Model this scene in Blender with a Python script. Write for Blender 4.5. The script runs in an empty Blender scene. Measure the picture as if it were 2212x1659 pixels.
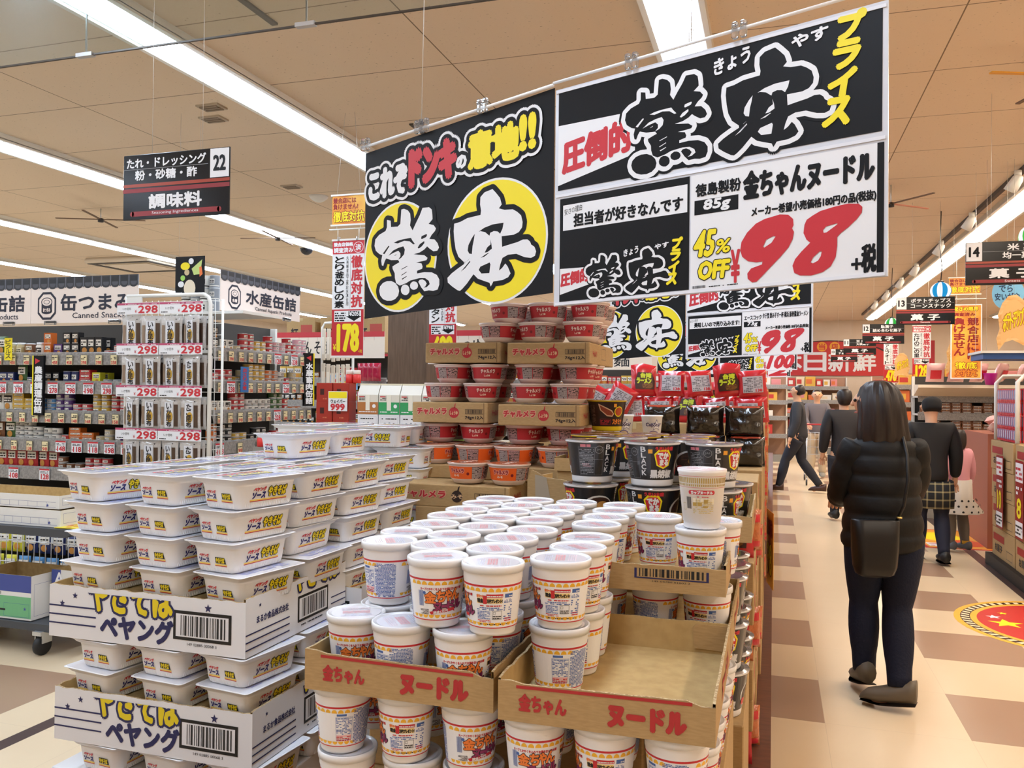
import bpy, math, random
from math import pi, sin, cos, radians
from mathutils import Vector, Matrix
from mathutils.geometry import tessellate_polygon

random.seed(7)
SC = bpy.context.scene
COL = SC.collection

# ------------------------------------------------------------ camera
cam_d = bpy.data.cameras.new('camera')
cam = bpy.data.objects.new('camera', cam_d)
COL.objects.link(cam)
cam_d.sensor_width = 36.0
cam_d.sensor_fit = 'HORIZONTAL'
cam_d.lens = 1800 / 2212 * 36.0
cam_d.clip_start = 0.05
cam_d.clip_end = 100
cam.matrix_world = (Matrix.Translation((0, 0, 1.5)) @ Matrix.Rotation(math.atan(565 / 1800), 4, 'Z')
                    @ Matrix.Rotation(pi / 2 + 0.0092, 4, 'X') @ Matrix.Rotation(radians(0.6), 4, 'Z'))
SC.camera = cam

# ------------------------------------------------------------ light and exposure
world = bpy.data.worlds.new('world')
SC.world = world
world.use_nodes = True
world.node_tree.nodes['Background'].inputs[0].default_value = (1.0, 1.0, 1.0, 1)
world.node_tree.nodes['Background'].inputs[1].default_value = 0.10
SC.view_settings.view_transform = 'Standard'
SC.view_settings.look = 'None'
SC.view_settings.gamma = 1.0
SC.view_settings.use_curve_mapping = False
SC.view_settings.exposure = 0.0
SC.cycles.max_bounces = 7
SC.cycles.diffuse_bounces = 4
SC.cycles.glossy_bounces = 3
SC.cycles.transparent_max_bounces = 10
SC.cycles.sample_clamp_indirect = 6.0
CEIL = 3.5
STRIP_POWER = 22.0         # radiance of the fluorescent diffusers
STRIP_X = [-11.6, -8.77, -5.98, -3.33, -0.5, 2.35, 5.2]
WARM = (0.92, 0.80, 0.66)
COOL = (0.80, 0.97, 1.19)

# ------------------------------------------------------------ materials
def lin(h):
    h = h.lstrip('#')
    out = []
    for i in (0, 2, 4):
        c = int(h[i:i + 2], 16) / 255
        out.append(c / 12.92 if c <= 0.04045 else ((c + 0.055) / 1.055) ** 2.4)
    return (*out, 1)

_M = {}
def M(hexc, rough=0.5, metal=0.0, trans=0.0, alpha=1.0, coat=0.0, bump=None, spec=0.5):
    k = (hexc, rough, metal, trans, alpha, coat, bump, spec)
    if k in _M:
        return _M[k]
    m = bpy.data.materials.new('m_' + hexc.lstrip('#'))
    m.use_nodes = True
    nt = m.node_tree
    b = nt.nodes['Principled BSDF']
    b.inputs['Base Color'].default_value = lin(hexc)
    b.inputs['Roughness'].default_value = rough
    b.inputs['Metallic'].default_value = metal
    b.inputs['Transmission Weight'].default_value = trans
    b.inputs['Alpha'].default_value = alpha
    b.inputs['Coat Weight'].default_value = coat
    b.inputs['Specular IOR Level'].default_value = spec
    if bump:
        sc, st = bump
        n = nt.nodes.new('ShaderNodeTexNoise')
        n.inputs['Scale'].default_value = sc
        tc = nt.nodes.new('ShaderNodeTexCoord')
        nt.links.new(tc.outputs['Object'], n.inputs['Vector'])
        bp = nt.nodes.new('ShaderNodeBump')
        bp.inputs['Strength'].default_value = st
        bp.inputs['Distance'].default_value = 0.01
        nt.links.new(n.outputs['Fac'], bp.inputs['Height'])
        nt.links.new(bp.outputs['Normal'], b.inputs['Normal'])
    _M[k] = m
    return m

def EM(name, col, strength):
    m = bpy.data.materials.new(name)
    m.use_nodes = True
    nt = m.node_tree
    nt.nodes.remove(nt.nodes['Principled BSDF'])
    e = nt.nodes.new('ShaderNodeEmission')
    e.inputs['Color'].default_value = (*col, 1)
    e.inputs['Strength'].default_value = strength
    nt.links.new(e.outputs[0], nt.nodes['Material Output'].inputs[0])
    return m

def noise_mat(name, c1, c2, scale, rough=0.6, stretch=(1, 1, 1), detail=4, lo=0.35, hi=0.65, bump=0.0):
    m = bpy.data.materials.new(name)
    m.use_nodes = True
    nt = m.node_tree
    b = nt.nodes['Principled BSDF']
    b.inputs['Roughness'].default_value = rough
    tc = nt.nodes.new('ShaderNodeTexCoord')
    mp = nt.nodes.new('ShaderNodeMapping')
    mp.inputs['Scale'].default_value = stretch
    n = nt.nodes.new('ShaderNodeTexNoise')
    n.inputs['Scale'].default_value = scale
    n.inputs['Detail'].default_value = detail
    r = nt.nodes.new('ShaderNodeValToRGB')
    r.color_ramp.elements[0].position = lo
    r.color_ramp.elements[1].position = hi
    r.color_ramp.elements[0].color = lin(c1)
    r.color_ramp.elements[1].color = lin(c2)
    nt.links.new(tc.outputs['Object'], mp.inputs[0])
    nt.links.new(mp.outputs[0], n.inputs['Vector'])
    nt.links.new(n.outputs['Fac'], r.inputs[0])
    nt.links.new(r.outputs[0], b.inputs['Base Color'])
    if bump:
        bp = nt.nodes.new('ShaderNodeBump')
        bp.inputs['Strength'].default_value = bump
        bp.inputs['Distance'].default_value = 0.005
        nt.links.new(n.outputs['Fac'], bp.inputs['Height'])
        nt.links.new(bp.outputs['Normal'], b.inputs['Normal'])
    return m

WHITE = '#f2f1ee'
KRAFT = noise_mat('kraft_board', '#a98a5c', '#b49566', 60, 0.8, (1, 1, 6))
KRAFT_IN = noise_mat('kraft_board_inside', '#b0935f', '#bda06b', 40, 0.8)
KRAFT_EDGE = noise_mat('torn_board_edge', '#8d6f48', '#c9b48c', 300, 0.9)
CASEWHITE = M('#e6e7ea', 0.6)
PLAST = M('#f0f0f0', 0.35)
TUBW = M('#eeeff1', 0.38)
FOAMW = M('#efedec', 0.42)
BLACKINK = M('#16171b', 0.45)
NAVY = M('#1f2150', 0.5)
REDINK = M('#c3202f', 0.5)
YEL = M('#efdc14', 0.5)
STEEL = M('#c9cbcc', 0.35, 0.7)
PAINTW = M('#e4e2da', 0.4)

# ------------------------------------------------------------ mesh building
def split_u(tris, du):
    out = []
    st = list(tris)
    while st:
        a, b, c = st.pop()
        e = [(abs(a[0] - b[0]), 0), (abs(b[0] - c[0]), 1), (abs(c[0] - a[0]), 2)]
        m, i = max(e)
        if m <= du:
            out.append((a, b, c))
            continue
        if i == 1: a, b, c = b, c, a
        elif i == 2: a, b, c = c, a, b
        h = ((a[0] + b[0]) / 2, (a[1] + b[1]) / 2)
        st += [(a, h, c), (h, b, c)]
    return out

def clip_v(tris, vmax):
    out = []
    for t in tris:
        pts = []
        for i in range(3):
            p, q = t[i], t[(i + 1) % 3]
            if p[1] <= vmax: pts.append(p)
            if (p[1] <= vmax) != (q[1] <= vmax):
                k = (vmax - p[1]) / (q[1] - p[1])
                pts.append((p[0] + k * (q[0] - p[0]), vmax))
        for i in range(1, len(pts) - 1):
            out.append((pts[0], pts[i], pts[i + 1]))
    return out

_G = {}
def glyph(txt, res=2):
    """triangles of a line of lettering and its bounding box, from the built-in font"""
    k = (txt, res)
    if k in _G:
        return _G[k]
    c = bpy.data.curves.new('lettering', 'FONT')
    c.body = txt
    c.resolution_u = res
    c.align_x = 'CENTER'
    c.space_line = 0.86
    o = bpy.data.objects.new('lettering', c)
    me = bpy.data.meshes.new_from_object(o)
    vs = [(v.co.x, v.co.y) for v in me.vertices]
    me.calc_loop_triangles()
    tr = [tuple(vs[i] for i in t.vertices) for t in me.loop_triangles]
    bpy.data.objects.remove(o)
    bpy.data.curves.remove(c)
    bpy.data.meshes.remove(me)
    xs = [p[0] for t in tr for p in t] or [0, 1]
    ys = [p[1] for t in tr for p in t] or [0, 1]
    _G[k] = (tr, min(xs), min(ys), max(xs), max(ys))
    return _G[k]

def tess(polys):
    """triangles of an outline with holes"""
    flat = [p for q in polys for p in q]
    t = tessellate_polygon([[Vector((x, y, 0)) for x, y in q] for q in polys])
    out = []
    for a, b, c in t:
        A, B, Cc = flat[a], flat[b], flat[c]
        if (B[0] - A[0]) * (Cc[1] - A[1]) - (B[1] - A[1]) * (Cc[0] - A[0]) < 0: B, Cc = Cc, B
        out.append((A, B, Cc))
    return out

def ring(r, n):
    return [(r * cos(2 * pi * k / n), r * sin(2 * pi * k / n)) for k in range(n)]

def plane(o, U, V=(0, 0, 1)):
    o, U, V = Vector(o), Vector(U).normalized(), Vector(V).normalized()
    N = U.cross(V)
    return lambda u, v, l: o + U * u + V * v + N * l

def cone(prof, a0=-pi / 2, rref=None):
    """wrap u (metres) round a turned body; prof is [(r, z), ...]"""
    rr = rref or max(p[0] for p in prof)
    def f(u, v, l):
        r = prof[-1][0]
        for (r0, z0), (r1, z1) in zip(prof, prof[1:]):
            if v <= z1:
                r = r0 + (r1 - r0) * max(0, (v - z0)) / max(1e-6, z1 - z0)
                break
        a = a0 + u / rr
        return Vector(((r + l) * cos(a), (r + l) * sin(a), v))
    return f

class MB:
    def __init__(s, cut=None):
        s.v, s.f, s.m, s.s, s.mats, s.cut = [], [], [], [], [], cut
    def mi(s, m):
        if m not in s.mats: s.mats.append(m)
        return s.mats.index(m)
    def add(s, vs, fs, m, sm=False):
        b = len(s.v); k = s.mi(m)
        s.v += [tuple(p) for p in vs]
        for f in fs:
            s.f.append(tuple(b + i for i in f)); s.m.append(k); s.s.append(sm)
    def box(s, lo, hi, m, mx=None):
        x0, y0, z0 = lo; x1, y1, z1 = hi
        vs = [Vector(p) for p in ((x0, y0, z0), (x1, y0, z0), (x1, y1, z0), (x0, y1, z0), (x0, y0, z1), (x1, y0, z1), (x1, y1, z1), (x0, y1, z1))]
        if mx: vs = [mx @ p for p in vs]
        s.add(vs, [(0, 3, 2, 1), (4, 5, 6, 7), (0, 1, 5, 4), (1, 2, 6, 5), (2, 3, 7, 6), (3, 0, 4, 7)], m)
    def rbox(s, lo, hi, m, b=0.004, mx=None):
        """box with chamfered edges"""
        x0, y0, z0 = lo; x1, y1, z1 = hi
        def rr(i, z): return [(x0 + i + b, y0 + i, z), (x1 - i - b, y0 + i, z), (x1 - i, y0 + i + b, z), (x1 - i, y1 - i - b, z), (x1 - i - b, y1 - i, z), (x0 + i + b, y1 - i, z), (x0 + i, y1 - i - b, z), (x0 + i, y0 + i + b, z)]
        s.loft([rr(b * .6, z0), rr(0, z0 + b), rr(0, z1 - b), rr(b * .6, z1)], m, mx=mx)
    def loft(s, rings, m, sm=False, cap=(True, True), mx=None):
        n = len(rings[0]); vs = [Vector(p) for r in rings for p in r]
        if mx: vs = [mx @ p for p in vs]
        fs = []
        for k in range(len(rings) - 1):
            for i in range(n):
                j = (i + 1) % n
                fs.append((k * n + i, k * n + j, (k + 1) * n + j, (k + 1) * n + i))
        if cap[0]: fs.append(tuple(range(n - 1, -1, -1)))
        if cap[1]: fs.append(tuple((len(rings) - 1) * n + i for i in range(n)))
        s.add(vs, fs, m, sm)
    def lathe(s, prof, m, n=32, c=(0, 0, 0), sm=True, cap=(True, True)):
        s.loft([[(c[0] + max(r, 1e-4) * cos(2 * pi * i / n), c[1] + max(r, 1e-4) * sin(2 * pi * i / n), c[2] + z) for i in range(n)] for r, z in prof], m, sm, cap)
    def tube(s, pts, r, m, n=8, sm=True):
        pts = [Vector(p) for p in pts]
        rs = r if isinstance(r, (list, tuple)) else [r] * len(pts)
        rings = []
        x = None
        for i, p in enumerate(pts):
            d = (pts[min(i + 1, len(pts) - 1)] - pts[max(i - 1, 0)]).normalized()
            if x is None: x = d.cross(Vector((0, 0, 1)) if abs(d.z) < 0.9 else Vector((0, 1, 0)))
            x = (x - d * x.dot(d)).normalized()
            y = d.cross(x)
            rings.append([p - x * rs[i] * cos(2 * pi * k / n) + y * rs[i] * sin(2 * pi * k / n) for k in range(n)])
        s.loft(rings, m, sm)
    def ball(s, c, r, m, n=14, k=8, sc=(1, 1, 1)):
        s.loft([[(c[0] + sc[0] * r * sin(pi * j / k) * cos(2 * pi * i / n), c[1] + sc[1] * r * sin(pi * j / k) * sin(2 * pi * i / n), c[2] - sc[2] * r * cos(pi * j / k)) for i in range(n)] for j in range(k + 1)], m, True, (False, False))
    def tris(s, surf, tris, m, lift):
        if s.cut: tris = split_u(tris, s.cut)
        vs, idx, fs = [], {}, []
        for t in tris:
            f = []
            for p in t:
                q = (round(p[0], 6), round(p[1], 6))
                if q not in idx:
                    idx[q] = len(vs); vs.append(surf(p[0], p[1], lift))
                f.append(idx[q])
            if len(set(f)) == 3: fs.append(f)
        s.add(vs, fs, m)
    def rect(s, surf, u0, v0, u1, v1, m, lift=0.0004):
        s.tris(surf, [((u0, v0), (u1, v0), (u1, v1)), ((u0, v0), (u1, v1), (u0, v1))], m, lift)
    def frame(s, surf, u0, v0, u1, v1, w, m, lift=0.0006):
        s.rect(surf, u0, v0, u1, v0 + w, m, lift); s.rect(surf, u0, v1 - w, u1, v1, m, lift)
        s.rect(surf, u0, v0 + w, u0 + w, v1 - w, m, lift); s.rect(surf, u1 - w, v0 + w, u1, v1 - w, m, lift)
    def poly(s, surf, polys, m, lift=0.0006, grow=0, n=12):
        t = tess(polys)
        if grow:
            for k, (dx, dy) in enumerate([(0, 0)] + ring(grow, n)):
                s.tris(surf, [tuple((p[0] + dx, p[1] + dy) for p in q) for q in t], m, lift + k * 1.6e-5)
            return
        s.tris(surf, t, m, lift)
    def disc(s, surf, u, v, r, m, lift=0.0006, n=24, rv=None):
        s.poly(surf, [[(u + r * cos(2 * pi * k / n), v + (rv or r) * sin(2 * pi * k / n)) for k in range(n)]], m, lift)
    def text(s, surf, txt, u0, v0, u1, v1, m, lift=0.0008, bold=0, out=(), res=2, skew=0, slope=0, vmax=None, gap=0.0003):
        """lettering fitted to a box; bold thickens it, out = [(width, material), ...] outlines beneath it"""
        tr, x0, y0, x1, y1 = glyph(txt, res)
        kx, ky = (u1 - u0) / max(1e-6, x1 - x0), (v1 - v0) / max(1e-6, y1 - y0)
        def mp(p):
            y = (p[1] - y0) * ky; x = (p[0] - x0) * kx
            return (u0 + x + skew * y, v0 + y + slope * x)
        T = [tuple(mp(p) for p in t) for t in tr]
        lays = [(w + bold, mm) for w, mm in out][::-1] + [(bold, m)]
        for i, (w, mm) in enumerate(lays):
            n = 1 if w == 0 else (8 if i == len(lays) - 1 else 32 if w > .01 else 12)
            offs = [(0, 0)] if w == 0 else ([(0, 0)] + ring(w * .55, 10) if w > .004 else []) + ring(w, n)
            for kk, (dx, dy) in enumerate(offs):
                t = [tuple((p[0] + dx, p[1] + dy) for p in q) for q in T]
                if vmax is not None: t = clip_v(t, vmax)
                s.tris(surf, t, mm, lift + gap * i + kk * min(1.6e-5, gap * .9 / (n + 11)))
    def micro(s, surf, u0, v0, u1, v1, m, rows=10, lift=0.0006, h=0.55, dens=0.8, wmin=0.6, wmax=2.2):
        """rows of tiny print"""
        ph = (v1 - v0) / rows
        for r in range(rows):
            u = u0; vv = v0 + ph * r
            while u < u1:
                w = min(ph * random.uniform(wmin, wmax), u1 - u)
                if random.random() < dens and w > ph * 0.2:
                    s.tris(surf, [((u, vv), (u + w, vv), (u + w, vv + ph * h)), ((u, vv), (u + w, vv + ph * h), (u, vv + ph * h))], m, lift)
                u += w + ph * 0.25
    def barcode(s, surf, u0, v0, u1, v1, m, lift=0.0007, n=30):
        w = (u1 - u0) / n; k = 0; rnd = random.Random(3)
        while k < n:
            a = rnd.choice((0.5, 0.5, 1, 1.4))
            s.rect(surf, u0 + k * w, v0, min(u1, u0 + (k + a) * w), v1, m, lift)
            k += a + rnd.choice((0.4, 0.6, 1))
    def build(s, name, parent=None, loc=None, rz=0):
        me = bpy.data.meshes.new(name)
        me.from_pydata(s.v, [], s.f)
        for m in s.mats: me.materials.append(m)
        me.polygons.foreach_set('material_index', s.m)
        me.polygons.foreach_set('use_smooth', s.s)
        me.update()
        o = bpy.data.objects.new(name, me)
        COL.objects.link(o)
        if parent: o.parent = parent
        if loc: o.location = loc
        if rz: o.rotation_euler.z = rz
        return o

def tag(o, label, cat, group=None, kind=None):
    if label: o['label'] = label
    if cat: o['category'] = cat
    if group: o['group'] = group
    if kind: o['kind'] = kind
    return o

def thing(name, label, cat, loc=(0, 0, 0), rz=0, group=None):
    o = bpy.data.objects.new(name, None)
    o.empty_display_size = 0.05
    COL.objects.link(o)
    o.location = loc
    o.rotation_euler = (0, 0, rz)
    return tag(o, label, cat, group)

def kids(o): return KIDS.get(o.name, [])
KIDS = {}
def proto(root):
    """remember a finished thing's tree so it can be copied"""
    for o in list(COL.objects):
        if o.parent:
            l = KIDS.setdefault(o.parent.name, [])
            if o not in l: l.append(o)
    return root

def dup(root, loc, rz=None, label=None, group=None, rot=None):
    def cp(o, par):
        c = o.copy(); COL.objects.link(c)
        if par: c.parent = par
        for ch in kids(o): cp(ch, c)
        return c
    r = cp(root, None)
    r.location = loc
    if rot: r.rotation_euler = rot
    elif rz is not None: r.rotation_euler = (0, 0, rz)
    if label: r['label'] = label
    if group: r['group'] = group
    return r

class Kind:
    """first call places the prototype itself, later calls place copies"""
    def __init__(s, root): s.root, s.used = proto(root), False
    def put(s, loc, rz=0, label=None, group=None, rot=None):
        loc = (loc[0], loc[1], loc[2] + .0008)
        if not s.used:
            s.used = True; r = s.root
            r.location = loc
            r.rotation_euler = rot if rot else (0, 0, rz)
            if label: r['label'] = label
            if group: r['group'] = group
            return r
        return dup(s.root, loc, rz, label, group, rot)

_U = 'first second third fourth fifth sixth seventh eighth ninth'.split()
ORD = _U + 'tenth eleventh twelfth thirteenth fourteenth fifteenth sixteenth seventeenth eighteenth nineteenth'.split()
for _t, _n in (('twent', 2), ('thirt', 3), ('fort', 4), ('fift', 5), ('sixt', 6)):
    ORD += [_t + 'ieth'] + [_t + 'y-' + w for w in _U]

# ------------------------------------------------------------ the shop shell
def floor_mat():
    m = bpy.data.materials.new('floor_tiles')
    m.use_nodes = True
    nt = m.node_tree; L = nt.links
    b = nt.nodes['Principled BSDF']
    b.inputs['Roughness'].default_value = 0.28
    b.inputs['Specular IOR Level'].default_value = 0.4
    tc = nt.nodes.new('ShaderNodeTexCoord')
    sp = nt.nodes.new('ShaderNodeSeparateXYZ')
    L.new(tc.outputs['Object'], sp.inputs[0])
    def mth(op, a, bb=None, cc=None):
        n = nt.nodes.new('ShaderNodeMath'); n.operation = op
        for i, x in enumerate((a, bb, cc)):
            if x is None: continue
            if isinstance(x, (int, float)): n.inputs[i].default_value = x
            else: L.new(x, n.inputs[i])
        return n.outputs[0]
    def even(src, off):
        q = mth('DIVIDE', mth('ADD', src, off), 1.2)
        return mth('LESS_THAN', mth('FRACT', q), 0.5)
    dark = mth('MULTIPLY', even(sp.outputs[0], -0.835 + 120), even(sp.outputs[1], -4.08 + 120))
    def band(src, c, w): return mth('LESS_THAN', mth('ABSOLUTE', mth('SUBTRACT', src, c)), w)
    stripe = mth('MAXIMUM', band(sp.outputs[0], -3.07, 0.04), band(sp.outputs[0], 1.83, 0.05))
    n = nt.nodes.new('ShaderNodeTexNoise'); n.inputs['Scale'].default_value = 3.0; n.inputs['Detail'].default_value = 5
    L.new(tc.outputs['Object'], n.inputs['Vector'])
    def mix(f, a, c):
        x = nt.nodes.new('ShaderNodeMix'); x.data_type = 'RGBA'
        L.new(f, x.inputs[0])
        for i, v in ((6, a), (7, c)):
            if isinstance(v, tuple): x.inputs[i].default_value = v
            else: L.new(v, x.inputs[i])
        return x.outputs[2]
    base = mix(n.outputs['Fac'], lin('#d2bb99'), lin('#dac5a4'))
    dk = mix(n.outputs['Fac'], lin('#9c7d64'), lin('#a4866d'))
    c = mix(stripe, mix(dark, base, dk), lin('#4a3833'))
    fx = mth('FRACT', mth('DIVIDE', mth('ADD', sp.outputs[0], 119.765), 0.6))
    fy = mth('FRACT', mth('DIVIDE', mth('ADD', sp.outputs[1], 116.52), 0.6))
    seam = mth('MAXIMUM', mth('LESS_THAN', fx, 0.004), mth('LESS_THAN', fy, 0.004))
    c = mix(mth('MULTIPLY', seam, 0.25), c, lin('#8d7a64'))
    L.new(c, b.inputs['Base Color'])
    return m

def ceil_mat():
    m = bpy.data.materials.new('ceiling_boards')
    m.use_nodes = True
    nt = m.node_tree; L = nt.links
    b = nt.nodes['Principled BSDF']; b.inputs['Roughness'].default_value = 0.9
    tc = nt.nodes.new('ShaderNodeTexCoord')
    mp = nt.nodes.new('ShaderNodeMapping'); mp.inputs['Scale'].default_value = (1, 2.5, 1)
    L.new(tc.outputs['Object'], mp.inputs[0])
    v = nt.nodes.new('ShaderNodeTexNoise'); v.inputs['Scale'].default_value = 38; v.inputs['Detail'].default_value = 3
    L.new(mp.outputs[0], v.inputs['Vector'])
    r = nt.nodes.new('ShaderNodeValToRGB')
    r.color_ramp.elements[0].position = 0.27; r.color_ramp.elements[0].color = lin('#8d7c68')
    r.color_ramp.elements[1].position = 0.33; r.color_ramp.elements[1].color = lin('#e2cfb8')
    L.new(v.outputs['Fac'], r.inputs[0])
    br = nt.nodes.new('ShaderNodeTexBrick')
    br.offset = 0.0
    for k, x in (('Scale', 1.0), ('Mortar Size', 0.004), ('Brick Width', 1.41), ('Row Height', 0.91), ('Mortar Smooth', 0.0)):
        br.inputs[k].default_value = x
    br.inputs['Color1'].default_value = br.inputs['Color2'].default_value = (1, 1, 1, 1)
    br.inputs['Mortar'].default_value = (0.3, 0.27, 0.24, 1)
    m2 = nt.nodes.new('ShaderNodeMapping'); m2.inputs['Location'].default_value = (0.48, -0.18, 0)
    L.new(tc.outputs['Object'], m2.inputs[0]); L.new(m2.outputs[0], br.inputs['Vector'])
    mx = nt.nodes.new('ShaderNodeMix'); mx.data_type = 'RGBA'; mx.blend_type = 'MULTIPLY'; mx.inputs[0].default_value = 1
    L.new(r.outputs[0], mx.inputs[6]); L.new(br.outputs['Color'], mx.inputs[7])
    L.new(mx.outputs[2], b.inputs['Base Color'])
    return m

X0, X1, Y0, Y1 = -14.5, 7.5, -3.0, 24.0
def struct(name, b, parent=None):
    o = b.build(name, parent)
    if not parent: o['kind'] = 'structure'
    return o
b = MB(); b.box((X0, Y0, -0.1), (X1, Y1, 0), floor_mat()); struct('floor', b)
b = MB(); b.box((X0, Y0, CEIL), (X1, Y1, CEIL + 0.1), ceil_mat()); struct('ceiling', b)
WALLM = noise_mat('wall_paint', '#d9c6ae', '#dccab4', 4, 0.8)
b = MB(); b.box((X0 - 0.1, Y0, 0), (X0, Y1, CEIL), WALLM); struct('wall_left', b)
b = MB(); b.box((X1, Y0, 0), (X1 + 0.1, Y1, CEIL), WALLM); struct('wall_right', b)
b = MB(); b.box((X0, Y0 - 0.1, 0), (X1, Y0, CEIL), WALLM); struct('wall_front', b)
b = MB(); b.box((X0, Y1, 0), (X1, Y1 + 0.1, CEIL), WALLM)
s = plane((0, Y1, 0), (1, 0, 0))
for k in range(16):
    b.rect(s, X0 + 1.5 + k * 1.1, 2.2, X0 + 2.0 + k * 1.1, 2.95, M('#b5303a', 0.6), 0.004)
struct('wall_back', b)

WOODCOL = noise_mat('wood_veneer', '#54402f', '#6b5441', 9, 0.5, (6, 6, 0.5), 6, 0.3, 0.7)
b = MB(); b.box((-3.33, 6.85, 0), (-2.95, 7.23, CEIL), WOODCOL); o = struct('column', b)
b = MB(); b.box((2.98, 10.95, 0), (3.3, 11.25, CEIL), noise_mat('column_wood', '#8a6a4c', '#a58463', 9, 0.5, (6, 6, 0.5)));  struct('column', b)

# ceiling light rows: housing, diffuser
for i, x in enumerate(STRIP_X):
    warm = x > 0
    w = 0.1
    names = ['far left', 'fifth', 'fourth', 'third', 'middle', 'right', 'far right']
    lab = ['row of ceiling lights farthest into the shop on the left', 'row of ceiling lights, second from the left wall side', 'row of ceiling lights passing behind the black seasoning sign',
           'long bright row of ceiling lights running down to the black sale panel', 'row of ceiling lights cut off by the top of the white price frame',
           'warm row of ceiling lights beside the spotlight track over the aisle', 'row of ceiling lights over the right-hand shelves'][i]
    t = thing('ceiling_light', lab, 'light', (x, 0, CEIL), group='ceiling light rows')
    b = MB()
    y0, y1 = -1.5, 23.0
    b.box((-w - 0.06, y0, -0.045), (w + 0.06, y1, 0), PAINTW)
    b.box((-w - 0.06, y0, -0.06), (-w - 0.03, y1, -0.04), PAINTW)
    b.box((w + 0.03, y0, -0.06), (w + 0.06, y1, -0.04), PAINTW)
    b.build('housing', t)
    col = WARM if warm else COOL
    em = EM('diffuser_warm' if warm else 'diffuser_cool', col, STRIP_POWER * (1.12 if warm else 1.0))
    b = MB()
    y = y0
    while y < y1:
        ye = min(y + 4.1, y1)
        b.loft([[(w * cos(pi + pi * k / 8), yy, -0.045 + 0.035 * sin(pi + pi * k / 8)) for k in range(9)] for yy in (y, ye - 0.015)], em)
        y = ye
    b.build('diffuser', t)

# plinth the noodle island stands on
b = MB()
b.box((-1.60, 1.0, 0), (0.0, 16.5, 0.40), noise_mat('plinth_board', '#5a3526', '#6a402e', 12, 0.45, (1, 6, 1)))
tag(b.build('display_plinth'), 'long low brown plinth under the noodle piles beside the aisle', 'plinth')

# smoke barrier of glass hanging from the ceiling
t = thing('smoke_barrier', 'clear glass smoke barrier hanging across the ceiling', 'glass barrier', (0, 3.02, CEIL))
b = MB(); b.box((-9, -0.004, -0.49), (-0.9, 0.004, 0), M('#dfe6e2', 0.02, 0, 0.95)); b.build('glass_pane', t)
b = MB(); b.box((-9, -0.005, -0.494), (-0.9, 0.005, -0.487), M('#55504a', 0.4, 0.6)); b.build('edge_rail', t)
for x in (-3.0, -1.86):
    b = MB(); b.box((x - 0.003, 0.006, -0.49), (x + 0.003, 0.012, -0.0), STEEL); b.box((x - 0.045, -0.012, -0.497), (x + 0.045, 0.014, -0.48), STEEL); b.build('bracket', t)

# small ceiling fittings
def vent(x, y, lab):
    t = thing('ceiling_vent', lab, 'vent', (x, y, CEIL))
    b = MB(); b.box((-0.09, -0.06, -0.012), (0.09, 0.06, 0), M('#b5a794', 0.6)); b.build('frame', t)
    for k in range(3):
        b = MB(); b.box((-0.07, -0.045 + k * 0.035, -0.02), (0.07, -0.025 + k * 0.035, -0.012), M('#8c7d6c', 0.6)); b.build('slat', t)
vent(-3.817, 4.977, 'small slatted vent between two light rows, nearer the camera of its pair')
vent(-3.97, 5.2, 'small slatted vent just behind another one between light rows')
vent(-4.539, 7.151, 'single slatted ceiling vent above the canned fish shelves')
for x, y, lab in ((-2.615, 3.78, 'narrow dark ceiling slot above the glass barrier'), (-2.6, 5.86, 'narrow dark ceiling slot seen over the black sale panel')):
    b = MB(); b.box((x - 0.018, y - 0.16, CEIL - 0.012), (x + 0.018, y + 0.16, CEIL), M('#4a443c', 0.6)); tag(b.build('ceiling_slot'), lab, 'ceiling slot')
t = thing('security_camera', 'black dome security camera on the ceiling behind the seasoning sign', 'camera', (-6.18, 10.13, CEIL))
b = MB(); b.lathe([(0.1, -0.05), (0.11, 0)], PAINTW, 20); b.build('base', t)
b = MB(); b.ball((0, 0, -0.05), 0.09, M('#17171a', 0.1), 18, 10); b.build('dome', t)
t = thing('smoke_detector', 'round white smoke detector on the ceiling near the orange banner', 'smoke detector', (-4.503, 7.6, CEIL))
b = MB(); b.lathe([(0.03, -0.06), (0.06, -0.045), (0.09, -0.02), (0.1, 0)], PAINTW, 20); b.build('base', t)
t = thing('air_conditioner', 'square ceiling cassette air conditioner with a lit grille', 'air conditioner', (-9.6, 10.85, CEIL))
b = MB(); b.rbox((-0.62, -0.55, -0.08), (0.62, 0.55, 0), M('#d8cbb8', 0.4), 0.03); b.build('panel', t)
b = MB(); b.box((-0.4, -0.34, -0.09), (0.4, 0.34, -0.078), M('#d9cfba', 0.12, 0.8)); b.build('grille', t)
for q in ((-.58, -.5, .58, -.42), (-.58, .42, .58, .5), (-.58, -.42, -.5, .42), (.5, -.42, .58, .42)):
    b = MB(); b.box((q[0], q[1], -.088), (q[2], q[3], -.078), M('#2c2722', .5)); b.build('slot', t)

def hanger_cross(x, y, z, rot, lab, cols):
    t = thing('ceiling_cross_hanger', lab, 'ceiling hanger', (x, y, z), rot, 'thin cross hangers under the ceiling')
    b = MB(); b.tube([(0, 0, -0.02), (0, 0, CEIL - z)], 0.006, STEEL, 6); b.lathe([(0.03, -0.03), (0.03, 0.01)], M('#2c2623', 0.5), 12); b.build('hub', t)
    for k in range(4):
        a = k * pi / 2
        b = MB(); b.box((0.03, -0.014, -0.004), (0.48, 0.014, 0.004), cols[k % 2], Matrix.Rotation(a, 4, 'Z')); b.build('arm', t)
BR = M('#6d5440', 0.6)
hanger_cross(1.62, 5.5, 3.35, 0.35, 'orange and brown cross hanger nearest the camera over the aisle', (M('#e0a024', 0.4), BR))
hanger_cross(1.05, 8.6, 3.32, 0.7, 'pinkish cross hanger under the ceiling, second along the aisle', (M('#c77a5e', 0.4), BR))
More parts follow.
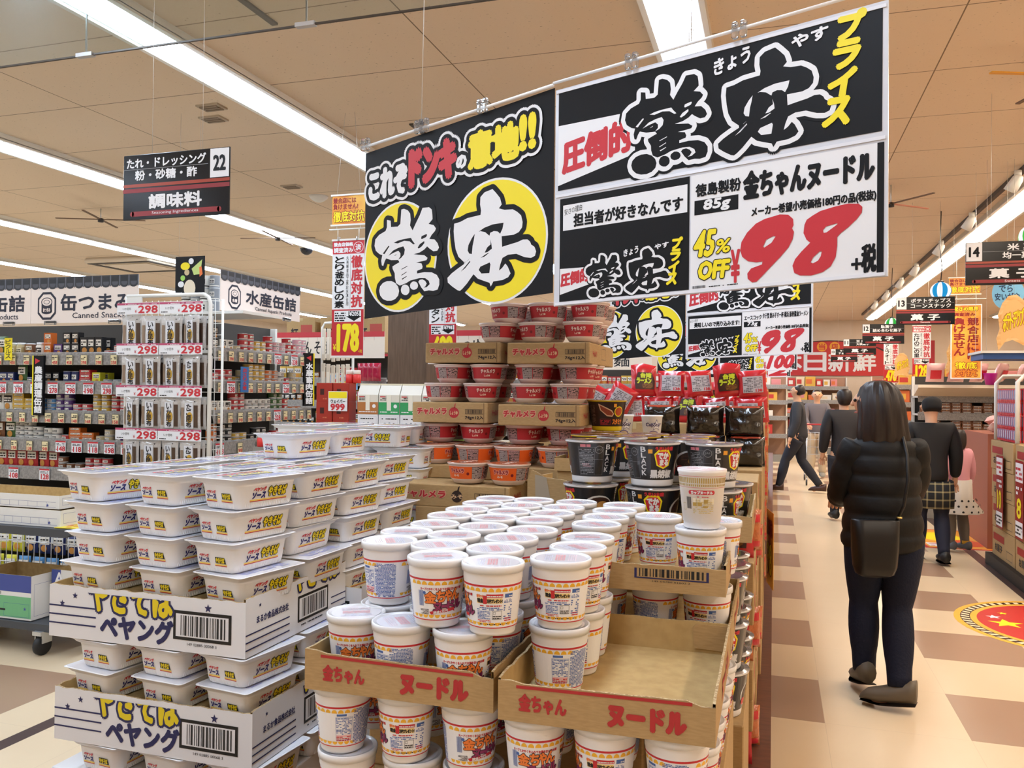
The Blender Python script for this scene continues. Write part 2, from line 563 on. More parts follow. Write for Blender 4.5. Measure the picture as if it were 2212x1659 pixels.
hanger_cross(0.95, 12.6, 3.28, 0.6, 'small reddish cross hanger under the ceiling, third along the aisle', (M('#c2664a', 0.4), BR))
hanger_cross(-7.2, 7.5, 3.38, 0.4, 'thin brown cross hanger between the left light rows', (BR, BR))
hanger_cross(-5.9, 9.0, 3.38, 0.2, 'thin brown cross hanger behind the seasoning sign', (BR, BR))

# spotlight track
t = thing('spotlight_track', 'dark lighting track running along the warm light row', 'lighting track', (2.06, 0, CEIL))
b = MB(); b.box((-0.02, 5.0, -0.045), (0.02, 22.0, 0), M('#2a2320', 0.5)); b.build('rail', t)
spotT = None
k = 0
for y in (8.15, 9.9, 11.6, 13.5, 15.0, 16.8, 18.6):
    t = thing('track_spotlight', 'white track spotlight, %s along the track from the camera' % ORD[k], 'spotlight', (2.0, y, CEIL - 0.045), group='track spotlights')
    k += 1
    b = MB(); b.lathe([(0.03, -0.05), (0.03, 0)], PAINTW, 12); b.build('mount', t)
    mx = Matrix.Translation((0, 0, -0.07)) @ Matrix.Rotation(0.5, 4, 'Y') @ Matrix.Rotation(0.3, 4, 'X')
    b = MB(); b.loft([[mx @ Vector((r * cos(2 * pi * i / 16), r * sin(2 * pi * i / 16), z)) for i in range(16)] for r, z in ((0.03, 0.03), (0.045, 0.0), (0.055, -0.12))], PAINTW, True); b.build('head', t)
    ld = bpy.data.lights.new('spot_lamp', 'SPOT'); ld.energy = 135; ld.color = (1.0, 0.78, 0.58); ld.spot_size = 1.5; ld.spot_blend = 0.6; ld.shadow_soft_size = 0.06
    lo = bpy.data.objects.new('spot_lamp', ld); COL.objects.link(lo); lo.parent = t
    lo.matrix_local = mx @ Matrix.Translation((0, 0, -0.13))
# (a second track row, out of the picture, lights the near aisle the same way)
for y in (4.2, 6.2):
    t = thing('track_spotlight', 'white track spotlight above the near end of the aisle', 'spotlight', (2.0, y, CEIL - 0.045), group='track spotlights out of view')
    b = MB(); b.lathe([(0.045, -0.14), (0.03, 0)], PAINTW, 12); b.build('head', t)
    ld = bpy.data.lights.new('spot_lamp', 'SPOT'); ld.energy = 135; ld.color = (1.0, 0.78, 0.58); ld.spot_size = 1.7; ld.spot_blend = 0.6; ld.shadow_soft_size = 0.06
    lo = bpy.data.objects.new('spot_lamp', ld); COL.objects.link(lo); lo.parent = t
    lo.location = (-0.05, 0, -0.16); lo.rotation_euler = (0, -0.25, 0)

# ------------------------------------------------------------ brush lettering traced as outlines (metres / 1000)
AN = [[(543,353),(557,339),(572,322),(579,301),(568,290),(590,283),(621,281),(638,271),(652,259),(658,238),(656,222),(644,209),(625,203),(580,203),(582,170),(612,175),(639,179),(660,185),(676,184),(686,176),(690,167),(702,159),(708,145),(704,132),(690,127),(667,131),(636,144),(605,144),(584,136),(576,117),(571,98),(583,105),(595,118),(604,108),(615,86),(606,75),(585,68),(550,66),(545,58),(540,51),(535,63),(511,71),(489,79),(472,94),(463,85),(445,66),(426,50),(417,45),(407,48),(384,62),(367,75),(365,90),(382,103),(406,116),(433,129),(458,147),(447,138),(432,136),(410,154),(398,179),(392,209),(389,238),(391,262),(416,265),(445,274),(497,278),(499,291),(495,311),(496,334),(512,347)],[(490,226),(512,236),(544,243),(587,244),(583,226),(574,211),(565,219),(550,222),(536,218),(533,209),(516,222),(498,227)],[(475,221),(463,208),(450,188),(447,171),(453,161),(464,158),(467,184),(472,204)],[(536,198),(538,182),(525,174),(515,158),(526,159),(543,168),(541,183)],[(499,116),(535,126),(538,120),(534,93),(503,94),(492,106)],[(420,106),(433,117),(457,138),(458,134),(437,115)],[(499,143),(515,151),(530,157),(532,156),(515,146)]]
KYO = [[(94,307),(111,303),(113,281),(144,279),(156,287),(160,335),(172,336),(189,329),(200,317),(203,295),(200,277),(212,259),(227,283),(243,306),(255,329),(283,328),(295,319),(298,302),(299,287),(282,273),(304,267),(314,255),(310,247),(296,236),(286,223),(308,220),(322,206),(328,191),(321,182),(305,181),(287,192),(277,200),(265,191),(245,183),(218,179),(237,176),(265,172),(279,162),(275,155),(257,153),(229,151),(253,146),(258,135),(256,128),(234,123),(234,114),(266,116),(298,113),(320,103),(331,87),(331,71),(324,55),(305,52),(287,55),(267,53),(253,67),(240,86),(246,92),(258,93),(270,87),(277,78),(271,69),(263,65),(277,66),(290,75),(286,86),(270,96),(246,98),(205,93),(185,85),(157,79),(140,88),(134,106),(133,122),(123,138),(122,146),(137,152),(154,158),(148,166),(116,168),(101,173),(92,176),(85,166),(79,151),(72,154),(69,170),(74,189),(61,193),(43,206),(36,224),(40,246),(58,260),(88,270),(94,282)],[(127,226),(144,231),(170,234),(205,235),(211,226),(223,213),(216,212),(199,224),(174,228),(145,222)],[(102,184),(124,200),(149,207),(171,210),(178,199),(175,183),(162,172),(148,167),(158,177),(158,188),(148,197),(126,192)],[(128,181),(140,187),(138,183)],[(250,228),(252,236),(274,241),(276,237),(272,231),(254,226)],[(235,199),(244,210),(264,219),(265,212),(252,201),(240,196)],[(163,134),(190,143),(191,141),(165,132)],[(163,114),(187,124),(188,122),(165,112)],[(165,101),(187,109),(188,107),(168,98)],[(76,194),(102,218),(107,216),(84,191)]]
DOT = [[(154,61),(150,46),(137,35),(119,30),(98,31),(79,38),(66,51),(61,67),(65,82),(78,93),(97,98),(118,97),(136,89),(149,76)],[(201,62),(200,54),(194,48),(187,45),(178,46),(170,50),(164,56),(162,64),(164,72),(169,78),(177,81),(186,80),(194,76),(199,70)],[(239,73),(237,67),(232,63),(225,61),(217,61),(210,64),(205,69),(203,76),(205,82),(210,86),(217,89),(225,88),(232,85),(237,80)]]
NINE = [[(82,155),(97,158),(117,155),(128,144),(129,130),(125,122),(130,113),(127,96),(117,77),(98,56),(75,34),(57,16),(39,-1),(29,-2),(19,7),(18,19),(27,30),(55,38),(57,49),(39,48),(19,52),(4,64),(-1,80),(2,100),(16,122),(38,142),(60,151)],[(53,83),(62,102),(82,110),(90,107),(78,90),(59,79)]]
EIGHT = [[(177,146),(195,155),(225,161),(257,165),(281,162),(288,155),(287,143),(276,129),(257,112),(239,99),(232,91),(232,70),(229,44),(218,23),(200,11),(174,5),(148,7),(135,14),(131,30),(137,45),(152,62),(174,83),(164,92),(157,108),(159,127),(164,138)],[(199,111),(207,120),(232,125),(239,122),(228,114),(210,102),(201,101)],[(170,34),(176,47),(192,61),(201,61),(198,47),(191,36),(178,30)]]
AN, KYO, DOT, NINE, EIGHT = ([[(x / 1000, y / 1000) for x, y in q] for q in g] for g in (AN, KYO, DOT, NINE, EIGHT))
def xf(polys, k, du, dv): return [[(x * k + du, y * k + dv) for x, y in q] for q in polys]
PAPER = M('#e9eaec', 0.42)
SHEET = M('#d6d9e0', 0.22)
PBLACK = M('#0d0e11', 0.5, spec=0.25)
RED = M('#c42a35', 0.45)
YELL = M('#f0dc12', 0.45)
CLEAR = M('#f4f6f8', 0.06, 0, 0.92)
WIRE = M('#cfcac2', 0.4, 0.5)

def brush(b, surf, k, du, dv, ink, outs, lift, furigana=None):
    """the two brush characters; outs = [(grow, material)] from the outermost in"""
    sets = [xf(KYO, k, du, dv), xf(AN, k, du, dv)] + [xf([d], k, du, dv) for d in DOT]
    for i, (g, m) in enumerate(outs):
        for p in sets: b.poly(surf, p, m, lift + i * 0.0004, g * k, 22)
    for p in sets: b.poly(surf, p, ink, lift + len(outs) * 0.0004)
    if furigana:
        l = lift + 0.0016
        b.text(surf, 'きょう', du + .351 * k, dv + .306 * k, du + .466 * k, dv + .355 * k, furigana, l, .002 * k, slope=.2)
        b.text(surf, 'やす', du + .594 * k, dv + .336 * k, du + .697 * k, dv + .372 * k, furigana, l, .002 * k, slope=.12)
        for i, c in enumerate('プライス'):
            v = .33 - i * .081
            b.text(surf, c, du + (.722 - i * .012) * k, dv + v * k, du + (.79 - i * .012) * k, dv + (v + .074) * k, YELL, l, .006 * k, skew=.15)

def clip(t, p, rz):
    b = MB()
    mx = Matrix.Translation(p) @ Matrix.Rotation(rz, 4, 'Z')
    for dx in (-0.011, 0.011):
        b.rbox((dx - .008, -.008, -.012), (dx + .008, .008, .03), CLEAR, .003, mx)
        b.rbox((dx - .006, -.012, .012), (dx + .006, .012, .022), CLEAR, .003, mx)
    b.build('clip', t)

SU = Vector((.95053, -.31062, 0)); SRZ = math.atan2(-.31062, .95053)
def sale_panel(shift, label):
    t = thing('sale_panel', label, 'sale sign', (-.618, 2.368 + shift, 0), SRZ, 'black sale panels hung over the noodle piles')
    sf = plane((0, 0, 0), (1, 0, 0)); tilt = .056
    P = lambda u, v, l: sf(u, 1.792 + tilt * u + v, l)
    b = MB()
    b.loft([[P(-.78, 0, l), P(-.004, 0, l), P(-.004, .604, l), P(-.785, .577, l)] for l in (-.003, 0)], PBLACK)
    o = (-.15260, 1.77391)    # glyph origin in the panel's own frame
    q = lambda u, v, l: sf(u - .7706 , v + 1.7739, l)
    for cx, cy, rx, ry in ((.1525, .177, .166, .187), (.556, .191, .193, .195)):
        b.disc(q, cx, cy, rx, PAPER, .0004, 48, ry)
    for cx, cy, rx, ry in ((.1525, .177, .159, .180), (.556, .191, .186, .188)):
        b.disc(q, cx, cy, rx, YELL, .0008, 48, ry)
    brush(b, q, 1.0, 0, 0, PAPER, [(.016, PBLACK)], .0012)
    W = [(.012, PBLACK), (.021, PAPER)]
    for tx, a, c, z0, z1, m, bo in (('これぞ', -.758, -.588, 2.158, 2.252, PAPER, .007), ('ドンキ', -.568, -.380, 2.182, 2.298, RED, .011),
                               ('の', -.370, -.333, 2.210, 2.248, PAPER, .004), ('意地', -.318, -.132, 2.202, 2.310, YELL, .008), ('!!', -.120, -.072, 2.232, 2.330, YELL, .008)):
        b.text(sf, tx, a, z0, c, z1, m, .003, bo, W, slope=.06, gap=.0005)
    b.build('panel', t)
    b = MB(); b.tube([(-.79, -.012, 2.343), (0, -.012, 2.400)], .005, PLAST, 8); b.build('hanger_bar', t)
    for s in (-.775, -.525, -.505, -.263):
        clip(t, (s, -.012, 2.400 + .0735 * s), 0)
    b = MB(); b.tube([(-.515, -.012, 2.385), (-.50, -.012, CEIL)], .0015, WIRE, 5); b.build('hanging_wire', t)

def price_frame(shift, label, reason, maker, gram, name, msrp, price, hl=.0):
    t = thing('price_sign', label, 'price sign', (-.618, 2.368 + shift, 0), SRZ, 'white framed price signs hung over the noodle piles')
    sf = plane((0, 0, 0), (1, 0, 0)); tilt = .026
    P = lambda u, v, l: sf(u, 1.751 + tilt * u + v, l)
    b = MB()
    b.loft([[P(.001, 0, l), P(.912, 0, l), P(.910, .640, l), P(.001, .636, l)] for l in (-.006, 0)], SHEET)
    for v in (.322, .006, .628):
        b.loft([[P(.006 + .9 * (i == 1 or i == 2), v - .004 + .008 * (i > 1), l) for i in range(4)] for l in (.0, .003)], M('#e8ebf2', 0.12, 0, 0, 1, 0.5))
    b.build('clear_sleeve', t)
    # top card
    b = MB()
    b.rect(P, .012, .338, .898, .624, PBLACK, .001)
    b.poly(P, [[(.012, .352), (.262, .402), (.262, .520), (.012, .528)]], PAPER, .0014)
    b.text(P, '圧倒的', .03, .385, .248, .475, RED, .0017, .005, slope=.14)
    brush(b, sf, .823, .2014, 2.073, PBLACK, [(.024, PBLACK), (.0155, PAPER)], .0015, PAPER)
    b.build('top_card', t)
    b = MB()
    b.rect(P, .02, .012, .424, .312, PBLACK, .001)
    b.rect(P, .031, .218, .418, .292, PAPER, .0014)
    b.text(P, '安さの理由', .036, .262, .095, .280, PBLACK, .002, slope=.15)
    b.text(P, reason, .068, .226, .405, .262, PBLACK, .002, .0016)
    b.poly(P, [[(.022, .032), (.122, .055), (.122, .104), (.022, .108)]], PAPER, .0014)
    b.text(P, '圧倒的', .026, .056, .118, .092, RED, .0017, .0022, slope=.1)
    brush(b, sf, .388, .095, 1.758, PBLACK, [(.026, PBLACK), (.0165, PAPER)], .0015, PAPER)
    b.build('reason_card', t)
    b = MB()
    b.rect(P, .428, .010, .888, .312, PAPER, .001)
    b.rect(P, .888, .010, .903, .312, PBLACK, .0012)
    b.text(P, maker, .442, .254, .563, .286, PBLACK, .002, .0012)
    b.rect(P, .438, .206, .557, .244, PBLACK, .0014)
    b.text(P, gram, .462, .210, .532, .242, PAPER, .002, .0016, skew=.15)
    b.text(P, name, .572, .228 + hl, .880, .296, PBLACK, .002, .0035 if not hl else .001)
    b.text(P, msrp, .592, .178, .886, .204, PBLACK, .002, .001)
    olb = [(.0022, PBLACK)]
    b.text(P, '45', .436, .096, .489, .162, YELL, .002, .003, olb, skew=.15)
    b.text(P, '%', .497, .100, .534, .134, YELL, .002, .0015, olb, skew=.15)
    b.text(P, 'OFF', .450, .036, .530, .080, YELL, .002, .003, olb, skew=.12)
    b.text(P, '¥', .540, .020, .561, .102, RED, .002, .002)
    if price == '98':
        b.poly(sf, xf(NINE, 1, .5661, 1.7855), RED, .002, .002)
        b.poly(sf, xf(EIGHT, 1, .5661, 1.7855), RED, .002, .002)
    else:
        b.text(P, price, .575, .03, .845, .165, RED, .002, .012, skew=.35)
    b.text(P, '+', .833, .022, .855, .048, PBLACK, .002, .0012)
    b.text(P, '税', .856, .014, .886, .078, PBLACK, .002, .0022)
    b.barcode(P, .434, .013, .470, .020, PBLACK, .002)
    b.micro(P, .48, .014, .56, .018, PBLACK, 1, .002)
    b.build('price_card', t)
    b = MB(); b.tube([(0.0, -.012, 2.405), (.93, -.012, 2.442)], .0045, PLAST, 8); b.build('hanger_bar', t)
    for s in (.255, .56):
        clip(t, (s, -.012, 2.395 + .04 * s), 0)
    b = MB(); b.tube([(.43, -.012, 2.42), (.43, -.012, CEIL)], .0015, WIRE, 5)
    b.tube([(.424, -.012, 2.422), (.424, -.012, 2.455), (.43, -.012, 2.462), (.437, -.012, 2.455), (.437, -.012, 2.44)], .0016, WIRE, 5)
    b.build('hanging_wire', t)

MS = 'メーカー希望小売価格180円の品(税抜)'
sale_panel(0, 'black sale panel with yellow discs and a red and yellow slogan, nearest the camera')
price_frame(0, 'large white price frame reading 98 with 45% OFF, hung nearest the camera', '担当者が好きなんです', '徳島製粉', '85g', '金ちゃんヌードル', MS, '98')
sale_panel(3.838, 'black sale panel with yellow discs partly hidden under the large price frame')
price_frame(3.838, 'second white price frame reading 98, hanging below and behind the largest one', '美味しいので売り込みます!', 'エースコック', '73g', 'タテ型 飲み干す一杯 横浜 豚骨醤油ラーメン', MS, '98', .03)
sale_panel(7.67, 'black sale panel with yellow discs, third away, above the red noodle bags')
price_frame(7.67, 'white price frame reading 100, third in the row of frames', 'みんなのために', '寿がきや', '110g', '台湾ラーメン', MS, '100')
sale_panel(11.5, 'small farthest black sale panel seen over the red noodle bags')
price_frame(11.5, 'farthest white price frame, only a sliver seen beside the crowd', 'お買い得です', '日清食品', '78g', 'カップヌードル', MS, '2')

# ------------------------------------------------------------ hanging aisle signs
SIGNRED = M('#8e2a30', 0.3)
def aisle_sign(x, y, num, l1, l2, big, eng, label, right=False):
    t = thing('aisle_sign', label, 'aisle sign', (x, y, 2.235), 0, 'black hanging aisle signs')
    W, H = .55, .285
    b = MB()
    b.rbox((0, 0, 0), (W, .006, H), M('#101012', 0.2, spec=0.35), .002)
    s = plane((0, 0, 0), (1, 0, 0))
    b.rect(s, 0, .118, W, .136, SIGNRED, .0008); b.rect(s, 0, .142, W, .156, M('#a0402c', 0.25), .0008)
    nx = W - .098 if right else .004
    b.rect(s, nx, .160, nx + .094, H - .003, PAPER, .0008)
    b.text(s, num, nx + .018, .19, nx + .076, .252, PBLACK, .0014, .003)
    a0, a1 = (.02, W - .12) if right else (.12, W - .02)
    b.rect(s, a0 - .018, .2195, a1 + .012, .2215, M('#9a9a9c', .4), .0009)
    w1 = min(1, len(l1) * .13); w2 = min(1, len(l2) * .13); c = (a0 + a1) / 2; h = (a1 - a0) / 2
    b.text(s, l1, c - h * w1, .226, c + h * w1, .268, PAPER, .0014, .0015)
    b.text(s, l2, c - h * w2, .172, c + h * w2, .214, PAPER, .0014, .0015)
    n = len(big)
    b.text(s, big, W / 2 - .045 * n, .046, W / 2 + .045 * n, .106, PAPER, .0014, .003)
    b.rect(s, .05, .014, W - .05, .036, SIGNRED, .0008)
    b.disc(s, .05, .025, .011, SIGNRED, .0008); b.disc(s, W - .05, .025, .011, SIGNRED, .0008)
    k = min(.12, .0075 * len(eng))
    b.text(s, eng, W / 2 - k, .017, W / 2 + k, .033, PAPER, .0014)
    b.build('board', t)
    for xx in (.15, .41):
        b = MB(); b.tube([(xx, .003, H), (xx, .003, CEIL - 2.235)], .0012, WIRE, 5); b.build('hanging_wire', t)
aisle_sign(-2.74, 2.98, '22', 'たれ・ドレッシング', '粉・砂糖・酢', '調味料', 'Seasoning Ingrediences', 'black aisle sign reading 22, hung alone on the left', True)
for k, (y, num, l1, l2) in enumerate(((6.17, '14', '米 菓', '均一菓子'), (9.45, '13', 'ポテトチップス', 'コーンスナック'), (12.9, '12', '駄菓子', '詰め合わせ菓子'), (16.3, '11', '豆 菓子', '大袋菓子'), (19.8, '10', 'キャンディ', 'チョコレート'))):
    aisle_sign(1.21, y, num, l1, l2, '菓 子', 'Sweets', 'black aisle sign reading %s over the right-hand aisle' % num)

# ------------------------------------------------------------ tall price banners
FIRE = noise_mat('fire_print', '#d8641e', '#f2c24a', 5, 0.4, (1, 1, 1), 2, .3, .7)
DKRED = M('#8c1414', 0.45)
def vtext(b, s, txt, u0, u1, v0, v1, m, lift, bold=0, out=()):
    h = (v1 - v0) / len(txt)
    for i, c in enumerate(txt):
        vv = v1 - h * (i + 1)
        if c == 'ー': b.rect(s, (u0 + u1) / 2 - .006, vv + h * .1, (u0 + u1) / 2 + .006, vv + h * .9, m, lift)
        else: b.text(s, c, u0, vv + h * .06, u1, vv + h * .94, m, lift, bold, out)
def fire_card(t, s, u0, v0, u1, v1, name='top_card'):
    b = MB(); w = u1 - u0; h = v1 - v0
    b.rect(s, u0, v0, u1, v1, FIRE, .002)
    b.text(s, '競合店には', u0 + .03 * w, v0 + .74 * h, u0 + .72 * w, v0 + .93 * h, DKRED, .003, .0015)
    b.text(s, '負けません!', u0 + .03 * w, v0 + .52 * h, u0 + .78 * w, v0 + .72 * h, DKRED, .003, .0015)
    b.text(s, '徹底対抗', u0 + .04 * w, v0 + .08 * h, u0 + .97 * w, v0 + .46 * h, YELL, .003, .002, [(.004, DKRED)])
    for v in (v0 - .012, v1):
        b.loft([[s(u, vv, l) for u, vv in ((u0 - .01, v), (u1 + .01, v), (u1 + .01, v + .012), (u0 - .01, v + .012))] for l in (-.003, .008)], PAINTW)
    b.build(name, t)
def tall_banner(x, y, label, prod, maker, was, price, top=True, z0=1.745):
    t = thing('price_banner', label, 'price banner', (x, y, z0), 0, 'tall hanging price banners')
    s = plane((0, 0, 0), (1, 0, 0)); W, H = .255, .83
    b = MB(); b.box((0, 0, 0), (W, .003, H), PAPER)
    b.rect(s, 0, .735, W, H, RED, .0008)
    b.text(s, '競合店価格', .012, .79, .165, .818, PAPER, .0014, .0015)
    b.text(s, '調査済み', .012, .745, .165, .78, PAPER, .0014, .0015)
    b.disc(s, .208, .78, .040, PAPER, .0012); b.disc(s, .208, .78, .036, RED, .0014); b.text(s, '済', .186, .758, .23, .802, PAPER, .002, .0015)
    vtext(b, s, '徹底対抗', .155, .24, .345, .725, RED, .0014, .0035)
    vtext(b, s, prod, .022, .095, .345, .72, PBLACK, .0014, .002)
    vtext(b, s, maker, .112, .132, .36, .72, PBLACK, .0014)
    b.rect(s, .145, .34, .1465, .725, PBLACK, .001)
    b.rect(s, 0, 0, W, .335, M('#b81c28', .45), .0008)
    b.rect(s, .02, .245, W - .02, .325, PAPER, .0012)
    b.poly(s, [[(.135, .322), (.135, .285), (.115, .285), (.18, .25), (.24, .285), (.222, .285), (.222, .322)]], PBLACK, .0016)
    b.text(s, was, .142, .288, .216, .318, PAPER, .0022, .0015)
    b.micro(s, .025, .25, .11, .32, PBLACK, 4, .0016)
    b.text(s, price, .05, .035, .215, .225, YELL, .0014, .009)
    b.text(s, '¥', .014, .04, .036, .085, YELL, .0014, .001); b.text(s, '+税', .214, .022, .246, .045, YELL, .0014)
    b.build('banner_sheet', t)
    for v in (-.012, H):
        b = MB(); b.box((-.006, -.004, v), (W + .006, .007, v + .014), PAINTW); b.build('banner_rail', t)
    for u in (.05, .2):
        b = MB(); b.box((u - .008, -.006, H), (u + .008, .008, H + .03), CLEAR); b.build('banner_clip', t)
    b = MB(); b.tube([(-.03, .003, H + .085), (W + .03, .003, H + .085)], .005, PAINTW)
    for u in (.04, .21): b.tube([(u, .003, H + .02), (u, .003, H + .085)], .003, PAINTW, 5)
    b.build('hanger_bar', t)
    if top:
        fire_card(t, s, -.005, .95, W + .005, 1.155)
        b = MB()
        for u in (.03, .22): b.tube([(u, .003, H + .085), (u, .003, .94)], .003, PAINTW, 5)
        for u in (.03, .22): b.tube([(u, .003, 1.16), (.125 + (u - .125) * .4, .003, CEIL - z0)], .0015, WIRE, 5)
        b.build('hanging_wire', t)
    else:
        b = MB()
        for u in (.03, .22): b.tube([(u, .003, H + .085), (u, .003, CEIL - z0)], .0015, WIRE, 5)
        b.build('hanging_wire', t)
tall_banner(-3.055, 5.36, 'tall red and white price banner reading 178 left of the black sale panel', 'とり釜めしの素', '丸美屋食品工業お米3合用', '¥205', '178')
tall_banner(-2.865, 6.70, 'tall price banner in front of the wooden column, top hidden by the black panel', '炭火焼牛タン', '東洋水産500g', '¥798', '698', True)
tall_banner(2.04, 14.1, 'tall price banner reading 128 over the right-hand aisle', 'たけのこの里', '明治70g', '¥188', '128', False)
tall_banner(1.98, 17.1, 'tall price banner reading 478, farther and half hidden by the crowd', 'アルフォート', 'ブルボン大袋', '¥598', '478', False)
# orange banner with its little card
t = thing('price_banner', 'tall orange banner with dark red brush lettering beside the 13 sign', 'price banner', (1.93, 10.6, 1.70), 0, 'tall hanging price banners')
s = plane((0, 0, 0), (1, 0, 0))
b = MB(); b.box((0, 0, 0), (.32, .004, .85), PAPER); b.rect(s, .012, .012, .308, .838, FIRE, .001)
b.text(s, '安さの限界', .03, .775, .28, .82, YELL, .002, .003, [(.004, DKRED)]); b.text(s, '調査済み', .03, .715, .25, .755, DKRED, .002, .002)
vtext(b, s, '競合店には', .175, .285, .22, .70, DKRED, .002, .004); vtext(b, s, '負けません', .035, .145, .26, .70, DKRED, .002, .004)
b.text(s, '徹底', .05, .115, .27, .19, YELL, .002, .003, [(.005, DKRED)]); b.text(s, '対抗', .05, .03, .27, .105, M('#e08a20', .4), .002, .003, [(.005, DKRED)])
b.build('banner_sheet', t)
b = MB(); b.tube([(-.03, 0, .91), (.36, 0, .91)], .006, PAINTW)
for u in (.06, .26): b.tube([(u, 0, .85), (u, 0, .96)], .003, PAINTW, 5)
b.build('hanger_bar', t)
fire_card(t, s, -.02, .97, .30, 1.15)
b = MB()
for u in (.03, .25): b.tube([(u, 0, 1.15), (u, 0, CEIL - 1.7)], .0015, WIRE, 5)
b.build('hanging_wire', t)

# ------------------------------------------------------------ square yakisoba tubs
def rrect(w, l, r, z, n=3):
    pts = []
    for cx, cy, a0 in ((w / 2 - r, -l / 2 + r, -pi / 2), (w / 2 - r, l / 2 - r, 0), (-w / 2 + r, l / 2 - r, pi / 2), (-w / 2 + r, -l / 2 + r, pi)):
        for k in range(n + 1):
            a = a0 + k * pi / 2 / n
            pts.append((cx + r * cos(a), cy + r * sin(a), z))
    return pts
TW, TL, TH = .150, .207, .070
YB, YR = M('#f0cf62', .5), M('#c4302c', .5)
PEY_R, PEY_N, PEY_Y, PEY_K = M('#cf2f3a', .5), M('#23236e', .5), M('#e6d01c', .5), M('#191a16', .5)
def make_tub():
    t = thing('yakisoba_tub', 'white square yakisoba tub', 'noodle tub', group='white square yakisoba tubs')
    b = MB()
    b.loft([rrect(.104, .156, .016, 0), rrect(.109, .162, .018, .003), rrect(.1145, .1685, .02, .012), rrect(.124, .178, .022, .050), rrect(.126, .180, .022, .0535), rrect(.125, .179, .022, .0545),
            rrect(.134, .190, .016, .0585), rrect(.142, .199, .012, .0655), rrect(TW, TL, .010, .0672), rrect(TW, TL, .010, .0682), rrect(.143, .200, .010, .0682)], TUBW, True)
    # ribs round the foot
    for side in range(4):
        n = 17 if side % 2 == 0 else 25
        L = .078 if side % 2 == 0 else .13
        for k in range(n):
            u = -L / 2 + L * k / (n - 1)
            sg = -1 if side in (0, 3) else 1
            w0, w1 = (.081, .0842) if side % 2 == 0 else (.0545, .0573)
            q = lambda du, off, z: ((u + du, sg * (w0 + (w1 - w0) * z / .012 + off), z) if side % 2 == 0 else (sg * (w0 + (w1 - w0) * z / .012 + off), u + du, z))
            vs = [q(-.0012, -.0008, .003), q(0, .0010, .003), q(.0012, -.0008, .003), q(-.0012, -.0012, .013), q(0, .0002, .013), q(.0012, -.0012, .013)]
            b.add(vs, [(0, 1, 4, 3), (1, 2, 5, 4)] if (sg < 0) == (side % 2 == 0) else [(3, 4, 1, 0), (4, 5, 2, 1)], TUBW)
    b.build('tub', t)
    # printed sides
    b = MB()
    def face(side):
        z0, z1 = .012, .050
        if side == 'long':
            o = Vector((.0574, 0, z0)); U = Vector((0, 1, 0)); V = Vector((.0047, 0, z1 - z0)).normalized()
        elif side == 'long2':
            o = Vector((-.0574, 0, z0)); U = Vector((0, -1, 0)); V = Vector((-.0047, 0, z1 - z0)).normalized()
        elif side == 'front':
            o = Vector((0, -.0844, z0)); U = Vector((1, 0, 0)); V = Vector((0, -.0047, z1 - z0)).normalized()
        else:
            o = Vector((0, .0844, z0)); U = Vector((-1, 0, 0)); V = Vector((0, .0047, z1 - z0)).normalized()
        return plane(o, U, V)
    for sd in ('long', 'long2'):
        s = face(sd)
        b.rect(s, -.055, .0055, .055, .0085, YB, .0009); b.rect(s, -.055, .0035, .055, .0052, YR, .0009)
        b.text(s, 'ペヤング', -.046, .026, -.010, .035, PEY_R, .001, .0006, skew=.2)
        b.text(s, 'ソース', -.050, .0105, -.012, .0235, PEY_N, .001, .001, skew=.25)
        b.text(s, 'やきそば', -.004, .013, .050, .034, PEY_Y, .001, .0010, [(.0018, PEY_K)], skew=.2)
    s = face('front')
    for u0, u1 in ((-.041, -.008), (.006, .040)):
        b.rect(s, u0, .0055, u1, .0085, YB, .0009); b.rect(s, u0, .0035, u1, .0052, YR, .0009)
    b.text(s, 'ペヤング', -.038, .0218, -.011, .0285, PEY_R, .001, .0005)
    b.text(s, 'ソース', -.039, .0103, -.011, .0198, PEY_N, .001, .0008)
    b.poly(s, [[(.008, .0105), (.038, .0095), (.034, .0235), (.007, .0235)]], PEY_K, .0009)
    b.text(s, 'やきそば', .010, .0115, .034, .0225, PEY_Y, .0016, .0006)
    s = face('back')
    for u0, u1 in ((-.040, -.006), (.008, .041)):
        b.rect(s, u0, .0055, u1, .0085, YB, .0009); b.rect(s, u0, .0035, u1, .0052, YR, .0009)
    b.text(s, '辛口JAS', -.036, .011, -.010, .022, PEY_R, .001, .0006)
    b.disc(s, .025, .0165, .0145, PEY_R, .0009, 16, .0065); b.text(s, '麺90g', .015, .0135, .035, .0195, PAPER, .0014, .0003)
    b.build('printed_band', t)
    b = MB()
    b.loft([rrect(.141, .198, .009, .0680), rrect(.141, .198, .009, .0684)], M('#e9ebf3', .16, 0, 0, 1, .6))
    s = plane((0, 0, .0684), (0, 1, 0), (-1, 0, 0))
    b.text(s, 'ペヤング', -.06, .028, .0, .05, PEY_R, .0003, .0012)
    b.text(s, 'ソースやきそば', -.062, -.005, .068, .022, PEY_Y, .0003, .0014, [(.003, M('#3a4a9a', .4))])
    b.poly(s, [[(.01, .03), (.075, .03), (.075, .056), (.01, .056)]], M('#d98a62', .3), .0003)
    b.micro(s, -.07, -.054, .07, -.02, M('#7d86c4', .4), 7, .0003)
    b.micro(s, .012, .032, .073, .054, M('#8a3c20', .4), 4, .0006)
    b.build('lid_film', t)
    return t
TUB = Kind(make_tub())
rnd = random.Random(11)
LAYN = ['top', 'second', 'third', 'fourth']
def tub(x, y, z, deg, label): return TUB.put((x, y, z), radians(deg), label)
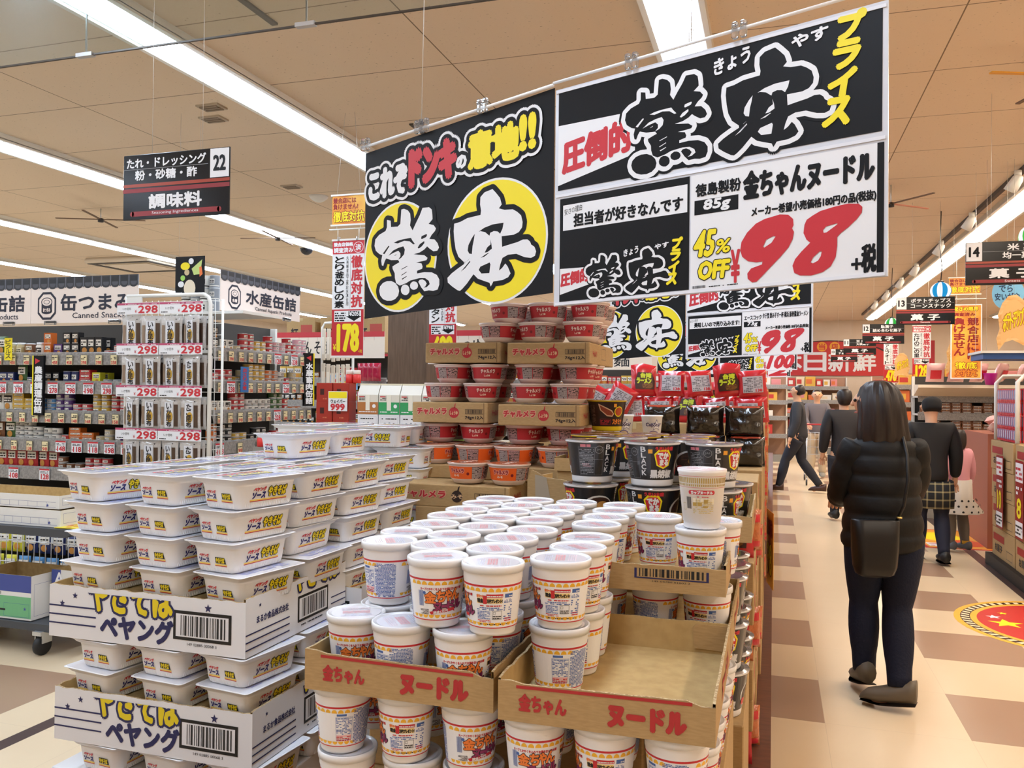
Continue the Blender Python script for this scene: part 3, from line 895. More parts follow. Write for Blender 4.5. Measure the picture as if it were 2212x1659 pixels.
# front stack: three columns, two rows, four layers above the tray edge
AX = [[-1.52, -1.315, -1.14], [-1.50, -1.322, -1.152], [-1.495, -1.325, -1.160], [-1.508, -1.310, -1.135]]
AR = [[-15, -9, -12], [-7, -8, -12], [-6, -6, -8], [-8, -5, -11]]
CN = ['left', 'middle', 'right']
TOP = 1.235
for l in range(4):
    for c in range(3):
        tub(AX[l][c], 1.640, TOP - .07 * l, AR[l][c], 'white yakisoba tub, %s layer of the front stack, front row, %s column' % (LAYN[l], CN[c]))
        if l == 0 or c == 2:
            tub(AX[l][c] + .012 + rnd.uniform(-.01, .01) + (.008 if l in (0, 3) else -.008), 1.855 + rnd.uniform(-.008, .008), TOP - .07 * l, -6 + rnd.uniform(-5, 4), 'white yakisoba tub, %s layer of the front stack, back row, %s column' % (LAYN[l], CN[c]))
# below the upper tray, in the lower tray, and below that
for zi, (z, nm, xs, rr) in enumerate(((.850, 'row squeezed under the upper white tray', [-1.475, -1.305, -1.130], [-7, -6, -9]), (.780, 'row half sunk in the lower white tray', [-1.490, -1.300, -1.125], [-8, -5, -7]),
                                      (.615, 'row under the lower white tray', [-1.472, -1.292, -1.112], [-5, -6, -6]))):
    for c in range(3):
        tub(xs[c], 1.640, z, rr[c], 'white yakisoba tub, %s, front row, %s column' % (nm, CN[c]))
        if c == 2: tub(xs[c] + .01, 1.86, z, -5, 'white yakisoba tub, %s, back row by the cups' % nm)
# second stack behind
for l in range(5):
    for r, y in ((0, 2.065), (1, 2.275)):
        dx = rnd.uniform(-.012, .012) + (.012 if l == 2 else 0)
        if l < 4 or r == 0:
            tub(-1.125 + dx, y, TOP - .07 * l, -6 + rnd.uniform(-5, 5), 'white yakisoba tub, %s layer of the second stack, right column, %s row' % ((LAYN + ['fifth'])[l], ('front', 'back')[r]))
for c, x in ((0, -1.485), (1, -1.305)):
    for r, y in ((0, 2.07), (1, 2.28)):
        tub(x + rnd.uniform(-.01, .01), y, TOP, -5 + rnd.uniform(-4, 4), 'white yakisoba tub with lid showing, second stack, %s column, %s row' % (('left', 'middle')[c], ('front', 'back')[r]))
tub(-1.320, 2.125, TOP + .07, -10, 'white yakisoba tub alone at the front of the topmost layer')
tub(-1.315, 2.345, TOP + .07, -7, 'white yakisoba tub right behind the one leading the topmost layer')
# third stack, turned sideways, end labels facing the aisle
tub(-1.300, 2.640, TOP + .07, 92, 'sideways white yakisoba tub on the topmost layer, nearer of two')
tub(-1.300, 2.800, TOP + .07, 90, 'sideways white yakisoba tub on the topmost layer, farther of two')
tub(-1.600, 2.640, TOP + .07, 88, 'white yakisoba tub on the topmost layer at its far left corner')
tub(-1.560, 2.815, TOP + .07, 91, 'white yakisoba tub on the topmost layer, farthest back, flat lid edge showing')
for l in range(1, 6):
    for r, y in ((0, 2.665), (1, 2.825)):
        tub(-1.225 + rnd.uniform(-.012, .02) + (.015 if l == 3 else 0), y + rnd.uniform(-.008, .008), TOP + .07 - .07 * l, 91 + rnd.uniform(-4, 4), 'sideways white yakisoba tub in the third stack, %s layer, %s row' % (['', 'second', 'third', 'fourth', 'fifth', 'sixth'][l], ('near', 'far')[r]))
for x in (-1.43, -1.63):
    for y in (2.665, 2.825): tub(x, y, TOP, 90 + rnd.uniform(-3, 3), 'white yakisoba tub in the third stack under the topmost layer, %s %s' % ('inner' if x > -1.5 else 'outer', 'near' if y < 2.7 else 'far'))

def torn_edge(x0, x1, n, h, jag, r):
    return [(x0 + (x1 - x0) * k / n, h + r.uniform(-jag, jag)) for k in range(n + 1)]
def board(b, s, prof, th, m_out, m_in, m_edge):
    """an upright board with a torn top edge; prof [(u, height)]"""
    for (u0, h0), (u1, h1) in zip(prof, prof[1:]):
        b.add([s(u0, 0, 0), s(u1, 0, 0), s(u1, h1, 0), s(u0, h0, 0)], [(0, 1, 2, 3)], m_out)
        b.add([s(u0, 0, -th), s(u1, 0, -th), s(u1, h1, -th), s(u0, h0, -th)], [(3, 2, 1, 0)], m_in)
        b.add([s(u0, h0, 0), s(u1, h1, 0), s(u1, h1, -th), s(u0, h0, -th)], [(0, 1, 2, 3)], m_edge)

NAVYM = M('#1f2358', .5)
def star(b, s, u, v, r, m):
    b.poly(s, [[(u + (r if k % 2 == 0 else r * .42) * sin(k * pi / 5), v + (r if k % 2 == 0 else r * .42) * cos(k * pi / 5)) for k in range(10)]], m, .0007)
def white_tray(x0, y0, w, d, z, h, label, insert, seed, tone=CASEWHITE):
    t = thing('white_cut_tray', label, 'cut carton', (x0, y0, z), 0, 'cut down white yakisoba cartons')
    r = random.Random(seed)
    b = MB(); b.box((.003, .003, 0), (w - .003, d - .003, insert), KRAFT_IN); b.build('carton_bottom', t)
    s = plane((0, 0, 0), (1, 0, 0)); b = MB()
    board(b, s, torn_edge(0, w, 44, h - .002, .0016, r), .005, tone, KRAFT_IN, KRAFT_EDGE)
    k = w / .53
    for u in (.06, .028): star(b, s, u * 1.15 + .006, .098 - (0 if u > .05 else .02), .008, NAVYM)
    star(b, s, w - .095, .100, .010, NAVYM)
    for v in (.074, .054, .034): b.rect(s, 0.0, v - .0035, .135, v, NAVYM, .0006)
    b.text(s, 'やきそば', .118, .070, .345, .158, PEY_Y, .0007, .0032, [(.0055, NAVYM)], vmax=h - .014)
    b.text(s, 'ペヤング', .150, .012, .345, .062, NAVYM, .0009, .003)
    b.rect(s, w - .185, .026, w - .035, .090, M('#111111', .5), .0007); b.rect(s, w - .178, .033, w - .042, .083, tone, .0010); b.barcode(s, w - .165, .036, w - .05, .080, M('#2a2a2c', .5), .0014)
    b.text(s, '149 02885 00068 3', w - .148, .015, w - .072, .021, BLACKINK, .0009)
    b.build('front_panel', t)
    s = plane((w, 0, 0), (0, 1, 0)); b = MB()
    board(b, s, torn_edge(0, d, 34, h + .004, .0016, r), .005, tone, KRAFT_IN, KRAFT_EDGE)
    b.text(s, 'まるか食品株式会社', .040, .066, .165, .082, NAVYM, .0008, .0005)
    for v in (.050, .034, .018): b.rect(s, -.0, v - .003, .17, v, NAVYM, .0007); b.rect(s, .36, v - .003, d, v, NAVYM, .0007)
    star(b, s, .052, .104, .005, NAVYM)
    b.text(s, 'やきそば', .19, .100, .40, .160, PEY_Y, .0007, .0032, [(.0055, NAVYM)], vmax=h - .006)
    b.rect(s, .205, .024, .345, .086, M('#111111', .5), .0007); b.rect(s, .211, .030, .339, .080, tone, .0010); b.barcode(s, .222, .034, .330, .077, M('#2a2a2c', .5), .0014)
    b.micro(s, .22, .014, .32, .020, BLACKINK, 1, .0008)
    b.build('side_panel', t)
    s = plane((0, d, 0), (0, -1, 0)); b = MB(); board(b, s, torn_edge(0, d, 20, h, .004, r), .005, tone, KRAFT_IN, KRAFT_EDGE); b.build('side_panel', t)
    s = plane((w, d, 0), (-1, 0, 0)); b = MB(); board(b, s, torn_edge(0, w, 20, h, .004, r), .005, tone, KRAFT_IN, KRAFT_EDGE); b.build('back_panel', t)
    return t
white_tray(-1.605, 1.535, .532, .435, .922, .122, 'upper white cut carton with blue stars and lettering, under the front tub stack', .102, 1)
white_tray(-1.585, 1.535, .532, .435, .686, .122, 'lower white cut carton with blue stars and lettering, under the front tub stack', .093, 2)
white_tray(-1.585, 1.980, .555, .415, .852, .128, 'white cut carton half hidden behind the front one, under the second tub stack', .102, 3)

def plain_carton(lo, hi, label, group=None, m=KRAFT, front=None, name='cardboard_carton', cat='carton', prints=None):
    t = thing(name, label, cat, lo, 0, group)
    w, d, h = (hi[i] - lo[i] for i in range(3))
    b = MB(); b.rbox((0, 0, 0), (w, d, h), m, .003)
    s = plane((0, 0, 0), (1, 0, 0))
    if prints: prints(b, s, w, h)
    b.build('carton_body', t)
    b = MB(); b.box((w * .5 - .025, -.0008, h - .03), (w * .5 + .025, d, h + .0008), M('#c2ab80', .25)); b.build('packing_tape', t)
    return t
plain_carton((-1.60, 1.54, .40), (-1.06, 1.97, .615), 'unopened white carton at the foot of the front tub stack', 'supporting cartons', CASEWHITE)
plain_carton((-1.60, 1.98, .40), (-1.04, 2.395, .852), 'unopened white carton at the foot of the second tub stack', 'supporting cartons', CASEWHITE)
plain_carton((-1.72, 2.55, .40), (-1.335, 2.93, 1.235), 'tall closed carton inside the third tub stack', 'supporting cartons', CASEWHITE)
plain_carton((-1.332, 2.56, .40), (-1.12, 2.93, .955), 'closed carton under the sideways tubs', 'supporting cartons', CASEWHITE)
plain_carton((-1.575, 1.99, .957), (-1.218, 2.388, 1.235), 'closed carton inside the second tub stack', 'supporting cartons', CASEWHITE)
plain_carton((-1.60, 1.765, 1.03), (-1.248, 1.965, 1.235), 'closed carton inside the front tub stack', 'supporting cartons', CASEWHITE)

# ------------------------------------------------------------ printed paper noodle cups
CUPP = [(.0335, 0), (.0345, .003), (.0345, .008), (.0365, .010), (.0437, .078), (.0442, .080)]
CR = .0437
SC_Y, SC_R = M('#edb32c', .5), M('#c5272f', .5)
BL, PUR, ORG = M('#4568ad', .5), M('#8c2a5c', .5), M('#ea7f35', .5)
CREAM = M('#f0f0f2', .5)
def make_cup():
    t = thing('noodle_cup', 'white noodle cup', 'noodle cup', group='printed noodle cups in the cut trays')
    b = MB(); b.lathe([(.030, .002), (.0335, 0), (.0345, .003), (.0345, .008), (.0365, .010), (.0437, .078), (.0448, .081), (.0448, .090), (.0462, .094), (.0462, .101), (.044, .101)], FOAMW, 36); b.build('cup', t)
    b = MB(.006); s = cone(CUPP, -pi / 2, CR)
    C = 2 * pi * CR
    b.rect(s, -C / 2, .012, C / 2, .079, CREAM, .0003)
    b.rect(s, -C / 2, .0735, C / 2, .0765, SC_R, .0006); b.rect(s, -C / 2, .012, C / 2, .0135, SC_R, .0006)
    n = 26
    for k in range(n):
        u = -C / 2 + C * (k + .5) / n
        if -.10 < u < -.052 : continue
        b.poly(s, [[(u + .0046 * cos(a * pi / 6), .0665 + .0058 * sin(a * pi / 6)) for a in range(7)]], SC_Y, .0006)
        b.poly(s, [[(u + .0046 * cos(a * pi / 6), .0205 - .0048 * sin(a * pi / 6)) for a in range(6, -1, -1)][::-1]], SC_Y, .0006)
    OLK = M('#1c1722', .5)
    # logo side, centred on u = 0
    b.text(s, 'スープとかやくを入れてお湯を注いで3分間', -.034, .0585, .036, .0625, SC_R, .0007, .0002, res=1)
    for i, (c, u, v, w) in enumerate((('金', -.026, .0395, .018), ('ち', -.0065, .041, .013), ('ゃ', .007, .042, .011), ('ん', .018, .0435, .015))):
        b.text(s, c, u, v, u + w, v + .0165, ORG, .0008, .0009, [(.0009, OLK)])
    for c, u, v, w in (('ヌ', -.012, .0265, .013), ('ー', .002, .0325, .009), ('ド', .012, .0285, .012), ('ル', .025, .0300, .013)):
        b.text(s, c, u, v, u + w, v + (.0128 if c != 'ー' else .003), PUR, .0008, .0009, [(.0009, OLK)])
    b.poly(s, [[(-.016, .0215), (.022, .0265), (.026, .0245), (.024, .0315), (-.014, .0265), (-.019, .0255)]], SC_R, .0014)
    b.text(s, '現金1万円', -.012, .0222, .012, .0264, PAPER, .0018, .0002, slope=.13)
    b.micro(s, .004, .0160, .034, .0180, SC_R, 1)
    b.micro(s, -.036, .0215, -.020, .030, BLACKINK, 5); b.barcode(s, -.038, .034, -.029, .058, BL)
    b.disc(s, -.027, .0545, .0025, BL, .0007, 12); 
    # prize side
    o = .073
    b.text(s, '金ちゃん', o - .028, .0585, o - .016, .0625, ORG, .0008, .0004)
    b.rect(s, o - .012, .0583, o + .014, .0632, SC_R); b.rect(s, o + .017, .0575, o + .031, .0635, BL)
    b.micro(s, o - .011, .0595, o + .013, .062, PAPER, 1, .0009); b.micro(s, o + .018, .059, o + .030, .062, PAPER, 1, .0009)
    b.rect(s, o - .028, .0495, o + .013, .0575, M('#f3d58c', .5), .0006)
    b.text(s, '現金', o - .027, .0505, o - .017, .0565, BLACKINK, .0009, .0004); b.text(s, '1', o - .0165, .0495, o - .012, .0605, SC_R, .0010, .0008); b.text(s, '万円プレゼント!', o - .011, .0503, o + .013, .0558, BLACKINK, .0009, .0004)
    b.micro(s, o + .016, .050, o + .031, .056, BL, 3); b.micro(s, o - .029, .045, o + .012, .048, SC_R, 1); b.micro(s, o - .029, .0395, o + .014, .0445, BL, 2)
    b.micro(s, o - .028, .026, o - .006, .0385, BL, 6, dens=.9)
    b.frame(s, o - .003, .0255, o + .013, .0385, .0005, BLACKINK); b.frame(s, o - .0015, .033, o + .0025, .037, .0004, BLACKINK); b.micro(s, o - .002, .0265, o + .012, .032, BLACKINK, 2)
    b.micro(s, o + .016, .0255, o + .031, .048, BL, 7, dens=.7); b.micro(s, o + .018, .0225, o + .031, .029, SC_R, 2)
    b.micro(s, o - .028, .0215, o - .005, .0255, SC_R, 2); b.micro(s, o - .026, .0172, o + .028, .0205, BLACKINK, 1)
    # ingredients side
    o = -.080
    b.micro(s, o - .020, .0150, o + .018, .072, BL, 26, dens=.92, h=.6); b.micro(s, o - .022, .0142, o + .020, .0148, BL, 1)
    o = -.118
    b.frame(s, o - .012, .023, o + .016, .060, .0004, BL); b.micro(s, o - .011, .032, o + .015, .0595, BL, 12, dens=.75); b.rect(s, o - .011, .0275, o + .015, .031, M('#e9b9bc', .5), .0006); b.micro(s, o - .011, .0215, o + .014, .030, SC_R, 3, .0008)
    b.rect(s, o - .010, .0615, o + .006, .065, BL)
    b.build('printed_sleeve', t)
    b = MB()
    b.lathe([(.0462, .0925), (.0475, .0925), (.0482, .100), (.0478, .1035), (.0462, .1045), (.0445, .1035), (.0435, .1022), (0, .1022)], M('#f2f3f5', .22, 0, .12, 1, .3), 40, cap=(False, False))
    s = plane((0, 0, .1022), (1, 0, 0), (0, 1, 0))
    b.disc(s, 0, 0, .040, M('#e4e4ea', .2, 0, 0, 1, .4), .0003, 28)
    b.micro(s, -.022, -.008, .022, .008, M('#dba9ae', .3), 4, .0006, .75, .95, 1.5, 4); b.micro(s, -.026, -.024, .026, -.011, M('#cdd1e4', .3), 4, .0006); b.micro(s, -.024, .012, .024, .026, M('#e0cfd6', .3), 4, .0006)
    b.build('lid', t)
    return t
CUP = Kind(make_cup())
CH = .105
LOGO, PRIZE, INGR, NUTR = 0, -radians(.073 / CR * 57.3), radians(.080 / CR * 57.3), radians(.118 / CR * 57.3)
rc = random.Random(5)
def cup(x, y, z, face, label):
    """face: which printed side looks at the camera"""
    az = math.atan2(0 - x, y)       # turn so the side faces the viewpoint of a shopper at the front
    return CUP.put((x, y, z), face + az, label)
FACES = {'logo': LOGO, 'prize': PRIZE, 'ingr': INGR, 'nutr': NUTR}
FL = {'logo': 'orange and purple logo', 'prize': 'cash prize notice', 'ingr': 'blue ingredient print', 'nutr': 'blue nutrition table'}
def kraft_tray(x0, y0, w, d, z, h, label, seed, front='kin', torn=.002, fl=0.0, side_red=True):
    t = thing('kraft_cut_tray', label, 'cut carton', (x0, y0, z), 0, 'cut down brown cartons')
    r = random.Random(seed)
    b = MB(); b.box((.002, .002, 0), (w - .002, d - .002, .004), KRAFT_IN); b.build('carton_bottom', t)
    s = plane((0, 0, 0), (1, 0, 0)); b = MB()
    pr = torn_edge(0, w, 16, h, torn * .4, r)
    pr = [(u, hh + fl * (u / w - .5)) for u, hh in pr]
    if front == 'kin': pr = [(u, hh - (.006 if u > w * .9 else 0) + (.004 if u < w * .1 else 0)) for u, hh in pr]
    board(b, s, pr, .004, KRAFT, KRAFT_IN, KRAFT_EDGE)
    INK = M('#b02a2c', .6)
    if front == 'kin':
        b.poly(s, [[(w * .09, h - .006 - fl * .40), (w * .90, h - .0065 + fl * .4), (w * .90, h - .002 + fl * .4), (w * .09, h - .0015 - fl * .40)]], INK, .0006)
        b.text(s, '金ちゃん', w * .105, h * .30, w * .33, h * .72, INK, .0008, .0012, slope=.0)
        b.text(s, 'ヌードル', w * .53, h * .22, w * .87, h * .72, INK, .0008, .0026)
    elif front == 'bar':
        b.rect(s, w * .45, h * .48, w * .90, h * .86, NAVYM, .0006); b.rect(s, w * .465, h * .53, w * .885, h * .86, KRAFT, .0009); b.barcode(s, w * .48, h * .56, w * .87, h * .86, BLACKINK, .0012)
        b.text(s, '149 04780 01002 2', w * .56, h * .37, w * .79, h * .43, BLACKINK, .0008)
    b.build('front_panel', t)
    for (o, U, L) in (((w, 0, 0), (0, 1, 0), d), ((0, d, 0), (0, -1, 0), d)):
        s = plane(o, U); b = MB(); board(b, s, torn_edge(0, L, 18, h + .004, torn, r), .004, KRAFT, KRAFT_IN, KRAFT_EDGE)
        if o[0] == w and side_red:
            b.text(s, 'ヌードル', L * .35, h * .25, L * .8, h * .75, INK, .0008, .002)
        b.build('side_panel', t)
    s = plane((w, d, 0), (-1, 0, 0)); b = MB(); board(b, s, torn_edge(0, w, 14, h + .003, .001, r), .004, KRAFT, KRAFT_IN, KRAFT_EDGE); b.build('back_panel', t)
    if front == 'kin' and seed == 21:
        b = MB(); b.loft([[(w - .062, d - .007, .012), (w - .006, d - .007, .010), (w - .006, d - .007, h - .001), (w - .060, d - .007, h - .001), (w - .066, d - .007, h - .008)], [(w - .062, d - .0045, .012), (w - .006, d - .0045, .010), (w - .006, d - .0045, h - .001), (w - .060, d - .0045, h - .001), (w - .066, d - .0045, h - .008)]][::-1], KRAFT); b.build('corner_flap', t)
    return t
TZ = 1.030
kraft_tray(-.700, 1.158, .313, .402, TZ, .057, 'brown cut tray with red lettering under the left pile of noodle cups', 20, fl=-.002)
kraft_tray(-.374, 1.140, .304, .402, TZ, .056, 'brown cut tray with red lettering, mostly empty, nearest the aisle', 21, fl=.006)
kraft_tray(-.700, 1.566, .313, .402, TZ, .057, 'brown cut tray buried behind the left pile of noodle cups', 22)
kraft_tray(-.374, 1.550, .304, .402, TZ, .050, 'brown cut tray under the barcode tray, holding two visible cups', 23, 'none')
kraft_tray(-.374, 1.528, .296, .402, 1.139, .048, 'brown cut tray with a navy barcode, raised behind the empty tray', 24, 'bar', .004)
Zc = TZ + .004
N = 0
def lab_cup(desc): return desc
# left tray: front low cups, then the two-layer block
front = [(-.648, 1.228, 'logo'), (-.556, 1.206, 'ingr'), (-.452, 1.205, 'logo')]
for i, (x, y, f) in enumerate(front):
    cup(x, y, Zc, FACES[f], 'noodle cup showing its %s, %s of the low left tray cups' % (FL[f], ORD[i]))
cup(-.498, 1.210, Zc + CH, LOGO + .12, 'noodle cup showing its whole logo, standing on two others at the tray front')
cup(-.403, 1.198, Zc + CH, PRIZE + .05, 'upper noodle cup with a cash prize notice at the right end of the left tray')
for r in range(1, 4):
    for c in range(3):
        x, y = -.640 + c * .0985 + rc.uniform(-.004, .004) + .012 * (r % 2), 1.205 + r * .0985 + rc.uniform(-.004, .004)
        f = rc.choice(list(FACES))
        if (r == 1 and c == 0): f = 'ingr'
        if r == 1: cup(x, y, Zc, FACES[rc.choice(list(FACES))] + rc.uniform(-.3, .3), 'noodle cup tucked low behind the front cups, %s in its row' % ORD[c])
        cup(x, y, Zc + CH, FACES[f] + rc.uniform(-.3, .3), 'noodle cup on the left tray upper level, %s row from front, %s across' % (ORD[r], ORD[c]))
        if r > 1: cup(x, y, Zc, rc.uniform(0, 6), 'noodle cup buried under the upper level, row %s from front, %s across' % (ORD[r], ORD[c]))
# right tray: one column of two-high cups
for r in range(4):
    f = ['nutr', 'logo', 'logo', 'prize'][r]
    y = 1.275 + r * .0985 - (.0 if r else .0)
    x = -.318 + .005 * (r % 2)
    if r == 3: y -= .03
    if r < 3: cup(x, y, Zc, FACES[['nutr', 'prize', 'nutr'][r]] - .25 * r, 'noodle cup standing on the empty tray floor, %s from the front' % ORD[r])
    if r < 3: cup(x + .004, y - .012, Zc + CH, PRIZE + .05 if r == 0 else (LOGO - 1.0 if r == 1 else rc.uniform(0, 6)), 'noodle cup stacked over the empty tray, %s from the front' % ORD[r])
# back trays
for r in range(4):
    for c in range(3):
        x, y = -.640 + c * .0985 + rc.uniform(-.005, .005), 1.617 + r * .0985 + rc.uniform(-.004, .004)
        cup(x, y, Zc + CH, rc.uniform(0, 6), 'noodle cup lid in the buried back tray, row %s from front, %s across' % (ORD[r], ORD[c]))
        if r == 0 or c == 0 or r == 3 : cup(x, y, Zc, rc.uniform(0, 6), 'noodle cup under the lids of the buried back tray, row %s, %s across' % (ORD[r], ORD[c]))
ZU = 1.139 + .004
for r in range(4):
    cup(-.321 + rc.uniform(-.004, .004), 1.585 + r * .0965, ZU, [INGR, PRIZE, LOGO, NUTR][r] + .3, 'noodle cup at the left end of the barcode tray, %s from the front' % ORD[r])
cup(-.225, 1.735, ZU, PRIZE, 'noodle cup in the barcode tray, prize notice facing left, behind the barcode')
cup(-.198, 1.840, ZU, PRIZE + .1, 'noodle cup in the barcode tray carrying the gold patterned cup') if False else None
cup(-.130, 1.615, ZU, PRIZE, 'noodle cup carrying the gold patterned cup noodle')
cup(-.105, 1.720, ZU, INGR, 'noodle cup hidden behind the one carrying the gold patterned cup')
for i, x in enumerate((-.315, -.215, -.118)):
    cup(x, 1.625, Zc, [INGR, INGR, PRIZE][i] - .3, 'noodle cup under the barcode tray, %s from the left' % ORD[i])
# cups below the two front trays
for i, (x, f) in enumerate(((-.662, 'nutr'), (-.550, 'prize'), (-.442, 'logo'))):
    cup(x, 1.213, .9245, FACES[f] + (.35 if f == 'logo' else 0), 'noodle cup below the left red-lettered tray, %s from the left' % ORD[i])
for i, (x, f) in enumerate(((-.333, 'logo'), (-.228, 'prize'), (-.126, 'ingr'))):
    cup(x, 1.192, .9245, FACES[f], 'noodle cup below the mostly empty tray, %s from the left' % ORD[i])
for i, x in enumerate((-.655, -.555, -.450, -.340, -.236, -.130)):
    cup(x, 1.315, .9245, rc.uniform(0, 6), 'noodle cup in shadow below the front trays, second row, %s across' % ORD[i])
for i, (x, y) in enumerate(((-.655, 1.218), (-.545, 1.228), (-.440, 1.225))):
    cup(x, y, .8195, rc.uniform(0, 6), 'noodle cup at the bottom edge of the picture, %s from the left' % ORD[i])
for x in (-.338, -.232, -.130):
    cup(x, 1.20, .8195, rc.uniform(0, 6), 'noodle cup in the lowest level, below the cups under the empty tray, %s' % ('left' if x < -.3 else 'middle' if x < -.2 else 'right'))
for i, (x, y) in enumerate(((-.126, 1.42), (-.124, 1.52), (-.122, 1.63), (-.120, 1.73), (-.118, 1.84))):
    for z, nm in ((.9245, 'upper'), (.8195, 'lower')):
        cup(x, y, z, INGR - 1.2, 'noodle cup at the aisle edge under the trays, %s level, %s from the front' % (nm, ORD[i]))
plain_carton((-.700, 1.16, .40), (-.08, 1.93, .8195), 'brown closed carton at the foot of the noodle cup pile', 'supporting cartons')
plain_carton((-.700, 1.38, .8195), (-.20, 1.93, 1.03), 'brown closed carton inside the noodle cup pile', 'supporting cartons')

# a single gold patterned cup
t = thing('gold_pattern_cup', 'white cup noodle with gold hatched bands and a red name pill, standing on another cup', 'noodle cup', (-.128, 1.615, ZU + CH))
P2 = [(.033, 0), (.0343, .004), (.0445, .110)]
b = MB(); b.lathe([(.030, .002), (.0325, 0), (.0335, .002), (.0335, .012), (.035, .0125), (.0440, .103), (.0455, .1045), (.046, .107), (.0455, .110), (.044, .110)], FOAMW, 36); b.build('cup', t)
GOLD = M('#b09246', .45)
b = MB(.006); s = cone([(.033, 0), (.0342, .012), (.0441, .104)], -pi / 2 - .05, .044); C = 2 * pi * .044
n = 68
for k in range(n):
    u = -C / 2 + C * k / n
    b.rect(s, u, .086, u + C / n * .55, .096, GOLD); b.rect(s, u, .080, u + C / n * .55, .084, GOLD); b.rect(s, u, .018, u + C / n * .55, .023, GOLD)
for v in (.0985, .0775, .0255, .0145): b.rect(s, -C / 2, v, C / 2, v + .0006, SC_R)
b.rect(s, -.018, .065, .028, .073, RED); b.disc(s, -.018, .069, .004, RED); b.disc(s, .028, .069, .004, RED)
b.text(s, 'カップヌードル', -.016, .0662, .027, .0718, PAPER, .001, .0005)
b.micro(s, -.008, .060, .020, .0625, SC_R, 1); b.barcode(s, -.028, .038, -.017, .060, BLACKINK)
GT = M('#cdbb86', .5)
b.rect(s, -.014, .028, .032, .058, M('#e6ddc2', .5)); b.micro(s, -.013, .030, .031, .057, GT, 8, .0008); b.micro(s, -.013, .044, .006, .052, GOLD, 1, .001, .8)
b.rect(s, .010, .049, .018, .056, GOLD, .001); b.rect(s, .008, .041, .019, .044, GOLD, .001); b.frame(s, -.040, .035, -.031, .048, .0006, GT)
b.build('printed_sleeve', t)
b = MB(); s = plane((0, 0, .110), (1, 0, 0), (0, 1, 0)); b.lathe([(.0455, .1095), (.046, .1105), (.0, .1108)], M('#e9dcdc', .3), 36, cap=(False, False)); b.micro(s, -.028, -.02, .028, .02, M('#c98a8a', .4), 6, .0012); b.build('lid', t)

# ------------------------------------------------------------ soy and miso noodle bowls
def make_bowl(kind):
    soy = kind == 'soy'
    band = M('#b8262e' if soy else '#e8601c', .45)
    t = thing('noodle_bowl', 'noodle bowl', 'noodle bowl', group='%s noodle bowls' % ('red soy' if soy else 'orange miso'))
    b = MB(); b.lathe([(.040, 0), (.047, .002), (.054, .012), (.058, .016), (.0655, .058), (.0670, .062), (.0695, .0625), (.0705, .065), (.0705, .068), (.067, .0682)], M('#ead9d2', .4), 36); b.build('bowl', t)
    b = MB(.008); prof = [(.0556, .014), (.058, .0165), (.0653, .057)]; s = cone(prof, -pi / 2, .0655); C = 2 * pi * .0655
    b.rect(s, -C / 2, .017, C / 2, .057, band, .0004)
    for o in (-C / 4, C / 4):
        b.text(s, 'チャルメラ', o - .030, .036, o + .022, .050, M('#e8c8bc', .5) if soy else M('#9c1a24', .5), .0007, .0008, [(.0018, M('#a01820', .5) if soy else M('#e9a08a', .5))])
        b.text(s, 'しょうゆ' if soy else 'みそ', o - .018, .0245, o + .004, .031, M('#f0d8c0', .5), .0007, .0004)
        b.disc(s, o + .036, .034, .005, M('#7c1018', .5), .0007, 12)
    for o in (0, C / 2 - .001):
        b.rect(s, o - .052, .0175, o + .03, .0565, M('#5b4a48', .5), .0006)
        b.micro(s, o - .051, .018, o - .012, .0562, M('#cdbfba', .5), 13, .0008, .5, .85); b.micro(s, o - .009, .018, o + .029, .0562, M('#d8a9a6', .5), 10, .0008, .5, .8)
        b.rect(s, o - .0115, .0175, o - .0095, .0565, band, .0008)
    b.build('printed_band', t)
    b = MB(); b.lathe([(.0708, .0672), (.0705, .0684), (0, .0686)], M('#c9a898' if soy else '#b98a70', .22, .1), 36, cap=(False, False))
    s = plane((0, 0, .0686), (1, 0, 0), (0, 1, 0)); b.disc(s, 0, 0, .060, M('#9a3a2a' if soy else '#a04a22', .25), .0003, 28); b.text(s, 'チャルメラ', -.04, -.012, .04, .012, M('#e8d8c8', .3), .0006, .0012); b.build('lid', t)
    return t
SOY, MISO = Kind(make_bowl('soy')), Kind(make_bowl('miso'))
BH = .0705
rb = random.Random(3)
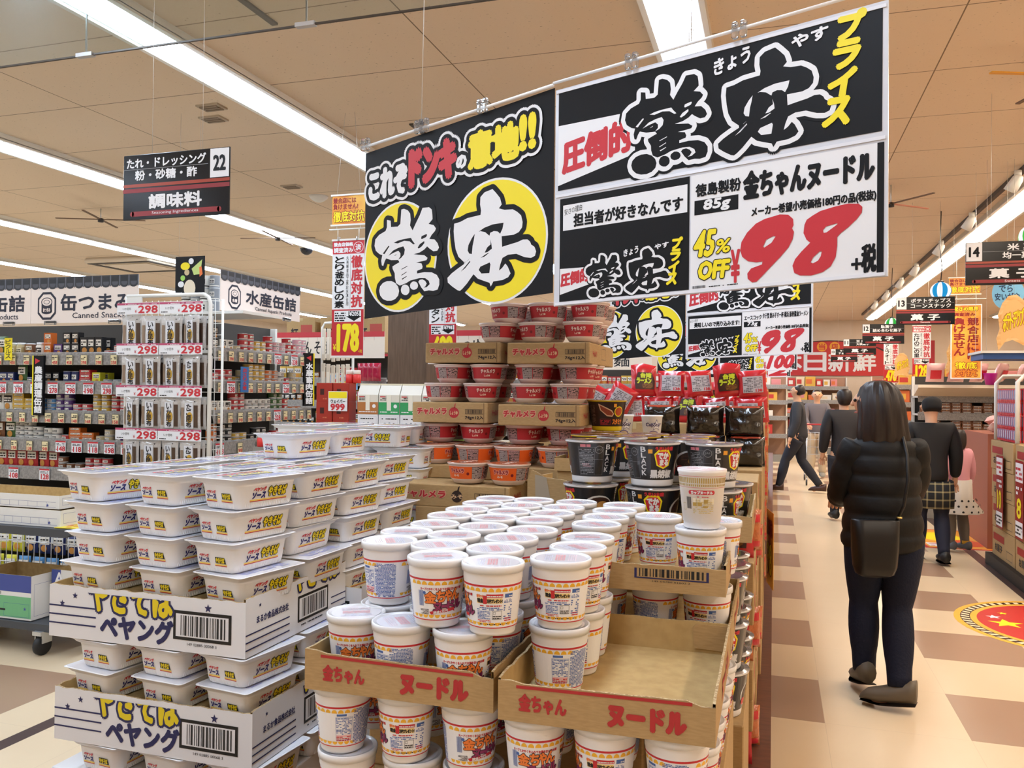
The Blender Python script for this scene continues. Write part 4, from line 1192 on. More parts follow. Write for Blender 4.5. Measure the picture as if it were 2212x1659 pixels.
def bowl_case(x, y, z, w, d, label, soy=True):
    h = .072
    def pr(b, s, w, h):
        R_, K_ = M('#b3262d', .6), M('#2c1c14', .6)
        b.text(s, 'チャルメラ', w * .07, h * .40, w * .46, h * .70, R_, .0008, .0014, [(.0022, M('#d7a58a', .7))])
        b.disc(s, w * .56, h * .50, .019, R_ if soy else K_, .0007, 20); b.text(s, 'しょうゆ' if soy else 'みそ', w * .51, h * .40, w * .61, h * .58, M('#d9b48a', .6), .0011, .0005)
        b.poly(s, [[(w * .56, h * .72), (w * .575, h * .72), (w * .585, h * .98), (w * .57, h * .9)]], R_ if soy else K_, .0007)
        b.frame(s, w * .71, h * .44, w * .95, h * .68, .0014, K_); b.barcode(s, w * .73, h * .47, w * .93, h * .65, K_)
        b.text(s, '%dg×12入' % (74 if soy else 88), w * .71, h * .16, w * .95, h * .36, K_, .0008, .0007)
    t = thing('noodle_case', label, 'carton', (x, y, z), 0, 'flat brown noodle bowl cases')
    b = MB(); b.rbox((0, 0, 0), (w, d, h), KRAFT, .003); pr(b, plane((0, 0, 0), (1, 0, 0)), w, h)
    s = plane((w, 0, 0), (0, 1, 0)); b.text(s, 'チャルメラ', .05, .025, .12, .045, M('#b3262d', .6), .0008, .0008); b.frame(s, .20, .02, .28, .06, .0015, M('#2c1c14', .6))
    b.build('carton_body', t)
    b = MB(); b.box((w - .016, -.0010, .001), (w - .012, 0, h - .001), M('#8d6f48', .7)); b.build('corner_seam', t)
    return t
# bottom up: miso level, soy level, cases, two levels, cases, two levels
bowl_case(-1.235, 2.745, 1.388, .285, .43, 'flat noodle case, lower left of the four reading 74g')
bowl_case(-.908, 2.735, 1.384, .290, .43, 'flat noodle case, lower right of the four reading 74g')
bowl_case(-1.200, 2.775, 1.601, .285, .43, 'flat noodle case, upper left of the four reading 74g')
bowl_case(-.880, 2.745, 1.597, .290, .43, 'flat noodle case, upper right of the four reading 74g')
bowl_case(-1.19, 2.500, 1.126, .40, .40, 'flat noodle case reading 88g under the orange miso bowls', False)
def bowls(kind, z, xs, ys, what, face=None):
    for r, y in enumerate(ys):
        for c, x in enumerate(xs):
            kind.put((x + rb.uniform(-.006, .006), y + rb.uniform(-.006, .006), z), rb.uniform(0, 6.28) if face is None else face[c % len(face)] + rb.uniform(-.2, .2), '%s, %s row from front, %s from left' % (what, ORD[r], ORD[c]))
F0 = pi / 2; FT = 0.35
bowls(SOY, 1.315, (-1.16, -1.015, -.835, -.69), (2.83, 2.975), 'red soy noodle bowl under the lower cases', [0.0, 2.0, -.5, .1])
bowls(SOY, 1.4600, (-1.145, -1.00, -.825, -.680), (2.83, 2.975), 'red soy noodle bowl on the lower cases', [.2, -1.25, -1.0, .1])
bowls(SOY, 1.5275, (-1.120, -.985, -.810, -.660), (2.84, 2.985), 'red soy noodle bowl just under the upper cases', [.1, -1.45, .2, -.3])
bowls(SOY, 1.673, (-.940, -.790, -.635), (2.83, 2.975), 'red soy noodle bowl on the upper cases', [-.2, 1.1, -1.7])
bowls(SOY, 1.7405, (-.905, -.765, -.615), (2.84, 2.985), 'red soy noodle bowl, topmost level', [1.2, -1.7, -1.75])
bowls(MISO, 1.2445, (-1.14, -.995, -.850, -.700), (2.745, 2.89), 'orange miso bowl under the soy bowls, lid showing')
bowls(MISO, 1.1995, (-.955, -.812), (2.575,), 'orange miso bowl on the 88g case', [-1.75, -1.7])
plain_carton((-1.24, 2.915, .40), (-.665, 3.18, 1.2445), 'closed brown carton under the noodle bowl tower', 'supporting cartons')
plain_carton((-1.11, 2.50, .40), (-.70, 2.905, 1.126), 'closed brown carton under the 88g case', 'supporting cartons')
plain_carton((-1.235, 2.68, 1.1995), (-.665, 2.91, 1.2445), 'thin flat carton between miso bowl levels', 'supporting cartons')
# carton with a torn flap beside the black bowls
t = thing('torn_carton', 'brown carton with a torn, peeled front flap beside the black bowls', 'carton', (-.655, 2.24, 1.02), 0)
b = MB(); s = plane((0, 0, 0), (1, 0, 0))
board(b, s, [(0, .235), (.012, .262), (.03, .255), (.05, .243), (.11, .237), (.118, .232), (.122, .10), (.13, .098)], .005, KRAFT, KRAFT_IN, KRAFT_EDGE)
b.poly(s, [[(.022, .25), (.055, .243), (.066, .19), (.075, .12), (.03, .125), (.024, .18)]], M('#a79a86', .8), .001); b.build('front_panel', t)
b = MB(); board(b, plane((0, .26, 0), (0, -1, 0)), [(0, .23), (.26, .24)], .005, KRAFT, KRAFT_IN, KRAFT_EDGE); b.build('side_panel', t)
b = MB(); b.box((.002, .002, 0), (.128, .256, .13), KRAFT_IN); b.build('carton_bottom', t)
plain_carton((-.66, 2.23, .40), (-.515, 2.49, 1.02), 'narrow closed carton under the torn one', 'supporting cartons')

# ------------------------------------------------------------ tall dark noodle bowls
def make_tall(kind):
    black = kind == 'black'
    K = M('#1b1c20', .28, 0, 0, 1, .5) if black else M('#2a1712', .3)
    t = thing('tall_noodle_bowl', 'tall bowl', 'noodle bowl', group='tall black pepper noodle bowls' if black else 'dark brown noodle bowls')
    b = MB(); b.lathe([(.046, .002), (.050, 0), (.0515, .003), (.0525, .014), (.0665, .102), (.0695, .1025), (.0705, .1045), (.0695, .1070), (.067, .1072)], M('#e9e9ea' if black else '#e4c81e', .35), 40); b.build('bowl', t)
    b = MB(.008); s = cone([(.0525, .014), (.0665, .102)], -pi / 2, .062); C = 2 * pi * .062
    b.rect(s, -C / 2, .0165, C / 2, .1015, K, .0004)
    if black:
        GW = M('#d9dadc', .4); G2 = M('#8a8c90', .4)
        for o in (0, C / 2):
            # badge and name
            b.poly(s, [[(o - .016, .052), (o + .002, .044), (o + .018, .052), (o + .022, .078), (o + .012, .092), (o - .012, .092), (o - .023, .080)]], YELL, .0007)
            b.poly(s, [[(o - .013, .054), (o + .002, .048), (o + .015, .055), (o + .018, .077), (o + .009, .087), (o - .010, .087), (o - .019, .078)]], RED, .0010)
            b.text(s, 'でか', o - .014, .069, o + .013, .084, PAPER, .0014, .0012); b.text(s, 'まる', o - .008, .053, o + .014, .067, PAPER, .0014, .0012)
            b.text(s, 'うまい大盛', o - .020, .090, o + .024, .0985, RED, .0012, .0008)
            b.text(s, '黒胡椒', o - .032, .022, o + .028, .041, GW, .0008, .0012)
            for i, c in enumerate('BLACK'):
                b.text(s, c, o - .055, .086 - i * .0145, o - .043, .098 - i * .0145, GW, .0008, .0004)
            b.rect(s, o - .037, .082, o - .027, .092, M('#e8a030', .4), .0007)
        o = .088
        # noodle picture
        b.disc(s, o - .002, .052, .042, M('#cfcfcd', .4), .0006, 28, .031); b.disc(s, o, .052, .038, M('#38201a', .4), .0009, 28, .027)
        b.micro(s, o - .026, .032, o + .030, .072, M('#5c3a26', .4), 9, .0011, .4, .6); b.disc(s, o + .008, .056, .016, M('#b98a48', .4), .0012, 16, .013); b.micro(s, o - .004, .048, o + .020, .064, M('#d0a566', .4), 7, .0015, .5, .7)
        b.disc(s, o - .030, .036, .009, RED, .0015, 14)
        o = -.098
        b.micro(s, o - .026, .022, o + .012, .088, G2, 17, .0006, .45, .8); b.disc(s, o + .025, .085, .010, G2, .0006, 20); b.disc(s, o + .025, .085, .0088, K, .0009, 20); b.text(s, 'JAS', o + .019, .082, o + .031, .088, G2, .0012)
        for v in (.020, .060, .091): b.rect(s, o - .028, v, o + .037, v + .0005, G2, .0007)
        for u in (-.028, .014, .037): b.rect(s, o + u, .020, o + u + .0005, .0915, G2, .0007)
        b.rect(s, o - .022, .0915, o - .008, .0985, M('#c67078', .4), .0007); b.rect(s, o - .006, .0915, o + .004, .0985, M('#c67078', .4), .0007); b.rect(s, o - .020, .047, o + .000, .049, M('#c69aa0', .4), .0008); b.rect(s, o - .018, .042, o + .004, .044, M('#c69aa0', .4), .0008)
    else:
        for o in (0, C / 2):
            b.poly(s, [[(o - .030, .095), (o - .024, .072), (o, .052), (o + .020, .050), (o + .026, .060), (o + .018, .072), (o - .010, .086)]], M('#d8b08a', .4), .0006)
            b.poly(s, [[(o - .025, .090), (o - .020, .073), (o + .001, .056), (o + .018, .054), (o + .022, .061), (o + .014, .070), (o - .010, .082)]], M('#8a3a1e', .4), .0009)
            b.frame(s, o - .026, .022, o + .014, .042, .0008, RED); b.micro(s, o - .024, .024, o + .012, .040, RED, 4, .0009)
            b.text(s, 'スタミナ', o + .022, .024, o + .066, .042, M('#e8862a', .4), .0008, .001); b.disc(s, o + .045, .068, .018, YELL, .0006, 16); b.disc(s, o + .045, .068, .015, M('#b5481e', .4), .0009, 16)
            b.rect(s, o + .024, .083, o + .034, .095, M('#e8a030', .4), .0007)
        b.micro(s, -.075, .022, -.045, .09, M('#7a675c', .4), 16, .0006, .45, .7)
    b.build('printed_sleeve', t)
    b = MB(); b.lathe([(.0710, .1062), (.0705, .1074), (0, .1078)], M('#a9a4a2', .16, .45) if black else M('#8d6b5c', .2, .2), 40, cap=(False, False))
    s = plane((0, 0, .1077), (1, 0, 0), (0, 1, 0)); b.disc(s, 0, 0, .058, M('#54504e', .15, .2) if black else M('#5d2f22', .2), .0004, 28)
    b.disc(s, .01, .0, .026, M('#c9a23a', .25), .0008, 20, .02); b.text(s, 'でかまる', -.012, -.01, .032, .01, M('#9c1d22', .3), .0012, .001); b.build('lid', t)
    return t
BLK, BRN = Kind(make_tall('black')), Kind(make_tall('brown'))
ZB = 1.160
kraft_tray(-.520, 2.005, .475, .44, ZB - .004, .060, 'brown cut tray holding the black pepper bowls behind the barcode tray', 31, 'none', .003)
def faceA(x, y, a): return math.atan2(-x, y) + a
for x, y, z, a, lab in ((-.445, 2.10, 0, -1.05, 'lower black bowl at the left, showing badge and noodle picture'), (-.285, 2.095, 0, 0.0, 'lower black bowl half hidden by the gold patterned cup, badge in front'),
                        (-.140, 2.085, 0, 1.25, 'lower black bowl at the right above the barcode tray, ingredient print in front'), (-.118, 2.255, 0, .5, 'lower black bowl at the right, one row back at the tray edge'),
                        (-.440, 2.250, 0, 1, 'lower black bowl, second row, left, hidden in shadow'), (-.28, 2.26, 0, 2, 'lower black bowl, second row, middle, hidden in shadow'),
                        (-.448, 2.13, .110, 1.45, 'upper black bowl at the left, round quality mark on its ingredient print'), (-.290, 2.105, .110, .45, 'upper black bowl in the middle with silver lid, BLACK and badge in front'),
                        (-.140, 2.125, .110, .95, 'upper black bowl at the right with BLACK running down its middle'), (-.225, 2.235, .110, -1.1, 'upper black bowl one row back, only lid and picture edge showing'),
                        (-.400, 2.30, .110, .4, 'upper black bowl one row back at the left, silver lid showing')):
    BLK.put((x, y, ZB + z), faceA(x, y, a), lab)
for i, (x, y, z) in enumerate(((-.125, 2.08, .955), (-.122, 2.225, .955), (-.128, 2.37, .955), (-.122, 2.08, .845), (-.12, 2.23, .845), (-.118, 2.37, .845), (-.12, 2.08, .735), (-.118, 2.23, .735), (-.116, 2.37, .735))):
    BLK.put((x, y, z), .6 + i, 'black bowl stacked under the tray at the aisle edge, %s of three, %s level down' % (ORD[i % 3], ORD[i // 3]))
plain_carton((-.515, 2.0, .40), (-.06, 2.45, .735), 'closed brown carton at the foot of the black bowls', 'supporting cartons')
plain_carton((-.510, 2.0, .735), (-.215, 2.45, 1.156), 'closed brown carton behind the edge black bowls', 'supporting cartons')
for i, (z, k) in enumerate(((1.068, 0), (.840, 1))):
    pass
# brown bowls
kraft_tray(-.66, 2.56, .47, .42, 1.252, .04, 'low brown cut tray holding the dark brown bowls', 33, 'none')
for i, (x, y, z, a) in enumerate(((-.560, 2.66, 1.256, .1), (-.410, 2.66, 1.256, .1), (-.26, 2.66, 1.256, 2), (-.555, 2.81, 1.256, 3), (-.40, 2.81, 1.256, 1), (-.25, 2.81, 1.256, 1))):
    BRN.put((x, y, z), faceA(x, y, a), 'dark brown bowl in the level below the single one, %s row, %s from left' % (ORD[i // 3], ORD[i % 3]))
BRN.put((-.560, 2.905, 1.366), faceA(-.56, 2.9, .0), 'single dark brown bowl with yellow foot standing above the black bowls')
plain_carton((-.655, 2.57, .40), (-.37, 2.98, 1.252), 'closed brown carton under the dark brown bowls', 'supporting cartons')

# ------------------------------------------------------------ bagged noodles
def pillow(w, h, th, m, seed, seal=.012, wr=.12, nu=12, nv=12, crown=0):
    r = random.Random(seed); b = MB()
    ph = [r.uniform(0, 6) for _ in range(6)]
    def f(i, j, sg):
        x, y = -1 + 2 * i / nu, -1 + 2 * j / nv
        k = max(0, 1 - abs(x) ** 4) ** .6 * max(0, 1 - abs(y) ** 6) ** .6
        wv = 1 + wr * (sin(5 * x + ph[0] + 3 * y * sg) * .6 + sin(9 * y + ph[1] + 2 * x) * .4 + sin(14 * x * sg + ph[2] - 5 * y) * .25)
        return (x * w / 2 * (1 - .05 * (1 - abs(y))), sg * th / 2 * k * wv, h / 2 * (y + 1) + crown * max(0, y) ** 3 * (1 - abs(x)))
    for sg in (-1, 1):
        vs = [f(i, j, sg) for j in range(nv + 1) for i in range(nu + 1)]
        fs = []
        for j in range(nv):
            for i in range(nu):
                a = j * (nu + 1) + i
                q = (a, a + 1, a + nu + 2, a + nu + 1)
                fs.append(q if sg < 0 else q[::-1])
        b.add(vs, fs, m, True)
    surf = lambda u, v, l: Vector((u, -(th / 2) * max(0, 1 - abs(2 * u / w) ** 4) ** .6 * max(0, 1 - abs(2 * v / h - 1) ** 6) ** .6 * (1 + wr) - l, v))
    return b, surf
REDBAG = M('#c21f2a', .22, 0, 0, 1, .4)
BLKBAG = M('#17120f', .18, 0, 0, 1, .6, (30, .5))
def make_bag(kind):
    if kind == 'red':
        t = thing('noodle_bag', 'red noodle bag', 'noodle bag', group='red bags of instant noodles')
        b, s = pillow(.128, .125, .042, REDBAG, 1); b.build('bag', t)
        b = MB(.012); b.rect(s, -.045, .022, .045, .098, M('#b9b4ba', .35), .0015); b.micro(s, -.042, .026, .0, .094, M('#5e5a60', .4), 9, .002); b.micro(s, .004, .045, .042, .094, M('#6d6870', .4), 7, .002); b.text(s, '138', .012, .026, .04, .038, RED, .002, .001); b.build('printed_panel', t)
    elif kind == 'front':
        t = thing('noodle_bag', 'red noodle bag', 'noodle bag', group='red bags of instant noodles, fronts showing')
        b, s = pillow(.128, .150, .042, REDBAG, 2, crown=.012); b.build('bag', t)
        b = MB(.012); b.poly(s, [[(-.046, .03), (.046, .03), (.050, .07), (.034, .112), (-.034, .112), (-.050, .07)]], M('#3a1a10', .35), .0015); b.disc(s, .012, .048, .028, M('#5c3414', .35), .002, 16, .017); b.micro(s, -.012, .036, .036, .06, M('#8a5a20', .35), 5, .0024)
        b.text(s, '台湾', -.022, .086, .030, .108, M('#c3d02a', .35), .003, .002); b.text(s, 'ラーメン', -.040, .058, .030, .084, M('#c3d02a', .35), .003, .002); b.build('printed_panel', t)
    elif kind == 'black':
        t = thing('noodle_multipack', 'black noodle multipack', 'noodle pack', group='black five-packs of noodles')
        b, s = pillow(.158, .125, .105, BLKBAG, 3, wr=.16, nu=16, nv=14); b.build('bag', t)
        b = MB(); b.rbox((-.064, -.034, .108), (.064, .034, .1235), M('#b5482e', .25, 0, 0, 1, .4, (40, .4)), .01); s = plane((0, 0, .1237), (1, 0, 0), (0, 1, 0)); b.disc(s, -.03, 0, .018, M('#e8c4ac', .3), .0005, 14); b.disc(s, .03, 0, .02, M('#d5301e', .3), .0005, 14); b.build('printed_top', t)
    else:
        t = thing('noodle_bag', 'clear noodle bag', 'noodle bag', group='clear fronted bags of noodles')
        b, s = pillow(.13, .125, .045, M('#b8622c', .2, 0, 0, 1, .5, (60, .6)), 4); b.build('bag', t)
        b = MB(.012); b.rect(s, -.055, .088, .055, .112, REDBAG, .0015); b.rect(s, -.055, .012, .055, .03, REDBAG, .0015); b.build('printed_panel', t)
    return t
RB, FB, KB, CB = (Kind(make_bag(k)) for k in ('red', 'front', 'black', 'clear'))
rg = random.Random(9)
def lean(): return (rg.uniform(-.22, .04), rg.uniform(-.13, .13), rg.uniform(-.45, .45))
def bag(kind, x, y, z, label, rot=None): kind.put((x, y, z), 0, label, rot=rot or lean())
# wooden step shelf cartons that carry the bags
plain_carton((-.74, 3.42, .40), (-.04, 3.80, 1.20), 'closed brown carton at the foot of the black multipacks', 'supporting cartons')
plain_carton((-1.25, 3.95, .40), (-.04, 4.55, 1.36), 'closed brown carton at the foot of the red noodle bags', 'supporting cartons')
for r, (z, xs) in enumerate(((1.20, (-.60, -.44, -.27, -.11)), (1.325, (-.455, -.275, -.115)))):
    for c, x in enumerate(xs): bag(KB, x, 3.60, z, 'black noodle multipack with orange top, %s row, %s from left' % (('lower', 'upper')[r], ORD[c]), (0, 0, rg.uniform(-.15, .15)))
for r, (z, xs) in enumerate(((1.36, (-1.18, -1.05, -.92, -.78, -.65, -.52, -.39, -.25, -.11)), (1.485, (-.60, -.47, -.33, -.20, -.09)))):
    for c, x in enumerate(xs):
        bag(RB if (c % 3) else FB, x, 4.05, z, 'red noodle bag in the pile behind the black packs, %s row, %s from left' % (('lower', 'upper')[r], ORD[c]))
        if r == 0: bag(RB, x + .03, 4.17, z, 'red noodle bag in the pile, one layer back, %s from left' % ORD[c])
bag(FB, -.905, 4.10, 1.487, 'lone red noodle bag standing upright beside the noodle cases', (0, 0, .05))
for c, x in enumerate((-.86, -.73)): bag(RB, x, 3.98, 1.42, 'red noodle bag slumped sideways below the lone upright one, %s' % ('left' if c == 0 else 'right'), (0, .5, .2))
# white star patterned cups
def make_star_cup():
    t = thing('star_cup', 'white noodle cup with purple star print', 'noodle cup', group='white noodle cups with star print')
    b = MB(); b.lathe([(.032, 0), (.034, .003), (.043, .095), (.046, .098), (.046, .103), (.043, .103)], FOAMW, 28); b.build('cup', t)
    b = MB(.008); s = cone([(.034, .003), (.043, .095)], -pi / 2, .042)
    for o in (0, .132):
        star(b, s, o + .012, .062, .026, M('#4a3c74', .5)); star(b, s, o + .012, .062, .022, FOAMW) if False else b.poly(s, [[(o + .012 + (.021 if k % 2 == 0 else .009) * sin(k * pi / 5), .062 + (.021 if k % 2 == 0 else .009) * cos(k * pi / 5)) for k in range(10)]], FOAMW, .0011)
        b.text(s, 'CupStar', o - .034, .054, o + .032, .072, M('#3c2f5c', .5), .0015, .0006); b.disc(s, o, .028, .022, M('#5c4a80', .5), .0007, 18, .012); b.disc(s, o, .028, .017, M('#c9b08a', .5), .001, 18, .009)
        b.rect(s, o - .03, .012, o + .03, .015, M('#6a5a90', .5), .0007)
    b.build('printed_sleeve', t)
    b = MB(); b.lathe([(.046, .1028), (0, .104)], M('#d9d4d8', .25), 28, cap=(False, False)); b.build('lid', t)
    return t
STC = Kind(make_star_cup())
for c, x in enumerate((-.70, -.60, -.48)): STC.put((x, 3.47, 1.305), faceA(x, 3.47, .1 * c), 'white star printed noodle cup above the brown bowls, %s from left' % ORD[c])
plain_carton((-.75, 3.425, 1.20), (-.53, 3.54, 1.305), 'small brown carton carrying two star printed cups', 'supporting cartons') if False else None
b = MB(); b.box((-.76, 3.415, 1.295), (-.42, 3.53, 1.305), KRAFT); b.box((-.76, 3.415, 1.20), (-.74, 3.53, 1.295), KRAFT); b.box((-.44, 3.415, 1.20), (-.42, 3.53, 1.295), KRAFT)
tag(b.build('cardboard_bridge'), 'folded cardboard riser under the star printed cups', 'riser', 'supporting cartons')

# stacks along the aisle edge: trays with goods, repeating down the island
k = 0
for col, y in enumerate((2.66, 3.20, 4.75, 5.15, 5.55, 5.95, 6.40, 6.9, 7.5, 8.2, 9.0, 10.0)):
    z = .40; lv = 0
    tgt = (1.02 if col == 0 else 1.45 if col > 1 else 1.18)
    while z < tgt:
        kindc = (lv + col) % 3
        hgt = .09
        if kindc >= 1:
            w = .30
            t = thing('small_case', 'small brown noodle case in the %s aisle-edge stack, %s layer up' % (ORD[col], ORD[lv]), 'carton', (-.05 - w, y - .15, z), 0, 'small brown cases along the aisle edge')
            b = MB(); b.rbox((0, 0, 0), (w, .32, .09), KRAFT, .003); s = plane((0, 0, 0), (1, 0, 0)); b.frame(s, .17, .02, .28, .07, .004, M('#3a2a1c', .6)); b.barcode(s, .18, .03, .27, .06, M('#3a2a1c', .6)); b.text(s, 'ラーメン', .02, .03, .14, .065, RED, .0008, .002)
            s = plane((w, 0, 0), (0, 1, 0)); b.text(s, '麺', .10, .02, .16, .07, RED, .0008, .002); b.build('carton_body', t)
        else:
            for q, x in enumerate((-.285, -.115)):
                bag((CB if kindc == 0 else RB) if (lv + col) % 2 else FB, x, y - .06, z, '%s noodle bag in the %s aisle-edge stack, %s layer, %s' % ('glossy', ORD[col], ORD[lv], ('inner', 'outer')[q]), (0, 0, .1 - q * .3))
                if col < 6: bag((CB if kindc == 0 else RB), x + .02, y + .06, z, 'glossy noodle bag, back row of the %s aisle-edge stack, %s layer, %s' % (ORD[col], ORD[lv], ('inner', 'outer')[q]), (0, 0, q * .3))
            hgt = .126 if kindc == 0 else .126
        z += hgt; lv += 1
# orange price card standing out at the aisle edge
t = thing('edge_price_card', 'orange fire-print price card hanging at the aisle edge of the island', 'price card', (-.028, 4.30, .58))
s = plane((0, 0, 0), (.16, -.985, 0)); b = MB(); b.loft([[s(u, v, l) for u, v in ((0, 0), (.2, 0), (.2, .36), (0, .36))] for l in (-.002, 0)], FIRE); b.text(s, '98', .03, .06, .17, .2, YELL, .002, .006, [(.006, DKRED)]); b.text(s, '徹底対抗', .02, .24, .18, .32, DKRED, .002, .003); b.build('card', t)

# ------------------------------------------------------------ small shelf goods
_K = {}
CNAMES = {'#b5282c': 'red', '#c9a23c': 'golden', '#e8e4da': 'white', '#c8641e': 'orange', '#4c2a6c': 'purple', '#3a5f2f': 'green', '#1d2a5e': 'navy', '#141416': 'black', '#7a4a2a': 'brown', '#c4b48a': 'tan', '#d8d23a': 'yellow', '#4b86b8': 'blue', '#d8a0a8': 'pink', '#8f9296': 'grey'}
def goods(kind, col):
    k = (kind, col)
    if k in _K: return _K[k]
    m = M(col, .35); w = M('#ece8de', .45); d = M('#2a2420', .5); b = MB()
    l2 = w if col not in ('#e8e4da',) else d
    if kind in ('can', 'tallcan', 'flatcan'):
        r, h = {'can': (.038, .048), 'tallcan': (.037, .095), 'flatcan': (.042, .034)}[kind]
        b.lathe([(r * .94, 0), (r, .002), (r, .004)], STEEL, 18); b.lathe([(r * .985, .004), (r * .985, h - .004)], m, 18, cap=(False, False)); b.lathe([(r, h - .004), (r, h - .001), (r * .93, h), (r * .9, h - .002)], STEEL, 18)
        b.cut = .012; s = cone([(r, 0), (r, h)], -pi / 2, r)
        b.rect(s, -.022, h * .35, .022, h * .72, l2, .0006); b.micro(s, -.019, h * .42, .019, h * .68, d if l2 is w else w, 2, .0012); b.rect(s, -.06, h * .14, .06, h * .22, l2, .0006)
    elif kind in ('box', 'flatbox', 'tallbox'):
        W, D, H = {'box': (.075, .05, .085), 'flatbox': (.11, .06, .034), 'tallbox': (.065, .045, .135)}[kind]
        b.box((-W / 2, -D / 2, 0), (W / 2, D / 2, H), m); s = plane((0, -D / 2, 0), (1, 0, 0))
        b.rect(s, -W * .36, H * .5, W * .36, H * .86, l2, .0006); b.micro(s, -W * .32, H * .56, W * .32, H * .82, d if l2 is w else w, 2, .001); b.disc(s, W * .1, H * .27, H * .16, M('#c98a3c', .4), .0006, 14); b.rect(s, -W * .4, H * .06, W * .4, H * .1, l2, .0006)
    elif kind == 'pouch':
        p, s = pillow(.10, .15, .035, m, 8, nu=8, nv=8); b = p; b.cut = .02
        b.rect(s, -.04, .07, .04, .125, l2, .0012); b.micro(s, -.034, .08, .034, .118, d if l2 is w else w, 2, .002); b.disc(s, 0, .042, .024, M('#c98a3c', .4), .0012, 16)
    elif kind == 'jar':
        b.lathe([(.03, 0), (.036, .006), (.036, .07), (.028, .08)], m, 18); b.lathe([(.03, .08), (.031, .082), (.031, .096), (.029, .098)], M('#dfe2e6', .3, .4), 18)
        b.cut = .012; s = cone([(.036, 0), (.036, .08)], -pi / 2, .036); b.rect(s, -.028, .02, .028, .058, l2, .0006); b.micro(s, -.024, .027, .024, .052, d if l2 is w else w, 2, .001)
    o = b.build({'can': 'food_can', 'tallcan': 'food_can', 'flatcan': 'food_can', 'box': 'food_box', 'flatbox': 'food_box', 'tallbox': 'food_box', 'pouch': 'food_pouch', 'jar': 'glass_jar'}[kind])
    o['category'] = {'jar': 'jar', 'pouch': 'food pouch'}.get(kind, 'can' if 'can' in kind else 'food box')
    _K[k] = Kind(o)
    return _K[k]
GW_ = {'can': .079, 'tallcan': .078, 'flatcan': .088, 'box': .079, 'flatbox': .115, 'tallbox': .07, 'pouch': .098, 'jar': .077}
GH_ = {'can': .049, 'tallcan': .096, 'flatcan': .035, 'box': .086, 'flatbox': .035, 'tallbox': .136, 'pouch': .15, 'jar': .098}
GN_ = {'can': 'can', 'tallcan': 'tall can', 'flatcan': 'flat can', 'box': 'box', 'flatbox': 'flat box', 'tallbox': 'tall box', 'pouch': 'pouch', 'jar': 'jar'}
rs = random.Random(21)
def fill(o, U, rz, length, z, seq, where, group, hmax=.185, depth=2):
    """stand goods along a shelf from o in direction U; seq = [(kind, colour, facings, stack)]"""
    o, U = Vector(o), Vector(U); V = Vector((-U.y, U.x, 0))
    u = 0.03; n = 0
    for kind, col, nf, ns in seq:
        for f in range(nf):
            if u + GW_[kind] > length - .01: return
            ns2 = min(ns, int(hmax / GH_[kind]))
            if rs.random() < .3 and ns2 > 1: ns2 -= 1
            for q in range(depth if kind != 'pouch' else 1):
                for j in range(max(1, ns2)):
                    p = o + U * (u + GW_[kind] / 2) + V * (.05 + .09 * q) + Vector((0, 0, z + GH_[kind] * j))
                    if q and j < ns2 - 1: continue
                    if q and j: continue
                    goods(kind, col).put(p, rz + rs.uniform(-.12, .12), '%s %s, %s from left, %s%s, %s' % (CNAMES[col], GN_[kind], ORD[n], ['base level', 'second level', 'third level', 'fourth level', 'fifth level'][j], ' behind' if q else '', where), group)
            u += GW_[kind]; n += 1
        u += rs.uniform(0.0, .02)

_PC = {}
def price_card(txt, style):
    k = (txt, style)
    if k in _PC: return _PC[k]
    b = MB(); s = plane((0, 0, 0), (1, 0, 0))
    w, h = (.062, .078) if style == 'cream' else (.095, .085) if style == 'red' else (.34, .075)
    b.box((-w / 2, 0, 0), (w / 2, .0015, h), PAPER if style != 'cream' else M('#e4d6a8', .5))
    if style == 'cream':
        b.frame(s, -w / 2, 0, w / 2, h, .003, M('#2b2826', .5)); b.micro(s, -w * .4, h * .55, w * .4, h * .85, BLACKINK, 2, .0008); b.text(s, txt, -w * .35, h * .1, w * .38, h * .4, RED, .001, .001)
    elif style == 'red':
        b.rect(s, -w / 2, h * .86, w / 2, h, RED, .0006); b.micro(s, -w * .4, h * .6, w * .4, h * .82, BLACKINK, 2, .0008); b.text(s, txt, -w * .32, h * .08, w * .44, h * .52, RED, .001, .002); b.micro(s, -w * .46, h * .2, -w * .34, h * .32, RED, 1, .001)
    else:
        b.rect(s, -w / 2, h * .82, w / 2, h, M('#b5486a', .5), .0006); b.micro(s, -w * .3, h * .86, w * .45, h * .95, PAPER, 1, .0008); b.text(s, txt, w * .02, h * .1, w * .47, h * .74, RED, .001, .0025); b.text(s, '¥', -w * .07, h * .12, -w * .02, h * .4, RED, .001); b.text(s, 'いか昆布', -w * .36, h * .36, -w * .16, h * .6, BLACKINK, .001); b.micro(s, -w * .46, h * .1, -w * .3, h * .24, BLACKINK, 1, .001)
    o = b.build('price_card'); o['category'] = 'price card'
    _PC[k] = Kind(o)
    return _PC[k]
def cards(o, U, N, rz, z, seq, where, group):
    o, U, N = Vector(o), Vector(U), Vector(N)
    for i, (u, txt, st) in enumerate(seq):
        price_card(txt, st).put(o + U * u + N * .014 + Vector((0, 0, z)), rz, '%s price card reading %s, %s from left, %s' % ({'cream': 'cream', 'red': 'red and white', 'strip': 'wide white'}[st], txt, ORD[i], where), group)

